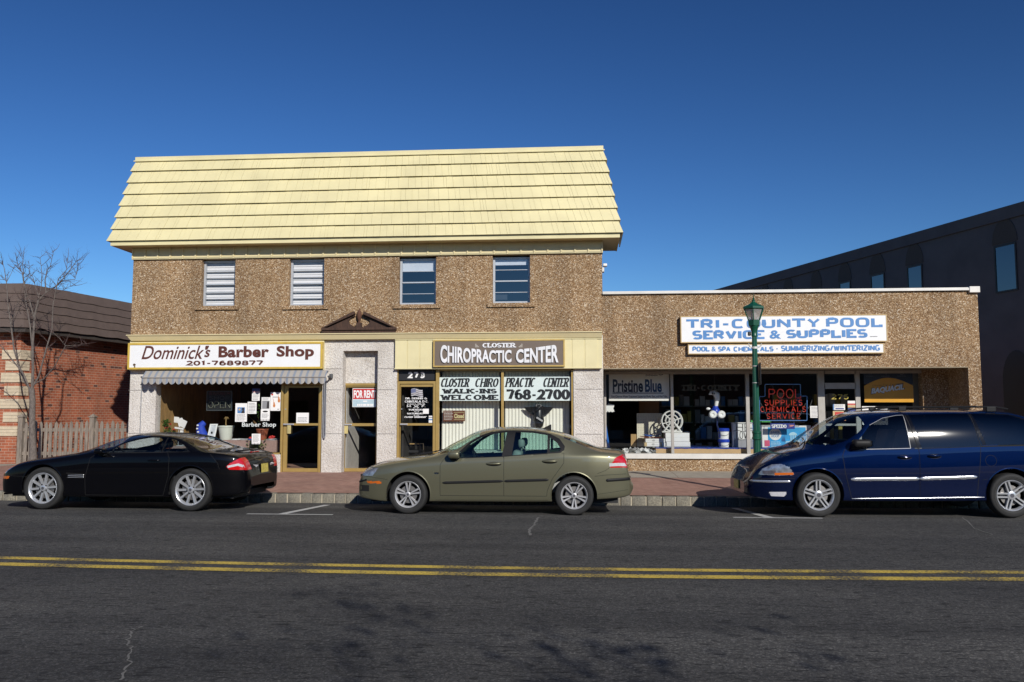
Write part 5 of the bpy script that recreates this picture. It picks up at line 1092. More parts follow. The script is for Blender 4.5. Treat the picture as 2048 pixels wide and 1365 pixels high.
# buckets
y = YG + .55
def bucket(p0, p1, q0, q1, lab, zb):
    a, b, c, d = rect(p0, q0, p1, q1, y); x, r = (a + b) / 2, (b - a) / 2; G = thing("bucket", lab, "bucket", (x, y + r, zb), 0, "stacked buckets"); mb = MB()
    mb.lathe([(0, 0), (r * .86, 0), (r * .96, d - zb - .06), (0, d - zb - .06)], (x, y + r, zb), 'z', 24); mb.build("body", WHITE, G, True)
    mb = MB(); mb.lathe([(r * .97, d - zb - .08), (r * 1.06, d - zb - .075), (r * 1.07, d - zb - .02), (r * .95, d - zb), (0, d - zb)], (x, y + r, zb), 'z', 24); mb.build("lid", BLUE, G, True)
    mb = MB(); h = d - zb; mb.lathe([(r * .90, h * .12), (r * .94, h * .62)], (x, y + r, zb), 'z', 12, -.2, 1.1); mb.lathe([(r * .905, h * .12), (r * .945, h * .62)], (x, y + r, zb), 'z', 12, 3.4, 4.0); mb.build("label_print", dull("label_blue", (.08, .12, .5), .5), G)
    mb = MB(); mb.tube([(x + r * math.cos(t), y + r - r * 1.03 * abs(math.sin(t)), zb + h * .78 - .12 * math.sin(t)) for t in [math.pi * i / 14 for i in range(15)]], .005, 5); mb.build("handle", dull("dark_wire", (.1, .1, .1), .4), G)
    return d
z = bucket(1438, 1461, 879, 898, "lower white bucket with blue lid in the pool shop window", zd + .013); bucket(1437, 1461, 857, 879, "upper white bucket with blue lid, stacked on another bucket", z + .001)
# white box with bold outlined letters
y = YG + .5; a, b, c, d = rect(1466.5, 845.5, 1505, 880, y); mb = MB(); mb.rbox(a, b, y, y + .3, zd + .013, d, .01, 1); mb.mat(2).box(a + .003, b - .003, y - .001, y - .0003, zd + .015, c); mb.mat(1)
hz = (d - c)
for s, q0, q1 in (("HE", .52, .92), ("LOVE", .06, .48)):
    st, Lx = layout(s, .3)
    for P in st: mb.tube([(a + .08 + (b - a - .14) * p / Lx, y - .004, c + hz * q0 + hz * (q1 - q0) * q) for p, q in P], .008, 5)
for P in (((0, .5), (.2, .56), (.5, .47), (1, .53)), ((.02, .05), (.4, .0), (.98, .04)), ((.05, .97), (.5, .93), (.97, .96))): mb.tube([(a + (b - a) * p, y - .004, c + hz * q) for p, q in P], .006, 5)
tag(mb.build("white_carton", [MAT["white_carton_board"], BLK, dull("grey_box_base", (.3, .3, .32), .7)]), "white box with bold black outline lettering behind the mullion beside the lamp post", "carton")
y = YG + .6; a, b, c, d = rect(1503, 845, 1522, 898, y); mb = MB(); mb.box(a, b, y, y + .3, zd + .013, d); mb.mat(1).box(a + .03, b - .02, y - .002, y - .0005, c + .2, d - .06); mb.mat(2).box(a - .01, b + .25, y - .01, y + .3, d + .001, d + .05)
tag(mb.build("carton", [dull("navy_carton", (.02, .05, .16), .5), dull("blue_print", (.05, .25, .55), .5), dull("green_lid", (.05, .32, .07), .5)]), "navy carton with green strip on top, partly behind the lamp post", "carton")
# big white box with the blue pool game picture
y = YG + .4; a, b, c, d = rect(1524, 851, 1622.5, 905, y); G = thing("toy_box", "large white box with bright blue pool toy label under the red neon sign", "toy box", ((a + b) / 2, y + .2, zd + .013))
MB().rbox(a, b, y, y + .4, zd + .013, d, .012, 2).build("box", MAT["white_carton_board"], G); la, lb, lc, ld = rect(1536, 855, 1612, 905, y)
MB().box(la, lb, y - .002, y - .0005, zd + .02, ld).build("label", dull("cyan_label", (.02, .30, .62), .5, 0, .15, 9), G)
mb = MB(); cx, cz = at(1550.5, 869, y); mb.lathe([(0, -.004), (.145, -.004)], (cx, y - .001, cz), 'y', 28); mb.build("round_badge", dull("badge_cream", (.66, .68, .66), .5), G)
T = MB(); text(T, "JUNIOR", cx - .11, cx + .11, cz + .01, cz + .075, y - .007, .02); text(T, "HOOP", cx - .09, cx + .09, cz - .075, cz - .01, y - .007, .02); T.build("lettering", dull("steel_blue_lettering", (.06, .16, .35), .5), G)
T = MB(); cx, cz = at(1586, 871, y); T.prism([(cx + .10 * math.cos(t), cz + .075 * math.sin(t)) for t in [math.pi * i / 12 for i in range(13)]], y - .006, y - .002)
for dx in (-.05, 0, .05): T.box(cx + dx - .012, cx + dx + .012, y - .006, y - .002, cz - .14, cz - .001)
for i in range(16): T.ball((cx + random.uniform(-.17, .2), y - .004, cz - .15 + random.uniform(-.04, .03)), .025, .002, .012, 8, 5)
T.build("fountain_print", dull("pale_cyan_print", (.35, .58, .70), .5), G)
T = MB()
for dx in (-.26, -.23, -.2, .22): T.prism([(cx + dx - .02, cz - .15), (cx + dx + .02, cz - .15), (cx + dx, cz + .02 + dx * .1)], y - .006, y - .002)
T.build("tree_print", dull("deep_blue_print", (.01, .10, .28), .5), G); T = MB(); r = rect(1542, 883, 1562, 903, y); scribble(T, r[0], r[1], r[2], r[3], y - .005, 7, .85, .5); r = rect(1526.5, 855, 1534, 868, y); scribble(T, r[0], r[1], r[2], r[3], y - .004, 4, .7, .3); T.build("small_print", MAT["pale_cyan_print"], G)
r = rect(1529, 881, 1539.5, 893, y); mb = MB(); mb.box(r[0], r[1], y - .007, y - .005, r[2], r[3]); mb.build("price_tag", dull("pink_tag", (.58, .08, .16), .6), G)
# neon sign
y = YG + .16; f = lambda p, q: (lambda v: (v[0], y, v[1]))(at(p, q, y)); G = thing("neon_sign", "red neon sign with blue outline listing pool supplies, chemicals and service", "neon sign", f(1566, 842))
def rounded(pts, r=2.2):
    out = []
    for i, p in enumerate(pts):
        p, a_, b_ = Vector(p), Vector(pts[i - 1]), Vector(pts[(i + 1) % len(pts)]); u, v = (a_ - p).normalized() * r, (b_ - p).normalized() * r
        for t in (0, .33, .67, 1): out.append((p + u) * (1 - t) ** 2 + p * 2 * t * (1 - t) + (p + v) * t * t)
    return out + [out[0]]
NB, NR = m_neon("blue_neon_tube", (.10, .22, .5), .06), m_neon("red_neon_tube", (.62, .05, .03), .17)
mb = MB(); mb.tube([f(*p) for p in rounded([(1530, 769), (1601, 769), (1601, 792.5), (1614, 792.5), (1614, 841.5), (1519, 841.5), (1519, 793.5), (1530, 793.5)])], .010, 6, False); mb.build("outline_tube", NB, G, True)
T = MB()
for s, p0, p1, q0, q1, rr, gp in (("POOL", 1538, 1601, 779, 796.5, .011, .32), ("SUPPLIES", 1529.5, 1604, 800.5, 811, .0065, .45), ("CHEMICALS", 1521.5, 1611, 814, 824, .0065, .5), ("SERVICE", 1534, 1600, 828, 838, .0065, .5)): r = rect(p0, q0, p1, q1, y); tubes(T, s, r[0], r[1], r[2], r[3], y, rr, gp)
T.build("letter_tube", NR, G, True); y2 = y + .05; 
y2 = y + .03; T = MB(); q = lambda p, s: (at(p, s, y2)[0], y2, at(p, s, y2)[1])
for p in ((1521, 806, 1537, 839), (1612, 806, 1596, 839), (1546, 771, 1546, 840), (1586, 771, 1586, 840)): T.tube([q(p[0], p[1]), q(p[2], p[3])], .006, 5)
T.tube([q(1614, 820), (at(1620, 812, y2)[0], y2 - .02, at(1620, 812, y2)[1]), (at(1625, 798, y2)[0], y2, at(1625, 798, y2)[1])], .008, 5)
for p in (1541, 1588): T.tube([q(p, 842), q(p, 848)], .006, 5)
T.build("wire", dull("neon_wire", (.10, .10, .105), .5), G)
y = YG + .14; a, b, c, d = rect(1541, 847, 1589.5, 858.5, y); G = thing("brand_plate", "small blue plate with white capitals hanging below the neon sign", "sign", ((a + b) / 2, y, c)); MB().box(a, b, y, y + .015, c, d).build("plate", dull("navy_plate", (.012, .028, .22), .4), G)
T = MB(); r = rect(1543, 849.5, 1573, 856.5, y); slab(T, "SPEEDO", r[0], r[1], r[2], r[3], y - .003, .020, .011, .012, 0, .34); T.build("lettering", WHITE, G); T = MB(); p = lambda u, v: at(u, v, y); T.prism([p(1575, 855.5), p(1582, 852.5), p(1576, 850.2), p(1588, 850.5), p(1587, 852.5)][::-1], y - .004, y - .001); T.build("arrow_mark", dull("salmon_mark", (.62, .25, .2), .5), G)
yn = YG + .06
paper((1620.5, 812.5, 1638, 836), "notice", "handwritten white notice on the glass between neon sign and shop door", "notice", None, yn, lines=(8, .05, .95))
STK = "stickers on the pool shop door"; yd = YG + .05
def st1(mb, a, b, c, d, w, h, y): mb.mat(2).quad(a, a + .1 * w, c, d, y); mb.mat(5).quad(a + .2 * w, b - .1 * w, c + .12 * h, c + .35 * h, y)
paper((1666, 809, 1690, 820.5), "sticker", "white and pale blue sticker beneath the yellow door number", "sticker", STK, yd, st1, lines=(3, .45, .95))
def st2(mb, a, b, c, d, w, h, y): mb.mat(7).quad(a, b, c, d, y); mb.mat(6).quad(a + .15 * w, b - .15 * w, c + .5 * h, c + .9 * h, y - .001); mb.mat(4).quad(a, b, c, c + .35 * h, y - .001)
paper((1666, 822.5, 1691.5, 842), "sticker", "tan and red sticker below the white and pale blue one", "sticker", STK, yd, st2)
def st3(mb, a, b, c, d, w, h, y): mb.mat(6).quad(a, b, c + .38 * h, c + .6 * h, y); mb.mat(7).quad(a, b, c, c + .36 * h, y)
paper((1695.5, 802, 1713, 815.5), "sticker", "white sticker with red band, highest on the pool shop door glass", "sticker", STK, yd, st3)
def st4(mb, a, b, c, d, w, h, y): mb.mat(5).quad(a, b, c + .4 * h, d, y); mb.mat(2).quad(a + .1 * w, b, c, c + .38 * h, y)
paper((1696, 816.5, 1713, 831), "sticker", "dark blue sticker below the red banded one", "sticker", STK, yd, st4)
# orange banner right of the door
y = YG + .12; a, b, c, d = rect(1728, 739, 1826, 805, y); G = thing("window_banner", "orange arched banner on navy with white slanted lettering above the white hours board", "banner", ((a + b) / 2, y, c)); h, w = d - c, b - a
MB().box(a, b, y, y + .003, c + h * .55, d).build("navy_top", dull("navy_banner", (.015, .022, .05), .5), G)
arch = [(a, c)] + [(b, c)] + [(a + w * (1 - t), c + h * (.50 + .24 * math.sin(math.pi * t))) for t in [i / 20 for i in range(21)]]
MB().prism(arch, y - .004, y - .001).build("orange_field", dull("orange_banner", (.78, .36, .015), .4, 0, .06), G)
T = MB(); r = rect(1742, 774, 1806, 790, y); v0 = r[2]; text(T, "BAQUACIL", r[0], r[1], r[2], r[3], y - .008, .055, .15, lambda u, v: (u, v * .8 + u * .55)); T.build("lettering", dull("silver_lettering", (.80, .81, .84), .4), G); T = MB(); text(T, "BAQUACIL", r[0] - .015, r[1] + .018, r[2] - .022, r[3] + .02, y - .0055, .03, .15, lambda u, v: (u, v * .8 + u * .55)); T.build("lettering_edge", dull("navy_letter_edge", (.02, .022, .05), .5), G)
T = MB(); r = rect(1744, 766.5, 1800, 774, y); text(T, "Chlorine-Free, Carefree", r[0], r[1], r[2], r[3], y - .006, .0, 0, lambda u, v: (u, v * .5 + .5 * u)); T.build("small_print", dull("brown_print", (.28, .1, .01), .5), G)
T = MB()
for p in (1740, 1771, 1803):
    cx, cz = at(p, 745.5, y); T.tube([(cx + .05 * math.cos(t), y - .004, cz + .05 * math.sin(t)) for t in [2 * math.pi * i / (16 if p > 1800 else 4 if p < 1750 else 3) + .8 for i in range((16 if p > 1800 else 4 if p < 1750 else 3) + 1)]], .007, 5); scribble(T, cx - .1, cx + .1, cz - .1, cz - .075, y - .003, 1)
T.build("icon", dull("dim_icon", (.12, .14, .18), .5), G)
paper((1724.5, 813, 1775.5, 850), "notice", "white hours board on the glass under the orange banner", "notice", None, yn, lambda mb, a, b, c, d, w, h, y: [mb.mat(5), text(mb, "POOL S", a + .3 * w, b - .1 * w, c + .56 * h, c + .76 * h, y - .001, .03), text(mb, "HOURS", a + .3 * w, b - .1 * w, c + .2 * h, c + .40 * h, y - .001, .03), mb.mat(1).quad(a + .1 * w, a + .35 * w, d - .12 * h, d - .08 * h, y)])
mb = MB(); a, b, c, d = rect(1826, 739, 1845, 850, YG + .3); mb.box(a, b, YG + .3, YG + .34, .4, d); tag(mb.build("screen", dull("beige_panel", (.20, .18, .14), .8)), "tall beige panel standing beside the orange arched banner", "panel")
T = MB(); r = rect(1362, 770, 1478, 782, YG + .07); slab(T, "TRI-COUNTY", r[0], r[1], r[2], r[3], YG + .062, .04, .035, .05, 0, .5); tag(T.build("window_lettering", dull("faded_gold_lettering", (.045, .036, .018), .6)), "faded dark gold capitals above the swan-necked toy", "window lettering")

# ------------------------------------------------------------------ street lamp
def m_haze():
    k = NT("hazy_lamp_glass"); tr = k.new("ShaderNodeBsdfTransparent"); tl = k.new("ShaderNodeBsdfTranslucent"); tl.inputs[0].default_value = (.75, .72, .70, 1); mx = k.new("ShaderNodeMixShader"); mx.inputs[0].default_value = .45
    k.p.inputs["Base Color"].default_value = (.6, .58, .56, 1); k.p.inputs["Roughness"].default_value = .25; m2 = k.new("ShaderNodeMixShader"); m2.inputs[0].default_value = .3
    k.link(tr.outputs[0], mx.inputs[1]); k.link(tl.outputs[0], mx.inputs[2]); k.link(mx.outputs[0], m2.inputs[1]); k.link(k.p.outputs[0], m2.inputs[2]); k.link(m2.outputs[0], k.out.inputs[0]); return k.m
lx, ly = 3.3, 16.5; lz = pave_z(ly); GRN = dull("dark_green_enamel", (.006, .075, .042), .35, 0, .06, 8)
lzf = lambda q, p=1505: at(p, q, ly)[1]; PB = at(1516, 900, ly)[0] - .0
lx = at(1513.5, 870, ly)[0]
G = thing("street_lamp", "dark green fluted street lamp with hexagonal lantern on the pavement", "street lamp", (lx, ly, lz))
def flute(prof, n=16, dep=.08):
    mb = MB(); vs, fs = [], []
    m = n * 2
    for r, h in prof:
        for k in range(m): rr = r * (1 - dep * (k % 2)); t = 2 * math.pi * k / m; vs.append((lx + rr * math.cos(t), ly + rr * math.sin(t), h))
    for i in range(len(prof) - 1):
        for k in range(m): fs.append((i * m + k, i * m + (k + 1) % m, (i + 1) * m + (k + 1) % m, (i + 1) * m + k))
    return mb.add(vs, fs)
mb = flute([(.066, lzf(864)), (.047, lzf(672))]); mb.build("shaft", GRN, G)
mb = flute([(.10, lz + .3), (.074, lz + .42), (.066, lzf(879))], 16, .07); mb.lathe([(0, 0), (.2, 0), (.2, .1), (.17, .14), (.16, .24), (.12, .3), (.10, .31)], (lx, ly, lz), 'z', 20)
mb.lathe([(.072, lzf(880)), (.088, lzf(879)), (.088, lzf(875.5)), (.078, lzf(874)), (.078, lzf(868)), (.086, lzf(867)), (.086, lzf(863.5)), (.066, lzf(862))], (lx, ly, 0), 'z', 24); mb.build("base", GRN, G, True, 30)
mb = MB(); mb.lathe([(.047, lzf(674)), (.056, lzf(673)), (.056, lzf(670)), (.052, lzf(669)), (.055, lzf(664)), (.075, lzf(656)), (.095, lzf(652)), (.095, lzf(650))], (lx, ly, 0), 'z', 20); mb.build("collar", GRN, G, True, 30)
rot = math.pi / 6 * .5
def hexr(mb, prof, n=6):
    vs, fs = [], []
    for r, h in prof:
        for k in range(n): t = 2 * math.pi * k / n + rot; vs.append((lx + r * math.cos(t), ly + r * math.sin(t), h))
    for i in range(len(prof) - 1):
        for k in range(n): fs.append((i * n + k, i * n + (k + 1) % n, (i + 1) * n + (k + 1) % n, (i + 1) * n + k))
    fs += [tuple(range(n - 1, -1, -1)), tuple(range((len(prof) - 1) * n, len(prof) * n))]; return mb.add(vs, fs)
r0, r1 = .112, .190; zc0, zc1, zg0, zg1 = lzf(653), lzf(641), lzf(641), lzf(620)
mb = MB(); hexr(mb, [(.09, zc0), (r0, zc0 + .01), (r0 + .008, zc1)]); mb.build("cup", GRN, G)
lant = MB()
for k in range(6): t = 2 * math.pi * k / 6 + rot; lant.tube([(lx + (r0 + .004) * math.cos(t), ly + (r0 + .004) * math.sin(t), zg0), (lx + r1 * math.cos(t), ly + r1 * math.sin(t), zg1)], .009, 6)
lf = lant.build("lantern_frame", GRN, G)
mb = MB(); vs = []
for r, h in ((r0 - .002, zg0 + .002), (r1 - .006, zg1 - .002)):
    for k in range(6): t = 2 * math.pi * k / 6 + rot; vs.append((lx + r * math.cos(t), ly + r * math.sin(t), h))
mb.add(vs, [(k, (k + 1) % 6, 6 + (k + 1) % 6, 6 + k) for k in range(6)]); mb.build("lantern_glass", m_haze(), lf)
mb = MB(); mb.lathe([(0, 0), (.05, .0), (.06, .06), (.045, .17), (0, .19)], (lx, ly, zg0 + .01), 'z', 16); mb.build("bulb", dull("milky_bulb", (.55, .5, .47), .4), lf, True)
mb = MB(); hexr(mb, [(r1 + .006, zg1), (r1 + .024, zg1 + .015), (r1 + .024, zg1 + .05), (r1 + .004, zg1 + .062), (.10, lzf(609.5)), (.035, lzf(604)), (.028, lzf(602))]); mb.build("lantern_roof", GRN, lf)
mb = MB(); mb.lathe([(.028, lzf(603)), (.034, lzf(601.5)), (.02, lzf(600)), (.012, lzf(598.5)), (.02, lzf(597)), (.008, lzf(595.5)), (.002, lzf(588)), (0, lzf(587.5))], (lx, ly, 0), 'z', 12); mb.build("finial", GRN, lf, True)
mb = MB(); z = lzf(668, 1495); mb.rbox(lx - .12, lx - .06, ly - .03, ly + .03, z - .04, z + .04, .015, 2); mb.build("photocell", dull("black_plastic", (.015, .015, .016), .5), G)
mb = MB(); z = lzf(696)
for s in (-1, 1): mb.tube([(lx + s * .05, ly - .02, z), (lx + s * .09, ly - .04, z + .02), (lx + s * .12, ly - .05, z + .08)], .007, 5); mb.tube([(lx + s * .07, ly - .03, z), (lx + s * .13, ly - .04, z + .05)], .006, 5)
mb.lathe([(.052, z - .02), (.056, z - .02), (.056, z + .02), (.052, z + .02)], (lx, ly, 0), 'z', 16); mb.build("flag_holder", GALV, G)
z0, z1 = lzf(770, 1514), lzf(727, 1514); G2 = thing("parking_sign", "narrow black sign plate fixed edge-on to the green street lamp", "sign", (lx + .07, ly, z0))
mb = MB(); mb.add([(lx + .06, ly - .16, z0), (lx + .085, ly + .16, z0), (lx + .085, ly + .16, z1), (lx + .06, ly - .16, z1), (lx + .075, ly - .163, z0), (lx + .10, ly + .157, z0), (lx + .10, ly + .157, z1), (lx + .075, ly - .163, z1)], [(0, 3, 2, 1), (4, 5, 6, 7), (0, 1, 5, 4), (3, 7, 6, 2), (0, 4, 7, 3), (1, 2, 6, 5)]); mb.build("plate", BLK, G2)
mb = MB()
for z in (z0 + .03, z1 - .06): mb.lathe([(.062, z), (.066, z), (.066, z + .012), (.062, z + .012)], (lx, ly, 0), 'z', 16)
mb.build("strap", GALV, G2)

# ------------------------------------------------------------------ picket fence
FY = 22.6; f0, f1 = at(36, 900, FY)[0], at(256, 900, FY)[0]; G = thing("picket_fence", "weathered grey picket fence between the brick building and the barber shop", "fence", ((f0 + f1) / 2, FY, .25))
WD = m_wood("weathered_wood", (.135, .11, .09), (.30, .26, .215)); rk = random.Random(8); x = f0 + .16; zt_ = at(130, 843, FY)[1]; mb = MB()
while x < f1 - .05:
    w = .088; h = zt_ + rk.uniform(-.03, .03); t = rk.uniform(-.01, .01)
    mb.prism([(x, .30), (x + w, .30), (x + w + t, h - .09), (x + w * .85 + t, h - .05), (x + w * .5 + t, h), (x + w * .15 + t, h - .05), (x + t, h - .09)], FY - .012, FY + .01); x += w + .058 + rk.uniform(-.008, .008)
mb.build("pickets", WD, G); mb = MB()
for z in (.50, zt_ - .28): mb.box(f0, f1, FY + .011, FY + .05, z, z + .09)
mb.build("rail", WD, G)
for p in (40, 183): 
    x = at(p, 880, FY)[0]; mb = MB(); z1 = at(p, 828, FY)[1]; mb.box(x - .065, x + .065, FY - .03, FY + .10, .2, z1 - .1); mb.box(x - .085, x + .085, FY - .05, FY + .12, z1 - .1, z1 - .06); mb.lathe([(.085, 0), (0, .07)], (x, FY + .035, z1 - .06), 'z', 4, math.pi / 4, 2 * math.pi + math.pi / 4); mb.build("post", WD, G)

# ------------------------------------------------------------------ bare trees
BARK = m_bark()
def limb(mb, pts, rr, n=7): mb.tube(pts, rr, n)
def twigs(mb, p, d, L, r, depth, rk, up=.25):
    if depth == 0 or L < .05: return
    pts = [p]; q = p.copy(); dd = d.copy(); n = 4
    for i in range(n): dd = (dd + Vector((rk.gauss(0, .10), rk.gauss(0, .10), rk.gauss(0, .08) + up * .15))).normalized(); q = q + dd * L / n; pts.append(q.copy())
    mb.tube(pts, [r * (1 - .7 * i / n) for i in range(n + 1)], 5 if r > .006 else 4)
    for i in range(1, n + 1):
        k = rk.choice((0, 1, 1, 2)) if depth > 1 else rk.choice((0, 0, 1))
        for _ in range(k):
            a = Vector((rk.gauss(0, 1), rk.gauss(0, 1), rk.gauss(.15, .6))); a = (a - dd * a.dot(dd)).normalized(); nd = (dd * rk.uniform(.5, 1.0) + a * rk.uniform(.4, 1.0)).normalized()
            twigs(mb, pts[i], nd, L * rk.uniform(.25, .6), r * (1 - .7 * i / n) * .6, depth - 1, rk, up)
TY = 21.0; rk = random.Random(12)
def tp(px, py, dy=0.0): X_, Z_ = at(px, py, TY + dy); return Vector((X_, TY + dy, Z_))
base = tp(66, 940); G = thing("bare_tree", "leafless young tree with upright grey limbs in front of the picket fence", "tree", (base.x, TY, .25))
mb = MB(); limb(mb, [Vector((base.x - .01, TY, .2)), tp(66, 900), tp(64, 850), tp(65, 800), tp(63, 778)], [.12, .09, .078, .072, .07], 10); mb.build("trunk", BARK, G, True)
LIMBS = [ # pixel paths with a little depth
 ([(62, 785), (45, 745), (20, 715), (0, 690), (-30, 660)], .045, -.5), ([(62, 780), (48, 762), (28, 700), (22, 650), (16, 610), (13, 565), (8, 535), (3, 523)], .045, .3), ([(64, 780), (66, 740), (65, 690), (69, 640), (72, 620), (78, 600), (92, 586), (112, 573), (128, 556), (148, 530), (154, 522)], .06, .0),
 ([(65, 775), (78, 752), (92, 700), (104, 660), (106, 610), (112, 580), (117, 558), (133, 540), (135, 518)], .04, -.3), ([(66, 770), (88, 758), (108, 735), (131, 692), (118, 676), (104, 664)], .032, -.6), ([(65, 700), (60, 650), (52, 605), (48, 570), (44, 545), (36, 530), (33, 520)], .035, .25),
 ([(69, 640), (60, 605), (54, 590), (48, 562), (45, 530), (48, 504)], .03, -.2), ([(72, 620), (78, 590), (82, 577), (84, 545), (80, 515)], .03, .2), ([(78, 600), (70, 570), (66, 555), (58, 545), (58, 527)], .02, .35), ([(92, 586), (90, 560), (95, 540), (101, 532), (107, 503)], .028, -.1), ([(112, 573), (125, 562), (150, 559), (153, 545), (157, 526)], .022, .3), ([(104, 590), (122, 583), (138, 574), (152, 571)], .014, -.3), ([(131, 692), (145, 692), (160, 690), (176, 688)], .015, .1), ([(22, 650), (38, 600), (60, 590)], .015, -.3), ([(13, 565), (22, 548), (30, 530)], .012, .2)]
mb = MB(); tw = MB()
for P, r, dy in LIMBS:
    n = len(P); pts = [tp(px, py, dy * i / (n - 1)) for i, (px, py) in enumerate(P)]; limb(mb, pts, [max(.005, r * .62 * (1 - .85 * i / (n - 1))) for i in range(n)], 7)
    for i in range(2, n):
        for _ in range(4):
            t = rk.random(); p = pts[i - 1].lerp(pts[i], t); d = (pts[i] - pts[i - 1]).normalized(); a = Vector((rk.gauss(0, 1), rk.gauss(0, 1), rk.gauss(.2, .6))).normalized()
            twigs(tw, p, (d * .5 + a * .8).normalized(), rk.uniform(.15, .45), .007, 2, rk)
for c, n, s in ((tp(150, 690), 26, (.2, .1, .03)), (tp(108, 680), 14, (.1, .1, .06)), (tp(8, 560), 10, (.12, .1, .05))): pass
mb.build("limbs", BARK, G, True); tw.build("twigs", dull("purple_twig", (.10, .065, .06), .9), G)
# street tree across the road: its shadow falls on the near lane
rk = random.Random(5); TX, TY2 = 4.5, -4.75; G = thing("bare_tree", "big street tree with dry leaves across the road, casting branch shadows on the asphalt", "tree", (TX, TY2, -.13))
mb = MB(); limb(mb, [Vector((TX, TY2, -.13)), Vector((TX + .02, TY2, 1.2)), Vector((TX - .05, TY2, 2.4))], [.2, .16, .14], 10); mb.build("trunk", BARK, G, True); mb = MB()
for i in range(9): t = i * 2.4; twigs(mb, Vector((TX - .05, TY2, 2.0 + .08 * i)), Vector((math.cos(t) * .7, math.sin(t) * .6, 1.0)).normalized(), rk.uniform(2.2, 3.2), .055, 4, rk, .3)
mb.build("crown", BARK, G); mb = MB(); tips = [mb_v for mb_v in S.objects["crown"].data.vertices] if "crown" in S.objects else []
top = [v.co + G.location for v in tips if v.co.z > 3.6]
for i in range(950):
    p = rk.choice(top) + Vector((rk.gauss(0, .12), rk.gauss(0, .12), rk.gauss(0, .1))); q = Euler((rk.uniform(-3, 3), rk.uniform(-3, 3), rk.uniform(0, 6.3))).to_matrix(); s = rk.uniform(.04, .08)
    mb.add([p + q @ Vector(v) for v in ((0, -s, 0), (s * .6, 0, .02), (0, s, 0), (-s * .6, 0, .02))], [(0, 1, 2, 3)])
mb.build("dry_leaves", dull("dry_leaf", (.16, .09, .04), .9, 0, .3, 9), G)  # unseen leaf clumps, put in to thicken the branch shadows
# the row of shops opposite, which the windows and car flanks mirror
G = thing("shop_building", "plain brick row of shops across the road, opposite the barber shop", "building", (0, -20, -.13))
hl = []; 
for i in range(16): x = -30 + i * 4; hl += [(x, x + 2.6, .5, 2.6)]
for xa_, xb_, h_, m_ in ((-34, -12, 4.2, BRK), (-11.99, 3, 7.2, dull("painted_block", (.45, .43, .40), .8)), (3.01, 15, 4.6, BRK), (15.01, 36, 6.4, dull("tan_brick", (.3, .22, .15), .8))): wall(xa_, xb_, -.13, h_, -20.3, -20.0, hl).build("wall", m_, G); mb = MB(); mb.box(-33.9, 35.9, -20.6, -20.45, -.1, 4.1); mb.build("dark_window", BLK, G); 
# ------------------------------------------------------------------ cars
def pchip(xs, ys, x):
    xs, ys = np.asarray(xs, float), np.asarray(ys, float); h = np.diff(xs); d = np.diff(ys) / h; m = np.zeros(len(xs)); m[0], m[-1] = d[0], d[-1]
    for i in range(1, len(xs) - 1):
        if d[i - 1] * d[i] > 0: w1, w2 = 2 * h[i] + h[i - 1], h[i] + 2 * h[i - 1]; m[i] = (w1 + w2) / (w1 / d[i - 1] + w2 / d[i])
    x = np.clip(np.asarray(x, float), xs[0], xs[-1]); i = np.clip(np.searchsorted(xs, x, 'right') - 1, 0, len(xs) - 2); t = (x - xs[i]) / h[i]
    return (2 * t ** 3 - 3 * t ** 2 + 1) * ys[i] + (t ** 3 - 2 * t ** 2 + t) * h[i] * m[i] + (-2 * t ** 3 + 3 * t ** 2) * ys[i + 1] + (t ** 3 - t ** 2) * h[i] * m[i + 1]
def cv(pts, x): p = np.array(pts); return pchip(p[:, 0], p[:, 1], x)
def inpoly(poly, X, Z):
    r = np.zeros(X.shape, bool); n = len(poly)
    for i in range(n):
        x0, z0 = poly[i - 1]; x1, z1 = poly[i]
        if z0 == z1: continue
        c = ((z0 > Z) != (z1 > Z)) & (X < (x1 - x0) * (Z - z0) / (z1 - z0) + x0); r ^= c
    return r
SUBS = (3, 12, 12, 11, 8, 34, 12, 12)
def remap(sp, f, polys):
    for k in ('W', 'zb', 'zs', 'vs', 'zr', 'vr', 'zc'): sp[k] = [(f(x), v) for x, v in sp[k]]
    return [[(f(x), z) for x, z in p] for p in polys]
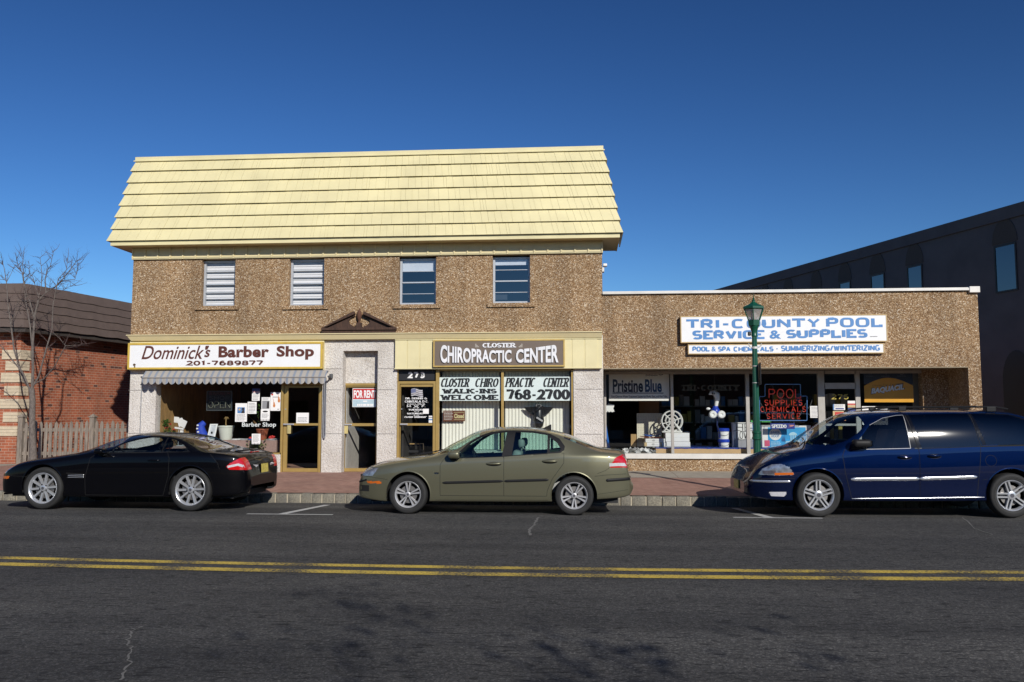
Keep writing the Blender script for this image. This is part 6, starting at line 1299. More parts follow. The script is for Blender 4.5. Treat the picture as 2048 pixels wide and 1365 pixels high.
class Car:
    """body lofted from half sections: sill, rocker, door, widest, shoulder, belt, roof rail / bonnet edge, inner, centre"""
    def __init__(s, root, sp):
        s.fx = sp.get('fx', lambda x: x); s.root, s.sp = root, sp; root['local'] = 1; a, b = sp['zc'][0][0], sp['zc'][-1][0]; s.a, s.b = a, b
        u = np.linspace(0, 1, 330); x = a + (b - a) * (u - .10 * np.sin(4 * np.pi * u) / (4 * np.pi) * 0 - .12 * np.sin(2 * np.pi * u) / (2 * np.pi) * -0)
        x = np.unique(np.concatenate([a + .16 * np.linspace(0, 1, 26) ** 1.6, np.linspace(a + .16, b - .16, 310), b - .16 * np.linspace(1, 0, 26) ** 1.6])); s.x = x
        Wd, zb, zs, zr, zc, vs, vr = (cv(sp[k], x) for k in ('W', 'zb', 'zs', 'zr', 'zc', 'vs', 'vr')); s.Wd, s.zs = Wd, zs
        zs = np.minimum(zs, zc - .012); zr = np.minimum(np.maximum(zr, zs + .006), zc - .003); h = zs - zb
        bulge = sp.get('bulge', (.955, .985, 1.0, .985))
        V = np.stack([Wd * .80, Wd * bulge[0], Wd * bulge[1], Wd * bulge[2], Wd * bulge[3], Wd * vs, Wd * vr, Wd * vr * .52, 0 * Wd], 1)
        Z = np.stack([zb, zb + .022, zb + .30 * h, zb + .63 * h, zb + .90 * h, zs, zr, zr + (zc - zr) * .78, zc], 1)
        rows = []; seg = []
        for i in range(len(x)):
            ch = np.concatenate([[0], np.cumsum(np.hypot(np.diff(V[i]), np.diff(Z[i])) + 1e-4)])
            t = np.concatenate([np.linspace(ch[k], ch[k + 1], n, endpoint=False) for k, n in enumerate(SUBS)] + [[ch[-1]]])
            rows.append((pchip(ch, V[i], t), pchip(ch, Z[i], t)))
        s.V = np.array([r[0] for r in rows]); s.Z = np.array([r[1] for r in rows]); s.X = np.repeat(x[:, None], s.V.shape[1], 1); s.Z0 = s.Z.copy(); s.V[:, -1] = 0
        s.seg = np.concatenate([[k] * n for k, n in enumerate(SUBS)]); s.cum = np.concatenate([[0], np.cumsum(SUBS)])
    def snap(s, poly, r0=0, r1=None, tol=.009, closed=True):
        r1 = r1 if r1 is not None else s.cum[7]; n = len(poly)
        X, Z = s.X[:, r0:r1], s.Z[:, r0:r1]; best = np.full(X.shape, tol); nx, nz = X.copy(), Z.copy()
        for i in range(n if closed else n - 1):
            (x0, z0), (x1, z1) = poly[i], poly[(i + 1) % n]; dx, dz = x1 - x0, z1 - z0; L2 = dx * dx + dz * dz
            if L2 < 1e-9: continue
            t = np.clip(((X - x0) * dx + (Z - z0) * dz) / L2, 0, 1); px, pz = x0 + t * dx, z0 + t * dz; d = np.hypot(X - px, Z - pz); m = d < best
            best[m] = d[m]; nx[m] = px[m]; nz[m] = pz[m]
        s.X[:, r0:r1] = nx; s.Z[:, r0:r1] = nz
    def vat(s, x, z):        # half width of the flank at x, z
        i = int(np.clip(np.searchsorted(s.x, x), 1, len(s.x) - 1)); r = s.cum[7]; q = []
        for k in (i - 1, i): z_, v_ = s.Z0[k, 1:r], s.V[k, 1:r]; o = np.argsort(z_); q.append(float(np.interp(z, z_[o], v_[o])))
        t = min(1, max(0, (x - s.x[i - 1]) / (s.x[i] - s.x[i - 1]))); return q[0] + (q[1] - q[0]) * t
    def finish(s, masks, paint):
        """masks: (name, material, fn(X,Z,V,seg) -> bool, parent key); first come, last served"""
        nx, ns = s.X.shape; fx = lambda A: (A[:-1, :-1] + A[1:, :-1] + A[:-1, 1:] + A[1:, 1:]) / 4
        X, Z, V = fx(s.X), fx(s.Z), fx(s.V); SG = np.repeat(s.seg[None, :], nx - 1, 0); lab = np.zeros(X.shape, int)
        for k, m in enumerate(masks): lab[m[2](X, Z, V, SG)] = k + 1
        for (cx, cz, r) in s.sp['arches']: lab[(np.hypot(X - cx, Z - cz) < r) & (SG < 5)] = -1
        P = np.stack([s.X, -s.V, s.Z], -1); dx = np.gradient(P, axis=0); ds = np.gradient(P, axis=1); N = np.cross(dx, ds); N /= np.linalg.norm(N, axis=-1, keepdims=True) + 1e-9
        if N[nx // 2, ns // 2, 1] > 0: N = -N
        N[:, -1, 1] = 0; N[:, -1] /= np.linalg.norm(N[:, -1], axis=-1, keepdims=True) + 1e-9
        idx = np.arange(nx * ns).reshape(nx, ns); q = np.stack([idx[:-1, :-1], idx[1:, :-1], idx[1:, 1:], idx[:-1, 1:]], -1)
        parts = {}
        def emit(name, mat, sel, sides, caps=False):
            vs, fs, nn = [], [], []
            for sd_ in sides:
                f = q[sel] if sd_ > 0 else q[sel][:, ::-1]; u, inv = np.unique(f, return_inverse=True); b = sum(len(v) for v in vs)
                p = P.reshape(-1, 3)[u] * (1, sd_, 1); n_ = N.reshape(-1, 3)[u] * (1, sd_, 1); vs.append(p); nn.append(n_); fs.append(inv.reshape(-1, 4) + b)
            v = np.concatenate(vs); f = [tuple(map(int, r)) for r in np.concatenate(fs)]; n_ = np.concatenate(nn)
            nc = 0
            if caps:
                for i, e in ((0, 1), (nx - 1, -1)):
                    b = len(v); v = np.concatenate([v, P[i], P[i] * (1, -1, 1)]); n_ = np.concatenate([n_, np.tile((-e, 0, 0), (2 * ns, 1))])
                    for k in range(ns - 2): f.append((b + k, b + k + 1, b + ns + k + 1, b + ns + k)[::e])
            me = bpy.data.meshes.new(name); me.from_pydata([tuple(t) for t in v], [], f); me.materials.append(mat); me.shade_smooth(); me.normals_split_custom_set_from_vertices([tuple(t) for t in n_])
            o = bpy.data.objects.new(name, me); S.collection.objects.link(o); o.parent = s.root; return o
        s.parts = parts; parts['body'] = emit('body', paint, lab == 0, (1, -1), True)
        for k, m in enumerate(masks):
            sel = lab == k + 1
            if not sel.any(): continue
            if m[0] in s.sp['paired']: parts[m[3]] = emit(m[0], m[1], sel, (1,)); parts[m[3] + '_far'] = emit(m[0], m[1], sel, (-1,))
            else: parts[m[3]] = emit(m[0], m[1], sel, (1, -1))
    def ribbon(s, mb, pts, w=.007, out=.0015, both=True):
        """thin strip along the flank"""
        pts = [(s.fx(x), z) for x, z in pts]
        P = []
        for (x0, z0), (x1, z1) in zip(pts, pts[1:]):
            n = max(2, int(math.hypot(x1 - x0, z1 - z0) / .03)); P += [(x0 + (x1 - x0) * i / n, z0 + (z1 - z0) * i / n) for i in range(n)]
        P.append(pts[-1])
        for sd_ in ((1, -1) if both is True else (both,)):
            vs, fs = [], []
            for i, (x, z) in enumerate(P):
                d = Vector((P[min(i + 1, len(P) - 1)][0] - P[max(i - 1, 0)][0], P[min(i + 1, len(P) - 1)][1] - P[max(i - 1, 0)][1])).normalized(); n = Vector((-d.y, d.x)) * w / 2
                for e in (1, -1): xx, zz = x + e * n.x, z + e * n.y; vs.append((xx, -sd_ * (s.vat(xx, zz) + out), zz))
            for i in range(len(P) - 1): fs.append((2 * i, 2 * i + 1, 2 * i + 3, 2 * i + 2)[::sd_])
            mb.add(vs, fs)
        return mb
    def strip(s, mb, pts, h, t=.012):
        """raised rubbing strip with rounded section"""
        pts = [(s.fx(x), z) for x, z in pts]
        for sd_ in (1, -1):
            vs, fs = [], []; n = 40
            for i in range(n + 1):
                u = i / n * (len(pts) - 1); k = min(int(u), len(pts) - 2); x = pts[k][0] + (pts[k + 1][0] - pts[k][0]) * (u - k); z = pts[k][1] + (pts[k + 1][1] - pts[k][1]) * (u - k); e = min(1, .4 + 14 * min(i, n - i) / n)
                for zz, o in ((-h / 2, 0), (-h * .44, t * .6), (-h * .25, t * .93), (0, t), (h * .25, t * .93), (h * .44, t * .6), (h / 2, 0)): vs.append((x, -sd_ * (s.vat(x, z + zz * e) + o * e + .0008), z + zz * e))
            for i in range(n):
                for k in range(6): fs.append((7 * i + k, 7 * i + 7 + k, 7 * i + 8 + k, 7 * i + 1 + k)[::sd_])
            mb.add(vs, fs)
        return mb
TYRE = dull("tyre_rubber", (.018, .018, .018), .75, 0, .15, 20, .2, 120); ALLOY = dull("bright_alloy", (.56, .57, .59), .26, .6, .06); ALLOYD = dull("satin_alloy", (.46, .46, .47), .38, .4, .04); BDARK = dull("wheel_shadow", (.012, .012, .012), .8); RUB = dull("black_trim", (.014, .014, .015), .5, 0, .05, 6, 0, 60, 0, .2); STEEL = dull("brake_steel", (.25, .24, .23), .45, .8, .1, 20); UND = dull("underbody", (.008, .008, .008), .9, 0, 0)
CHROME = dull("chrome", (.75, .76, .78), .1, 1.0, 0)
CLEAR = glass("lamp_lens", (.75, .78, .8), .03, 1.7); AMB = dull("amber_lens", (.55, .12, .012), .18, 0, .05, 20, 0, 60, .8); REDL = dull("red_lens", (.50, .006, .008), .15, 0, .12, 30, 0, 60, 1.0); REFL = dull("lamp_reflector", (.34, .35, .38), .15, .6, .45, 14, 0, 60, 1.0); WLENS = dull("white_lens", (.55, .54, .56), .2, .1, .12, 30, 0, 60, .8)
def wheel(root, x, v, R_, rr, kind, alloy, sd_, spin=.0):
    """tyre, rim with spokes, disc; the wheel part itself is the dark inner barrel"""
    c = (x, -sd_ * v, R_); o = lambda y: sd_ * y
    mb = MB(); mb.lathe([(rr * .97, o(.0)), (rr * .93, o(.05)), (rr * .93, o(.19)), (0, o(.19))], c, 'y', 32); mb.lathe([(0, o(.075)), (rr * .62, o(.075)), (rr * .62, o(.09))], c, 'y', 28)
    w = mb.build("wheel", BDARK, root, True)
    mb = MB(); mb.lathe([(rr * .985, o(.02)), (rr * 1.0, o(-.004)), (rr * 1.05, o(-.012)), (R_ * .90, o(-.018)), (R_ * .965, o(-.004)), (R_ * .992, o(.022)), (R_, o(.05)), (R_, o(.17)), (R_ * .97, o(.2)), (rr, o(.2))], c, 'y', 48)
    for k in (.5, .78): r = rr * 1.05 + (R_ * .9 - rr * 1.05) * k; mb.lathe([(r - .002, o(-.016)), (r, o(-.0195)), (r + .002, o(-.016))], c, 'y', 48)
    t_ = mb.build("tyre", TYRE, w, True, 50)
    mb = MB(); mb.lathe([(rr * .86, o(.035)), (rr * .90, o(.012)), (rr * .93, o(.0)), (rr * .985, o(-.008)), (rr * 1.0, o(-.006)), (rr * .985, o(.03))], c, 'y', 48)
    def spoke(a, r0, r1, w0, w1, d0=.012, d1=.004, th=.03):
        ca, sa = math.cos(a), math.sin(a); vs = []
        for r, ww, d in ((r0, w0, d0), ((r0 + r1) / 2, (w0 + w1) / 2 * .92, (d0 + d1) / 2 + .004), (r1, w1, d1)):
            for e, dd in ((-1, th), (-.62, 0), (.62, 0), (1, th)): vs.append((c[0] + r * ca - e * ww / 2 * sa, c[1] + o(d + dd), c[2] + r * sa + e * ww / 2 * ca))
        mb.add(vs, [(4 * i + k, 4 * i + k + 1, 4 * i + k + 5, 4 * i + k + 4)[::-int(sd_)] for i in (0, 1) for k in range(3)])
    hub = rr * .2
    if kind == 'ten':
        for k in range(10): spoke(spin + k * math.pi / 5, hub * .8, rr * .91, .045, .05, .018, .006)
    elif kind == 'five_pair':
        for k in range(5):
            for e in (-1, 1): spoke(spin + k * 2 * math.pi / 5 + e * .17, hub * .85, rr * .91, .024, .040, .016, .004)
    else:
        for k in range(5):
            a = spin + k * 2 * math.pi / 5
            for e in (-1, 1):
                ca, sa = math.cos(a), math.sin(a); n_ = len(mb.v); spoke(a, hub, rr * .92, .036, .04, .008, .002)
                mb.v[n_:] = [(p[0] - e * .027 * sa, p[1], p[2] + e * .027 * ca) for p in mb.v[n_:]]
    cap = hub * (1.45 if kind == 'slot' else 1.05); mb.lathe([(0, o(-.004)), (cap * .55, o(-.004)), (cap * .9, o(.002)), (cap, o(.012)), (cap * 1.02, o(.045))], c, 'y', 28)
    r_ = mb.build("rim", alloy, w, True, 35)
    mb = MB(); mb.lathe([(0, o(-.0055)), (cap * .45, o(-.0055)), (cap * .48, o(-.003))], c, 'y', 20); mb.build("hub_badge", dull("badge_grey", (.12, .12, .14), .3, .4), w)
    if kind != 'slot':
        mb = MB()
        for k in range(5): a = spin + math.pi / 5 + k * 2 * math.pi / 5; mb.lathe([(0, o(.008)), (.011, o(.008)), (.014, o(.04))], (c[0] + hub * 1.25 * math.cos(a), c[1], c[2] + hub * 1.25 * math.sin(a)), 'y', 8)
        mb.build("wheel_bolt", BDARK, w)
    mb = MB(); mb.lathe([(rr * .2, o(.06)), (rr * .66, o(.06)), (rr * .66, o(.07))], c, 'y', 28); mb.build("brake_disc", STEEL, w)
    return w
def fit_out(C, sp):
    """wheels, wells, floor, seats and the like"""
    root = C.root
    for (cx, cz, r) in sp['arches']:
        for sd_ in (1, -1):
            W_ = C.vat(cx, cz + r * .95); mb = MB(); ya, yb_ = -sd_ * (W_ - .035), -sd_ * (W_ - .42)
            mb.lathe([(r + .004, min(ya, yb_)), (r + .004, max(ya, yb_))], (cx, 0, cz), 'y', 28, -.25, math.pi + .25); mb.lathe([(0, yb_), (r + .004, yb_)], (cx, 0, cz), 'y', 28, -.25, math.pi + .25); mb.build("wheel_well", UND, root)
            mb = MB(); vs, fs = [], []; n = 40
            for i in range(n + 1):
                t = -.12 + (math.pi + .24) * i / n
                for k, (dr, dv) in enumerate(((.014, .0005), (.002, .004), (-.004, -.004), (-.002, -.04))): x, z = cx + (r + dr) * math.cos(t), cz + (r + dr) * math.sin(t); vs.append((x, -sd_ * (C.vat(x, max(z, .2)) + dv), z))
            for i in range(n):
                for k in range(3): fs.append((4 * i + k, 4 * i + k + 1, 4 * i + 5 + k, 4 * i + 4 + k)[::-sd_])
            mb.add(vs, fs); mb.build("arch_lip", sp['paint'], root, True)
    for cx in sp['axles']:
        for sd_ in (1, -1): wheel(root, cx, sp['track'], sp['R'], sp['rr'], sp['rim'], sp['alloy'], sd_, sp['spin'][0 if cx == sp['axles'][0] else 1])
    zf = sp['floor']; W_ = sp['inW']; x0, x1 = sp['cab']
    mb = MB(); mb.box(C.a + .25, C.b - .25, -W_ + .12, W_ - .12, zf - .10, zf); xa, xb = sp['axles'][0] + .42, sp['axles'][1] - .42
    for sd_ in (-1, 1): mb.box(xa, xb, sd_ * W_ - .012, sd_ * W_ + .012, zf - .04, sp['belt_in'])
    mb.box(x0 - .02, x0, -W_, W_, zf, sp['belt_in'] - .02); mb.box(x1, x1 + .02, -W_, W_, zf, sp['belt_in'] - .02); mb.box(x1, x1 + .5, -W_ + .1, W_ - .1, sp['belt_in'] - .05, sp['belt_in'] - .03); mb.build("cabin_floor", dull("dark_trim", (.02, .02, .022), .8), root)
    mb = MB(); d0 = sp['dash']; zt = sp['belt_in']; mb.prism([(d0, zf), (d0 + .12, zf), (d0 + .22, zt - .18), (d0 + .2, zt - .03), (d0 - .05, zt + .015), (d0 - .25, zt - .02)], -W_ + .03, W_ - .03); mb.build("dashboard", MAT["dark_trim"], root)
    xw, zw = d0 + .36, zt - .06; mb = MB(); yw = -W_ * .48; ta = math.radians(65)
    mb.tube([(xw - .18 * math.sin(t) * math.cos(ta), yw + .18 * math.cos(t), zw + .18 * math.sin(t) * math.sin(ta)) for t in [2 * math.pi * i / 24 for i in range(25)]], .014, 6, False); mb.tube([(xw, yw - .17, zw), (xw, yw + .17, zw)], .014, 6); mb.tube([(xw, yw, zw), (xw - .3, yw, zw - .12)], .025, 6); mb.build("steering_wheel", RUB, root, True)
    sm = sp['seat_mat']
    for (xs_, top, w_, head) in sp['seats']:
        for sd_ in (-1, 1):
            y0 = sd_ * W_ * .48; M_ = Matrix.Translation((xs_, y0, zf + .25)); tilt = Matrix.Rotation(math.radians(16), 4, 'Y')
            st = MB(); st.rbox(-.28, .26, -w_, w_, -.2, .02, .05, 3, M_); st.rbox(-.075, .075, -w_, w_, 0, top - zf - .28 - head, .05, 3, Matrix.Translation((xs_ + .24, y0, zf + .28)) @ tilt); so_ = st.build("seat", sm, root, True)
            if head:
                hb = MB(); hx = xs_ + .24 + math.sin(math.radians(16)) * (top - zf - .28); hb.rbox(hx - .055, hx + .055, y0 - .13, y0 + .13, top - head * .86, top, .045, 3); hb.tube([(hx, y0 - .06, top - head - .02), (hx, y0 - .06, top - head * .8)], .008, 6); hb.tube([(hx, y0 + .06, top - head - .02), (hx, y0 + .06, top - head * .8)], .008, 6); hb.build("headrest", sm, so_, True)
    C.mirror_ = None
def mirror(C, x0, x1, z0, z1, mat, off=.03, dark=True):
    x0, x1 = C.fx(x0), C.fx(x1)
    v = C.vat(x0, z0)
    for sd_ in (1, -1):
        mb = MB(); ya, yb_ = -sd_ * (v + off), -sd_ * (v + off + .17); y0, y1 = min(ya, yb_), max(ya, yb_); mb.rbox(x0, x1, y0, y1, z0, z1, min(.05, (z1 - z0) * .42), 4); m = mb.build("wing_mirror", mat, C.root, True)
        mb = MB(); mb.rbox(x0 + .02, x0 + .13, min(-sd_ * (v - .06), -sd_ * (v + off + .05)), max(-sd_ * (v - .06), -sd_ * (v + off + .05)), z0 - .035, z0 + .03, .012, 2); mb.build("mirror_foot", RUB, m); mb = MB(); mb.quad
        mb.add([(x1 + .001, y0 + .02, z0 + .02), (x1 + .001, y1 - .02, z0 + .02), (x1 + .001, y1 - .02, z1 - .02), (x1 + .001, y0 + .02, z1 - .02)], [(0, 1, 2, 3)]); mb.build("mirror_glass", CHROME, m)
def handle(C, x0, x1, z, mat, parents, h=.028, cup=True):
    x0, x1 = C.fx(x0), C.fx(x1)
    for key, sd_ in ((parents, 1), (parents + '_far', -1)):
        v = C.vat((x0 + x1) / 2, z); y = -sd_ * (v + .018); mb = MB(); n = 14
        mb.tube([(x0 + (x1 - x0) * i / n, -sd_ * (v + .006 + .022 * math.sin(math.pi * i / n) ** .5), z + .004) for i in range(n + 1)], [h * .5 * (.5 + .5 * math.sin(math.pi * i / n) ** .5) for i in range(n + 1)], 10)
        o = mb.build("handle", mat, C.parts.get(key, C.root), True)
        if cup: mb = MB(); xm = (x0 + x1) / 2; R_ = [(xm + (x1 - x0) * .52 * math.cos(t), z - .004 + .034 * math.sin(t)) for t in [2 * math.pi * i / 24 for i in range(24)]]; mb.add([(x, -sd_ * (C.vat(x, zz) + .002), zz) for x, zz in R_] + [(xm, -sd_ * (C.vat(xm, z) + .002), z)], [(i, (i + 1) % 24, 24)[::sd_] for i in range(24)]); mb.build("handle_recess", RUB, C.parts.get(key, C.root))
def rectmask(poly, s0=0, s1=5): return lambda X, Z, V, SG: inpoly(poly, X, Z) & (SG >= s0) & (SG <= s1)
def seams(C, *paths):
    for p, w in paths:
        for sd_ in (1, -1):
            mb = MB(); C.ribbon(mb, p, w, .0015, sd_); mb.build("panel_seam", UND, C.root)
def refit(C, o):
    for v in o.data.vertices: v.co.x = C.fx(v.co.x)
    return o
def plate_yellow(C, x, z, w, h, name="number_plate", rot=0):
    x = C.fx(x); mb = MB(); mb.add([(x, -w / 2, z), (x, w / 2, z), (x - math.sin(rot) * h, w / 2, z + h), (x - math.sin(rot) * h, -w / 2, z + h)], [(0, 1, 2, 3)]); mb.build(name, dull("yellow_plate", (.55, .45, .09), .5, 0, .3, 25), C.root)
CARGLASS = glass("green_tinted_glass", (.56, .74, .70), 0, 1.5); CARGLASSB = glass("blue_tinted_glass", (.72, .80, .82), 0, 1.4); PRIV = glass("privacy_glass", (.06, .065, .07), .035, 1.5)

# --- black convertible coupe
BLKP = m_carpaint("black_car_paint", (.003, .003, .0045), (.002, .002, .003), 0, .4, .48, .05)
R1 = thing("parked_car", "black two-seat coupe parked in front of the picket fence and barber shop", "car", (-9.106, 14.994, 0), math.radians(-2.17)); wb = 2.645
sp = dict(paint=BLKP, paired=('door', 'side_window', 'quarter_window', 'headlight', 'tail_light', 'side_indicator'), arches=[(0, .372, .385), (wb, .366, .385)], axles=(0, wb), R=.355, rr=.262, rim='ten', alloy=ALLOY, spin=(.1, .05), track=.885,
 W=[(-1.19, .52), (-1.15, .63), (-1.05, .75), (-.85, .845), (-.5, .90), (0, .915), (.6, .905), (1.5, .905), (2.3, .915), (2.7, .92), (3.1, .90), (3.4, .85), (3.6, .77), (3.69, .68), (3.735, .56)],
 zb=[(-1.19, .26), (-.9, .235), (-.4, .215), (.5, .205), (2.2, .215), (3.05, .235), (3.5, .25), (3.66, .285), (3.735, .40)],
 zs=[(-1.19, .44), (-1.13, .53), (-1.02, .62), (-.85, .69), (-.5, .775), (0, .83), (.5, .895), (.8, .935), (1.1, .948), (2.1, .965), (2.6, .975), (3.0, .968), (3.3, .94), (3.55, .885), (3.65, .80), (3.7, .68), (3.735, .545)],
 vs=[(-1.19, .97), (-.8, .93), (0, .93), (.6, .935), (1.1, .95), (2.5, .95), (3.0, .93), (3.735, .97)],
 zr=[(-1.19, .47), (-1.1, .60), (-.93, .715), (-.5, .815), (0, .868), (.4, .922), (.62, .955), (.80, .99), (1.13, 1.055), (1.30, 1.13), (1.55, 1.205), (1.8, 1.24), (2.04, 1.24), (2.29, 1.20), (2.53, 1.105), (2.78, 1.03), (3.0, .985), (3.3, .958), (3.55, .91), (3.65, .83), (3.7, .70), (3.735, .56)],
 vr=[(-1.19, .75), (-.9, .74), (0, .76), (.5, .80), (.75, .82), (1.1, .76), (1.5, .70), (2.0, .68), (2.4, .70), (2.8, .75), (3.1, .74), (3.735, .74)],
 zc=[(-1.19, .49), (-1.15, .56), (-1.10, .635), (-1.04, .685), (-.93, .745), (-.80, .79), (-.54, .84), (-.2, .873), (.06, .905), (.36, .950), (.69, 1.085), (.95, 1.19), (1.2, 1.255), (1.46, 1.287), (1.72, 1.293), (1.98, 1.28), (2.23, 1.24), (2.49, 1.17), (2.75, 1.08), (2.95, 1.00), (3.13, .985), (3.38, .963), (3.55, .935), (3.63, .89), (3.69, .80), (3.72, .68), (3.735, .575)],
 floor=.30, inW=.80, cab=(.55, 2.3), dash=.72, belt_in=.93, seat_mat=dull("black_leather", (.02, .02, .022), .5), seats=[(1.55, 1.16, .25, .16)])
win = [(1.075, .962), (1.17, 1.022), (1.342, 1.11), (1.587, 1.175), (1.832, 1.212), (2.10, 1.205), (2.09, .975)]; qtr = [(2.14, 1.20), (2.28, 1.170), (2.44, 1.09), (2.585, .992), (2.125, .977)]
tail = [(3.245, .74), (3.30, .785), (3.50, .895), (3.60, .825), (3.72, .70), (3.72, .67), (3.30, .69)]; ind = [(-1.08, .545), (-.80, .552), (-.84, .505), (-1.10, .500)]; dr = [(.775, .25), (.77, .53), (.85, .87), (.95, .945), (2.10, .968), (2.215, .972), (2.265, .88), (2.265, .59), (2.19, .33), (2.165, .255)]
hl = [(-1.12, .565), (-1.05, .66), (-.86, .735), (-.72, .75), (-.80, .68), (-.95, .60)]
fx1 = lambda x: x * .80 if x < 0 else x if x < wb else wb + (x - wb) * .835; dr0 = dr
win, qtr, tail, ind, dr, hl = remap(sp, fx1, (win, qtr, tail, ind, dr, hl)); tail = [(x + .10, z) for x, z in tail]
sp['fx'] = fx1; C = Car(R1, sp)
for p in (win, qtr, tail, dr): C.snap(p)
for (cx, cz, r) in sp['arches']: C.snap([(cx + r * math.cos(t), cz + r * math.sin(t)) for t in [2 * math.pi * i / 48 for i in range(48)]], 0, C.cum[5])
ws = lambda X, Z, V, SG: (SG >= 6) & (X > .42) & (X < 1.30) & (Z > .975) & (Z < 1.235); rw = lambda X, Z, V, SG: (SG >= 6) & (X > 2.36) & (X < 2.93) & (Z > 1.0)
C.finish([("door", BLKP, rectmask(dr, 1, 4), "door"), ("tail_light", REDL, rectmask(tail, 0, 5), "tail"), ("headlight", REFL, rectmask(hl, 2, 6), "head"), ("side_indicator", AMB, rectmask(ind, 1, 4), "ind"), ("side_window", CARGLASSB, rectmask(win, 5, 5), "win"), ("quarter_window", CARGLASSB, rectmask(qtr, 5, 5), "qtr"), ("windscreen", CARGLASSB, ws, "ws"), ("rear_window", CARGLASSB, rw, "rw")], BLKP)
fit_out(C, sp)
seams(C, (dr0 + [dr0[0]], .006), ([(2.99, .985), (3.2, .80), (3.24, .70)], .005), ([(-.36, .55), (-.75, .56), (-1.0, .585)], .005))
mb = MB(); C.ribbon(mb, [(3.39, .735), (3.57, .77), (3.72, .72)], .038, .002); mb.build("tail_light_band", WLENS, C.parts['tail'])
mirror(C, 1.0, 1.16, .945, 1.035, BLKP, .04); handle(C, 1.885, 2.10, .835, BLKP, 'door', .03, False); mb = MB(); C.strip(mb, [(2.0, .84), (2.09, .842)], .012, .03); mb.build("handle_trim", ALLOY, R1)
mb = MB()
for z in (.585, .553): C.strip(mb, [(.46, z - .008), (.755, z)], .012, .012)
mb.build("wing_vent", ALLOY, R1); mb = MB(); C.ribbon(mb, [(.43, .615), (.75, .60), (.75, .535), (.44, .54)], .01); mb.build("vent_surround", UND, R1)
mb = MB(); C.ribbon(mb, [(1.09, .952), (1.6, .962), (2.60, .985)], .012, .003); C.ribbon(mb, [(2.112, .975), (2.118, 1.21)], .012, .003); mb.build("window_trim", RUB, R1)
mb = MB()
for s in (1, -1): mb.lathe([(.028, 0), (.032, .0), (.032, -.12), (.027, -.12), (.027, -.01)], (3.68, s * .52, .31), 'x', 16)
refit(C, mb.build("exhaust_tip", CHROME, R1)); plate_yellow(C, 3.745, .60, .30, .15, rot=.05)
mb = MB(); mb.tube([(3.30, -.42, .975), (3.42, -.3, .985), (3.46, 0, .99), (3.42, .3, .985), (3.30, .42, .975)], [.008, .012, .014, .012, .008], 8); refit(C, mb.build("boot_spoiler", BLKP, R1)); mb = MB(); mb.rbox(3.50, 3.53, -.17, .17, .945, .96, .004, 1); refit(C, mb.build("brake_light", REDL, R1))
mb = MB(); mb.box(-1.16, -1.06, -.6, .6, .215, .245); refit(C, mb.build("front_splitter", BLKP, R1))

# --- olive saloon
OLV = m_carpaint("olive_car_paint", (.27, .25, .158), (.15, .145, .095), .55, .38)
R2 = thing("parked_car", "olive grey four-door saloon parked in front of the chiropractor", "car", (-2.809, 14.79, 0), 0.0); wb = 2.69
sp = dict(paint=OLV, paired=('front_door', 'rear_door', 'front_window', 'rear_door_window', 'quarter_window', 'headlight', 'tail_light', 'side_indicator', 'window_surround'), arches=[(0, .315, .365), (wb, .315, .365)], axles=(0, wb), R=.312, rr=.215, rim='five_pair', alloy=ALLOYD, spin=(math.pi / 2, -math.pi / 2), track=.862,
 W=[(-.905, .50), (-.86, .64), (-.74, .75), (-.5, .835), (-.2, .868), (.5, .875), (1.5, .88), (2.5, .88), (2.9, .868), (3.2, .83), (3.45, .765), (3.58, .69), (3.645, .56)],
 zb=[(-.905, .24), (-.7, .21), (-.35, .18), (.42, .185), (2.3, .195), (3.06, .235), (3.45, .265), (3.6, .31), (3.645, .38)],
 zs=[(-.905, .45), (-.86, .515), (-.80, .61), (-.70, .68), (-.5, .745), (-.2, .80), (.2, .855), (.6, .885), (.85, .90), (1.5, .93), (2.2, .972), (2.5, .995), (2.9, 1.0), (3.2, .985), (3.42, .955), (3.52, .87), (3.57, .66), (3.61, .54), (3.645, .47)],
 vs=[(-.905, .98), (-.5, .945), (0, .94), (.5, .945), (1.0, .955), (2.4, .955), (2.9, .93), (3.3, .93), (3.645, .98)],
 zr=[(-.905, .47), (-.86, .53), (-.80, .65), (-.72, .72), (-.5, .80), (-.1, .865), (.2, .90), (.45, .935), (.62, .98), (.81, 1.06), (1.0, 1.175), (1.19, 1.275), (1.33, 1.32), (1.62, 1.352), (2.03, 1.343), (2.29, 1.30), (2.46, 1.245), (2.7, 1.155), (2.95, 1.06), (3.15, 1.015), (3.42, .985), (3.52, .905), (3.57, .68), (3.61, .55), (3.645, .48)],
 vr=[(-.905, .76), (-.5, .72), (0, .76), (.4, .83), (.62, .84), (1.0, .775), (1.35, .72), (1.7, .70), (2.2, .705), (2.6, .73), (2.95, .77), (3.2, .78), (3.645, .78)],
 zc=[(-.905, .49), (-.885, .515), (-.84, .585), (-.80, .67), (-.75, .733), (-.61, .797), (-.36, .862), (-.1, .895), (.14, .92), (.31, .942), (.61, 1.115), (.84, 1.23), (1.02, 1.318), (1.24, 1.37), (1.49, 1.394), (1.74, 1.397), (2.0, 1.388), (2.24, 1.358), (2.44, 1.313), (2.62, 1.258), (2.86, 1.158), (3.08, 1.072), (3.23, 1.047), (3.47, 1.02), (3.525, .985), (3.56, .88), (3.572, .70), (3.60, .60), (3.645, .495)],
 floor=.28, inW=.76, cab=(.35, 2.75), dash=.72, belt_in=.90, seat_mat=dull("grey_leather", (.30, .31, .30), .6), seats=[(1.40, 1.20, .25, .17), (2.25, 1.20, .26, .17)])
C = Car(R2, sp)
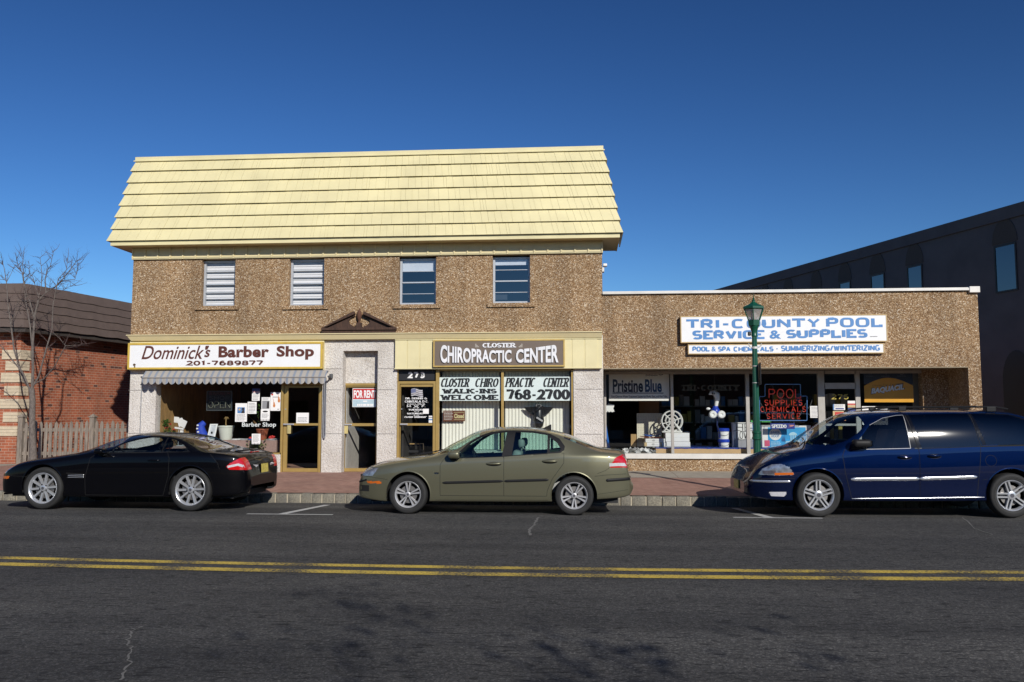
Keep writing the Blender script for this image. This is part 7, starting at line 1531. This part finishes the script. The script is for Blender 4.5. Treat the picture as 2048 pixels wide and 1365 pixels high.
fw = [(.835, .905), (.865, .99), (1.02, 1.135), (1.188, 1.232), (1.333, 1.283), (1.60, 1.313), (1.527, .932)]; rwd = [(1.74, 1.315), (2.03, 1.305), (2.262, 1.268), (2.262, .985), (1.69, .948)]; qw = [(2.305, 1.23), (2.41, 1.155), (2.482, 1.05), (2.46, 1.014), (2.30, 1.0)]
sur = [(.775, .888), (.79, .965), (1.0, 1.165), (1.188, 1.272), (1.333, 1.320), (1.62, 1.345), (2.03, 1.336), (2.29, 1.295), (2.457, 1.213), (2.545, 1.095), (2.535, 1.035), (2.475, .992), (1.549, .925)]
fd = [(.527, .30), (.527, .796), (.585, .883), (.80, .893), (1.55, .926), (1.563, .90), (1.563, .30)]; rd = [(1.563, .30), (1.563, .927), (2.47, .99), (2.53, .985), (2.528, .83), (2.34, .571), (2.262, .39), (2.25, .30)]
tail = [(3.25, .755), (3.29, .83), (3.36, .915), (3.47, .96), (3.56, .93), (3.57, .755)]; hd = [(-.80, .60), (-.765, .69), (-.70, .735), (-.50, .735), (-.56, .655), (-.60, .605)]; ind = [(-.70, .518), (-.45, .519), (-.44, .50), (-.455, .484), (-.69, .482)]
for p in (sur, fw, rwd, qw, fd, rd, tail, hd): C.snap(p, tol=.008)
for (cx, cz, r) in sp['arches']: C.snap([(cx + r * math.cos(t), cz + r * math.sin(t)) for t in [2 * math.pi * i / 48 for i in range(48)]], 0, C.cum[5])
ws = lambda X, Z, V, SG: (SG >= 6) & (X > .34) & (X < 1.15) & (Z > .965) & (Z < 1.325); rw = lambda X, Z, V, SG: (SG >= 6) & (X > 2.52) & (X < 3.08) & (Z > 1.075)
C.finish([("front_door", OLV, rectmask(fd, 1, 4), "fd"), ("rear_door", OLV, rectmask(rd, 1, 4), "rd"), ("tail_light", REDL, rectmask(tail, 0, 6), "tail"), ("headlight", REFL, rectmask(hd, 2, 6), "head"), ("side_indicator", AMB, rectmask(ind, 1, 4), "ind"), ("window_surround", RUB, rectmask(sur, 4, 5), "sur"), ("front_window", CARGLASS, rectmask(fw, 4, 5), "fw"), ("rear_door_window", CARGLASS, rectmask(rwd, 4, 5), "rwd"), ("quarter_window", CARGLASS, rectmask(qw, 4, 5), "qw"), ("windscreen", CARGLASS, ws, "ws"), ("rear_window", CARGLASS, rw, "rw")], OLV)
fit_out(C, sp)
seams(C, (fd + [fd[0]], .006), (rd + [rd[0]], .006), ([(3.06, .66), (3.2, .715), (3.26, .76)], .005), ([(3.02, .62), (3.20, .64), (3.55, .655)], .005), ([(-.34, .55), (-.62, .585), (-.80, .60)], .005), ([(.45, .225), (2.28, .235)], .005), ([(3.07, .335), (3.55, .40)], .004))
mb = MB(); C.strip(mb, [(.565, .503), (1.555, .537)], .042, .012); C.strip(mb, [(1.572, .537), (2.285, .562)], .042, .012); mb.build("rubbing_strip", RUB, R2, True, 80)
mb = MB(); C.strip(mb, [(3.20, .555), (3.42, .566), (3.62, .575)], .05, .014); C.strip(mb, [(-.89, .49), (-.70, .54), (-.78, .50)][:2], .03, .01); mb.build("bumper_strip", RUB, R2, True, 80)
mb = MB(); C.ribbon(mb, [(3.255, .80), (3.40, .805), (3.565, .80)], .05, .0025); mb.build("tail_light_band", WLENS, C.parts['tail'])
mb = MB(); C.ribbon(mb, [(-.86, .40), (-.66, .40)], .10, .002); C.ribbon(mb, [(-.86, .53), (-.80, .535)], .03, .002); mb.build("bumper_intake", UND, R2)
mirror(C, .67, .86, .90, 1.02, OLV, .02); handle(C, 1.285, 1.52, .812, OLV, 'fd', .04); handle(C, 2.19, 2.42, .855, OLV, 'rd', .04)
mb = MB(); C.ribbon(mb, [(.435, .657), (.505, .657)], .025, .003, True); mb.build("wing_badge", CHROME, R2)
mb = MB(); mb.prism([(2.16, 1.372), (2.30, 1.345), (2.30, 1.43), (2.285, 1.435)], -.012, .012); mb.build("roof_aerial", RUB, R2)
mb = MB(); mb.tube([(-.02, -.5, .925), (.30, -.45, .965), (.34, -.1, .985)], .009, 6); mb.tube([(.0, .1, .93), (.28, .15, .96), (.34, .5, .985)], .009, 6); mb.build("wiper", RUB, R2)
plate_yellow(C, 3.582, .70, .30, .15); mb = MB(); mb.box(-.915, -.895, -.35, .35, .52, .60); mb.build("grille", RUB, R2)

# --- dark blue minivan
NVY = m_carpaint("navy_car_paint", (.0015, .0115, .070), (.0007, .005, .03), .55, .5, 1.0, 0.0)
R3 = thing("parked_car", "dark blue minivan with roof rails parked in front of the pool shop", "car", (3.664, 14.90, 0), math.radians(2.8)); wb = 2.98
sp = dict(paint=NVY, paired=('front_door', 'sliding_door', 'front_window', 'sliding_door_window', 'rear_quarter_window', 'headlight', 'fog_lamp', 'tail_light'), arches=[(0, .355, .40), (wb, .365, .40)], axles=(0, wb), R=.345, rr=.24, rim='slot', alloy=ALLOY, spin=(math.pi / 2, math.pi / 2 + .3), track=.915, bulge=(.965, .985, 1.0, .985),
 W=[(-1.18, .50), (-1.13, .64), (-1.0, .76), (-.75, .865), (-.4, .895), (.2, .908), (1.0, .930), (1.9, .94), (2.6, .934), (3.2, .918), (3.6, .89), (3.82, .83), (3.9, .74)],
 zb=[(-1.18, .33), (-1.0, .27), (-.45, .235), (.43, .235), (2.5, .245), (3.3, .28), (3.75, .34), (3.9, .40)],
 zs=[(-1.18, .50), (-1.12, .575), (-1.06, .66), (-.96, .76), (-.75, .845), (-.4, .93), (0, .99), (.4, 1.035), (.7, 1.05), (1.5, 1.062), (2.5, 1.105), (3.3, 1.125), (3.75, 1.12), (3.87, .9), (3.9, .62)],
 vs=[(-1.18, .98), (-.8, .94), (0, .94), (.5, .962), (1.0, .971), (3.0, .971), (3.6, .968), (3.9, .98)],
 zr=[(-1.18, .52), (-1.12, .60), (-1.06, .70), (-.96, .795), (-.75, .895), (-.4, 1.005), (-.1, 1.055), (.2, 1.10), (.42, 1.165), (.62, 1.275), (.83, 1.455), (1.06, 1.565), (1.4, 1.615), (2.4, 1.632), (3.1, 1.605), (3.4, 1.53), (3.65, 1.40), (3.82, 1.2), (3.88, .93), (3.9, .64)],
 vr=[(-1.18, .74), (-.6, .72), (-.1, .78), (.3, .86), (.6, .87), (1.0, .765), (1.5, .735), (2.5, .735), (3.2, .74), (3.6, .78), (3.9, .8)],
 zc=[(-1.18, .53), (-1.13, .61), (-1.075, .70), (-1.05, .735), (-.96, .805), (-.79, .91), (-.6, .995), (-.38, 1.058), (-.16, 1.10), (.12, 1.31), (.37, 1.485), (.61, 1.60), (.80, 1.65), (.95, 1.668), (1.5, 1.69), (2.5, 1.69), (3.1, 1.668), (3.4, 1.60), (3.65, 1.48), (3.82, 1.25), (3.88, .95), (3.9, .66)],
 floor=.36, inW=.82, cab=(.25, 3.3), dash=.55, belt_in=1.03, seat_mat=dull("maroon_cloth", (.045, .02, .025), .8), seats=[(1.18, 1.38, .26, .0), (2.2, 1.36, .26, .14)])
fw = [(.635, 1.062), (.675, 1.218), (.864, 1.43), (1.085, 1.542), (1.30, 1.585), (1.405, 1.590), (1.432, 1.082)]; sw_ = [(1.492, 1.605), (2.40, 1.620), (2.535, 1.115), (1.60, 1.068)]; rq = [(2.462, 1.618), (3.06, 1.594), (3.33, 1.49), (3.50, 1.36), (3.52, 1.155), (2.59, 1.125)]
fd = [(.508, .29), (.42, .69), (.39, .96), (.43, 1.05), (.62, 1.053), (1.545, 1.066), (1.555, 1.018), (1.54, .30)]; sdp = [(1.54, .30), (1.555, 1.018), (1.547, 1.066), (2.50, 1.105), (2.495, 1.066), (2.443, .654), (2.41, .34), (2.405, .30)]
hd = [(-1.0, .65), (-.93, .745), (-.78, .815), (-.62, .825), (-.485, .775), (-.40, .66), (-.60, .645)]; fg = [(-.83, .385), (-.53, .390), (-.585, .315), (-.80, .320)]
fx3 = lambda x: x * .90 if x < 0 else x * 1.015; fd0, sd0 = fd, sdp
fw, sw_, rq, fd, sdp, hd, fg = remap(sp, fx3, (fw, sw_, rq, fd, sdp, hd, fg))
sp['fx'] = fx3; C = Car(R3, sp)
for p in (fw, sw_, rq, fd, sdp, hd, fg): C.snap(p, tol=.008)
for (cx, cz, r) in sp['arches']: C.snap([(cx + r * math.cos(t), cz + r * math.sin(t)) for t in [2 * math.pi * i / 48 for i in range(48)]], 0, C.cum[5])
ws = lambda X, Z, V, SG: (SG >= 6) & (X > -.13) & (X < .80) & (Z > 1.125) & (Z < 1.60); rw = lambda X, Z, V, SG: (SG >= 6) & (X > 3.45) & (Z > 1.15)
dwin = lambda X, Z, V, SG: inpoly([(1.432, 1.08), (1.41, 1.60), (3.06, 1.625), (3.36, 1.53), (3.55, 1.36), (3.56, 1.14), (2.5, 1.115), (1.55, 1.068)], X, Z) & (SG == 5)
hdm = lambda X, Z, V, SG: inpoly(hd, X, Z) & (SG >= 2) & (SG <= 6)
C.finish([("front_door", NVY, rectmask(fd, 1, 4), "fd"), ("sliding_door", NVY, rectmask(sdp, 1, 4), "sd"), ("headlight", REFL, hdm, "head"), ("fog_lamp", WLENS, rectmask(fg, 1, 5), "fog"), ("window_surround", dull("gloss_black_pillar", (.005, .005, .006), .06, 0, 0, 6, 0, 60, 0, .4), dwin, "sur"), ("front_window", CARGLASSB, rectmask(fw, 5, 5), "fw"), ("sliding_door_window", PRIV, rectmask(sw_, 5, 5), "swin"), ("rear_quarter_window", PRIV, rectmask(rq, 5, 5), "rq"), ("windscreen", CARGLASSB, ws, "ws"), ("rear_window", PRIV, rw, "rw")], NVY)
fit_out(C, sp)
seams(C, (fd0 + [fd0[0]], .007), (sd0 + [sd0[0]], .007), ([(2.43, 1.62), (2.50, 1.105)], .007), ([(1.43, 1.615), (1.547, 1.066)], .012), ([(-.40, .60), (-.7, .60), (-1.10, .585)], .007), ([(2.50, .585), (2.57, .60)], .004))
seams(C, ([(2.635 + .085 * math.cos(t), .885 + .085 * math.sin(t)) for t in [2 * math.pi * i / 24 for i in range(25)]], .005), ([(2.50, 1.107), (3.6, 1.13)], .02))
CHS = dull("bright_strip", (.62, .63, .66), .22, .75, .04); mb = MB(); C.strip(mb, [(.50, .590), (1.535, .603)], .058, .014); C.strip(mb, [(1.545, .604), (2.41, .632)], .058, .014); mb.build("chrome_strip", CHS, R3, True, 80)
mb = MB(); C.strip(mb, [(.51, .288), (2.52, .318)], .018, .008); mb.build("sill_strip", CHS, R3, True, 80); mb = MB(); C.strip(mb, [(-1.12, .548), (-.80, .550), (-.47, .552)], .038, .012); mb.build("bumper_strip", CHS, R3, True, 80)
mb = MB(); C.ribbon(mb, [(.645, 1.056), (1.43, 1.075), (1.405, 1.596), (1.30, 1.591), (1.085, 1.548), (.864, 1.436)], .008, .003); mb.build("window_trim", dull("dull_trim", (.28, .28, .29), .55, .3), R3)
mb = MB(); C.ribbon(mb, [(-.74, .668), (-.42, .675)], .035, .003); mb.build("indicator_lens", AMB, C.parts['head'])
mb = MB(); C.ribbon(mb, [(-.93, .69), (-.72, .70)], .05, .002); mb.build("lamp_bowl", dull("lamp_bowl", (.16, .14, .15), .25, .5, .3, 25), C.parts['head'])
mirror(C, .52, .80, 1.09, 1.215, RUB, .02); handle(C, 1.225, 1.43, .938, NVY, 'fd', .045); handle(C, 1.68, 1.88, .955, NVY, 'sd', .045)
mb = MB()
for s in (-1, 1): mb.tube([(.95, s * .60, 1.655), (1.1, s * .62, 1.70), (1.4, s * .62, 1.725), (2.9, s * .62, 1.725), (3.1, s * .60, 1.69)], .014, 6); mb.rbox(1.38, 1.5, s * .62 - .02, s * .62 + .02, 1.66, 1.73, .01, 2); mb.rbox(2.75, 2.9, s * .62 - .02, s * .62 + .02, 1.65, 1.73, .01, 2)
for x in (1.5, 2.6): mb.tube([(x, -.62, 1.735), (x, .62, 1.735)], .013, 6)
refit(C, mb.build("roof_rack", RUB, R3))
mb = MB(); vs = []
for y in [-.46 + .92 * i / 10 for i in range(11)]: q = abs(y) / .46; vs += [(-1.115 + .05 * q * q, y, .60), (-1.055 + .05 * q * q, y, .725)]
mb.add(vs, [(2 * i, 2 * i + 1, 2 * i + 3, 2 * i + 2) for i in range(10)]); g_ = refit(C, mb.build("grille", dull("dark_grille", (.02, .022, .03), .4, .3), R3))
mb = MB()
for i in range(12): y = -.44 + .88 * i / 11; q = abs(y) / .46; mb.tube([(-1.122 + .05 * q * q, y, .605), (-1.06 + .05 * q * q, y, .72)], .005, 4)
for k in range(5): z = .615 + .024 * k; mb.tube([(-1.118 + .06 * (z - .60) / .125 + .05 * (abs(-.46 + .92 * i / 10) / .46) ** 2, -.46 + .92 * i / 10, z) for i in range(11)], .004, 4)
refit(C, mb.build("grille_bars", dull("grille_bars", (.16, .17, .20), .3, .6), g_))
mb = MB(); mb.tube([(-1.06 + .05 * (abs(-.48 + .96 * i / 12) / .46) ** 2, -.48 + .96 * i / 12, .732) for i in range(13)], .009, 6); refit(C, mb.build("grille_trim", CHS, R3))
mb = MB(); mb.box(-1.20, -1.185, -.16, .16, .38, .52); refit(C, mb.build("number_plate", MAT["yellow_plate"], R3))
mb = MB(); mb.tube([(-.22, -.62, 1.09), (.0, -.30, 1.17), (.06, .05, 1.20)], .010, 6); mb.tube([(-.18, .05, 1.10), (.02, .4, 1.17)], .010, 6); refit(C, mb.build("wiper", RUB, R3))

for r in (R1, R2, R3): del r['local']

def split_pieces(o):
    me = o.data; par = list(range(len(me.vertices)))
    def find(i):
        while par[i] != i: par[i] = par[par[i]]; i = par[i]
        return i
    for e in me.edges: par[find(e.vertices[0])] = find(e.vertices[1])
    groups = {}
    for p in me.polygons: groups.setdefault(find(p.vertices[0]), []).append(p)
    if len(groups) < 2: return
    sm = me.polygons[0].use_smooth
    for k, ps in groups.items():
        ids = sorted({v for p in ps for v in p.vertices}); ix = {v: i for i, v in enumerate(ids)}; m2 = bpy.data.meshes.new(o.name.split('.')[0])
        m2.from_pydata([me.vertices[v].co[:] for v in ids], [], [[ix[v] for v in p.vertices] for p in ps])
        for m in me.materials: m2.materials.append(m)
        if sm: m2.shade_smooth()
        o2 = bpy.data.objects.new(o.name.split('.')[0], m2); S.collection.objects.link(o2); o2.parent = o.parent; o2.location = o.location
    bpy.data.objects.remove(o)
for o in list(S.objects):
    if o.type == 'MESH' and o.name.split('.')[0] in ('chrome_strip', 'rubbing_strip', 'bumper_strip', 'sill_strip', 'exhaust_tip', 'wing_vent', 'vent_surround', 'window_trim', 'bumper_intake', 'wiper', 'wing_badge', 'handle_trim', 'tail_light_band', 'lamp_bowl', 'indicator_lens', 'roof_rack', 'window_surround'): split_pieces(o)
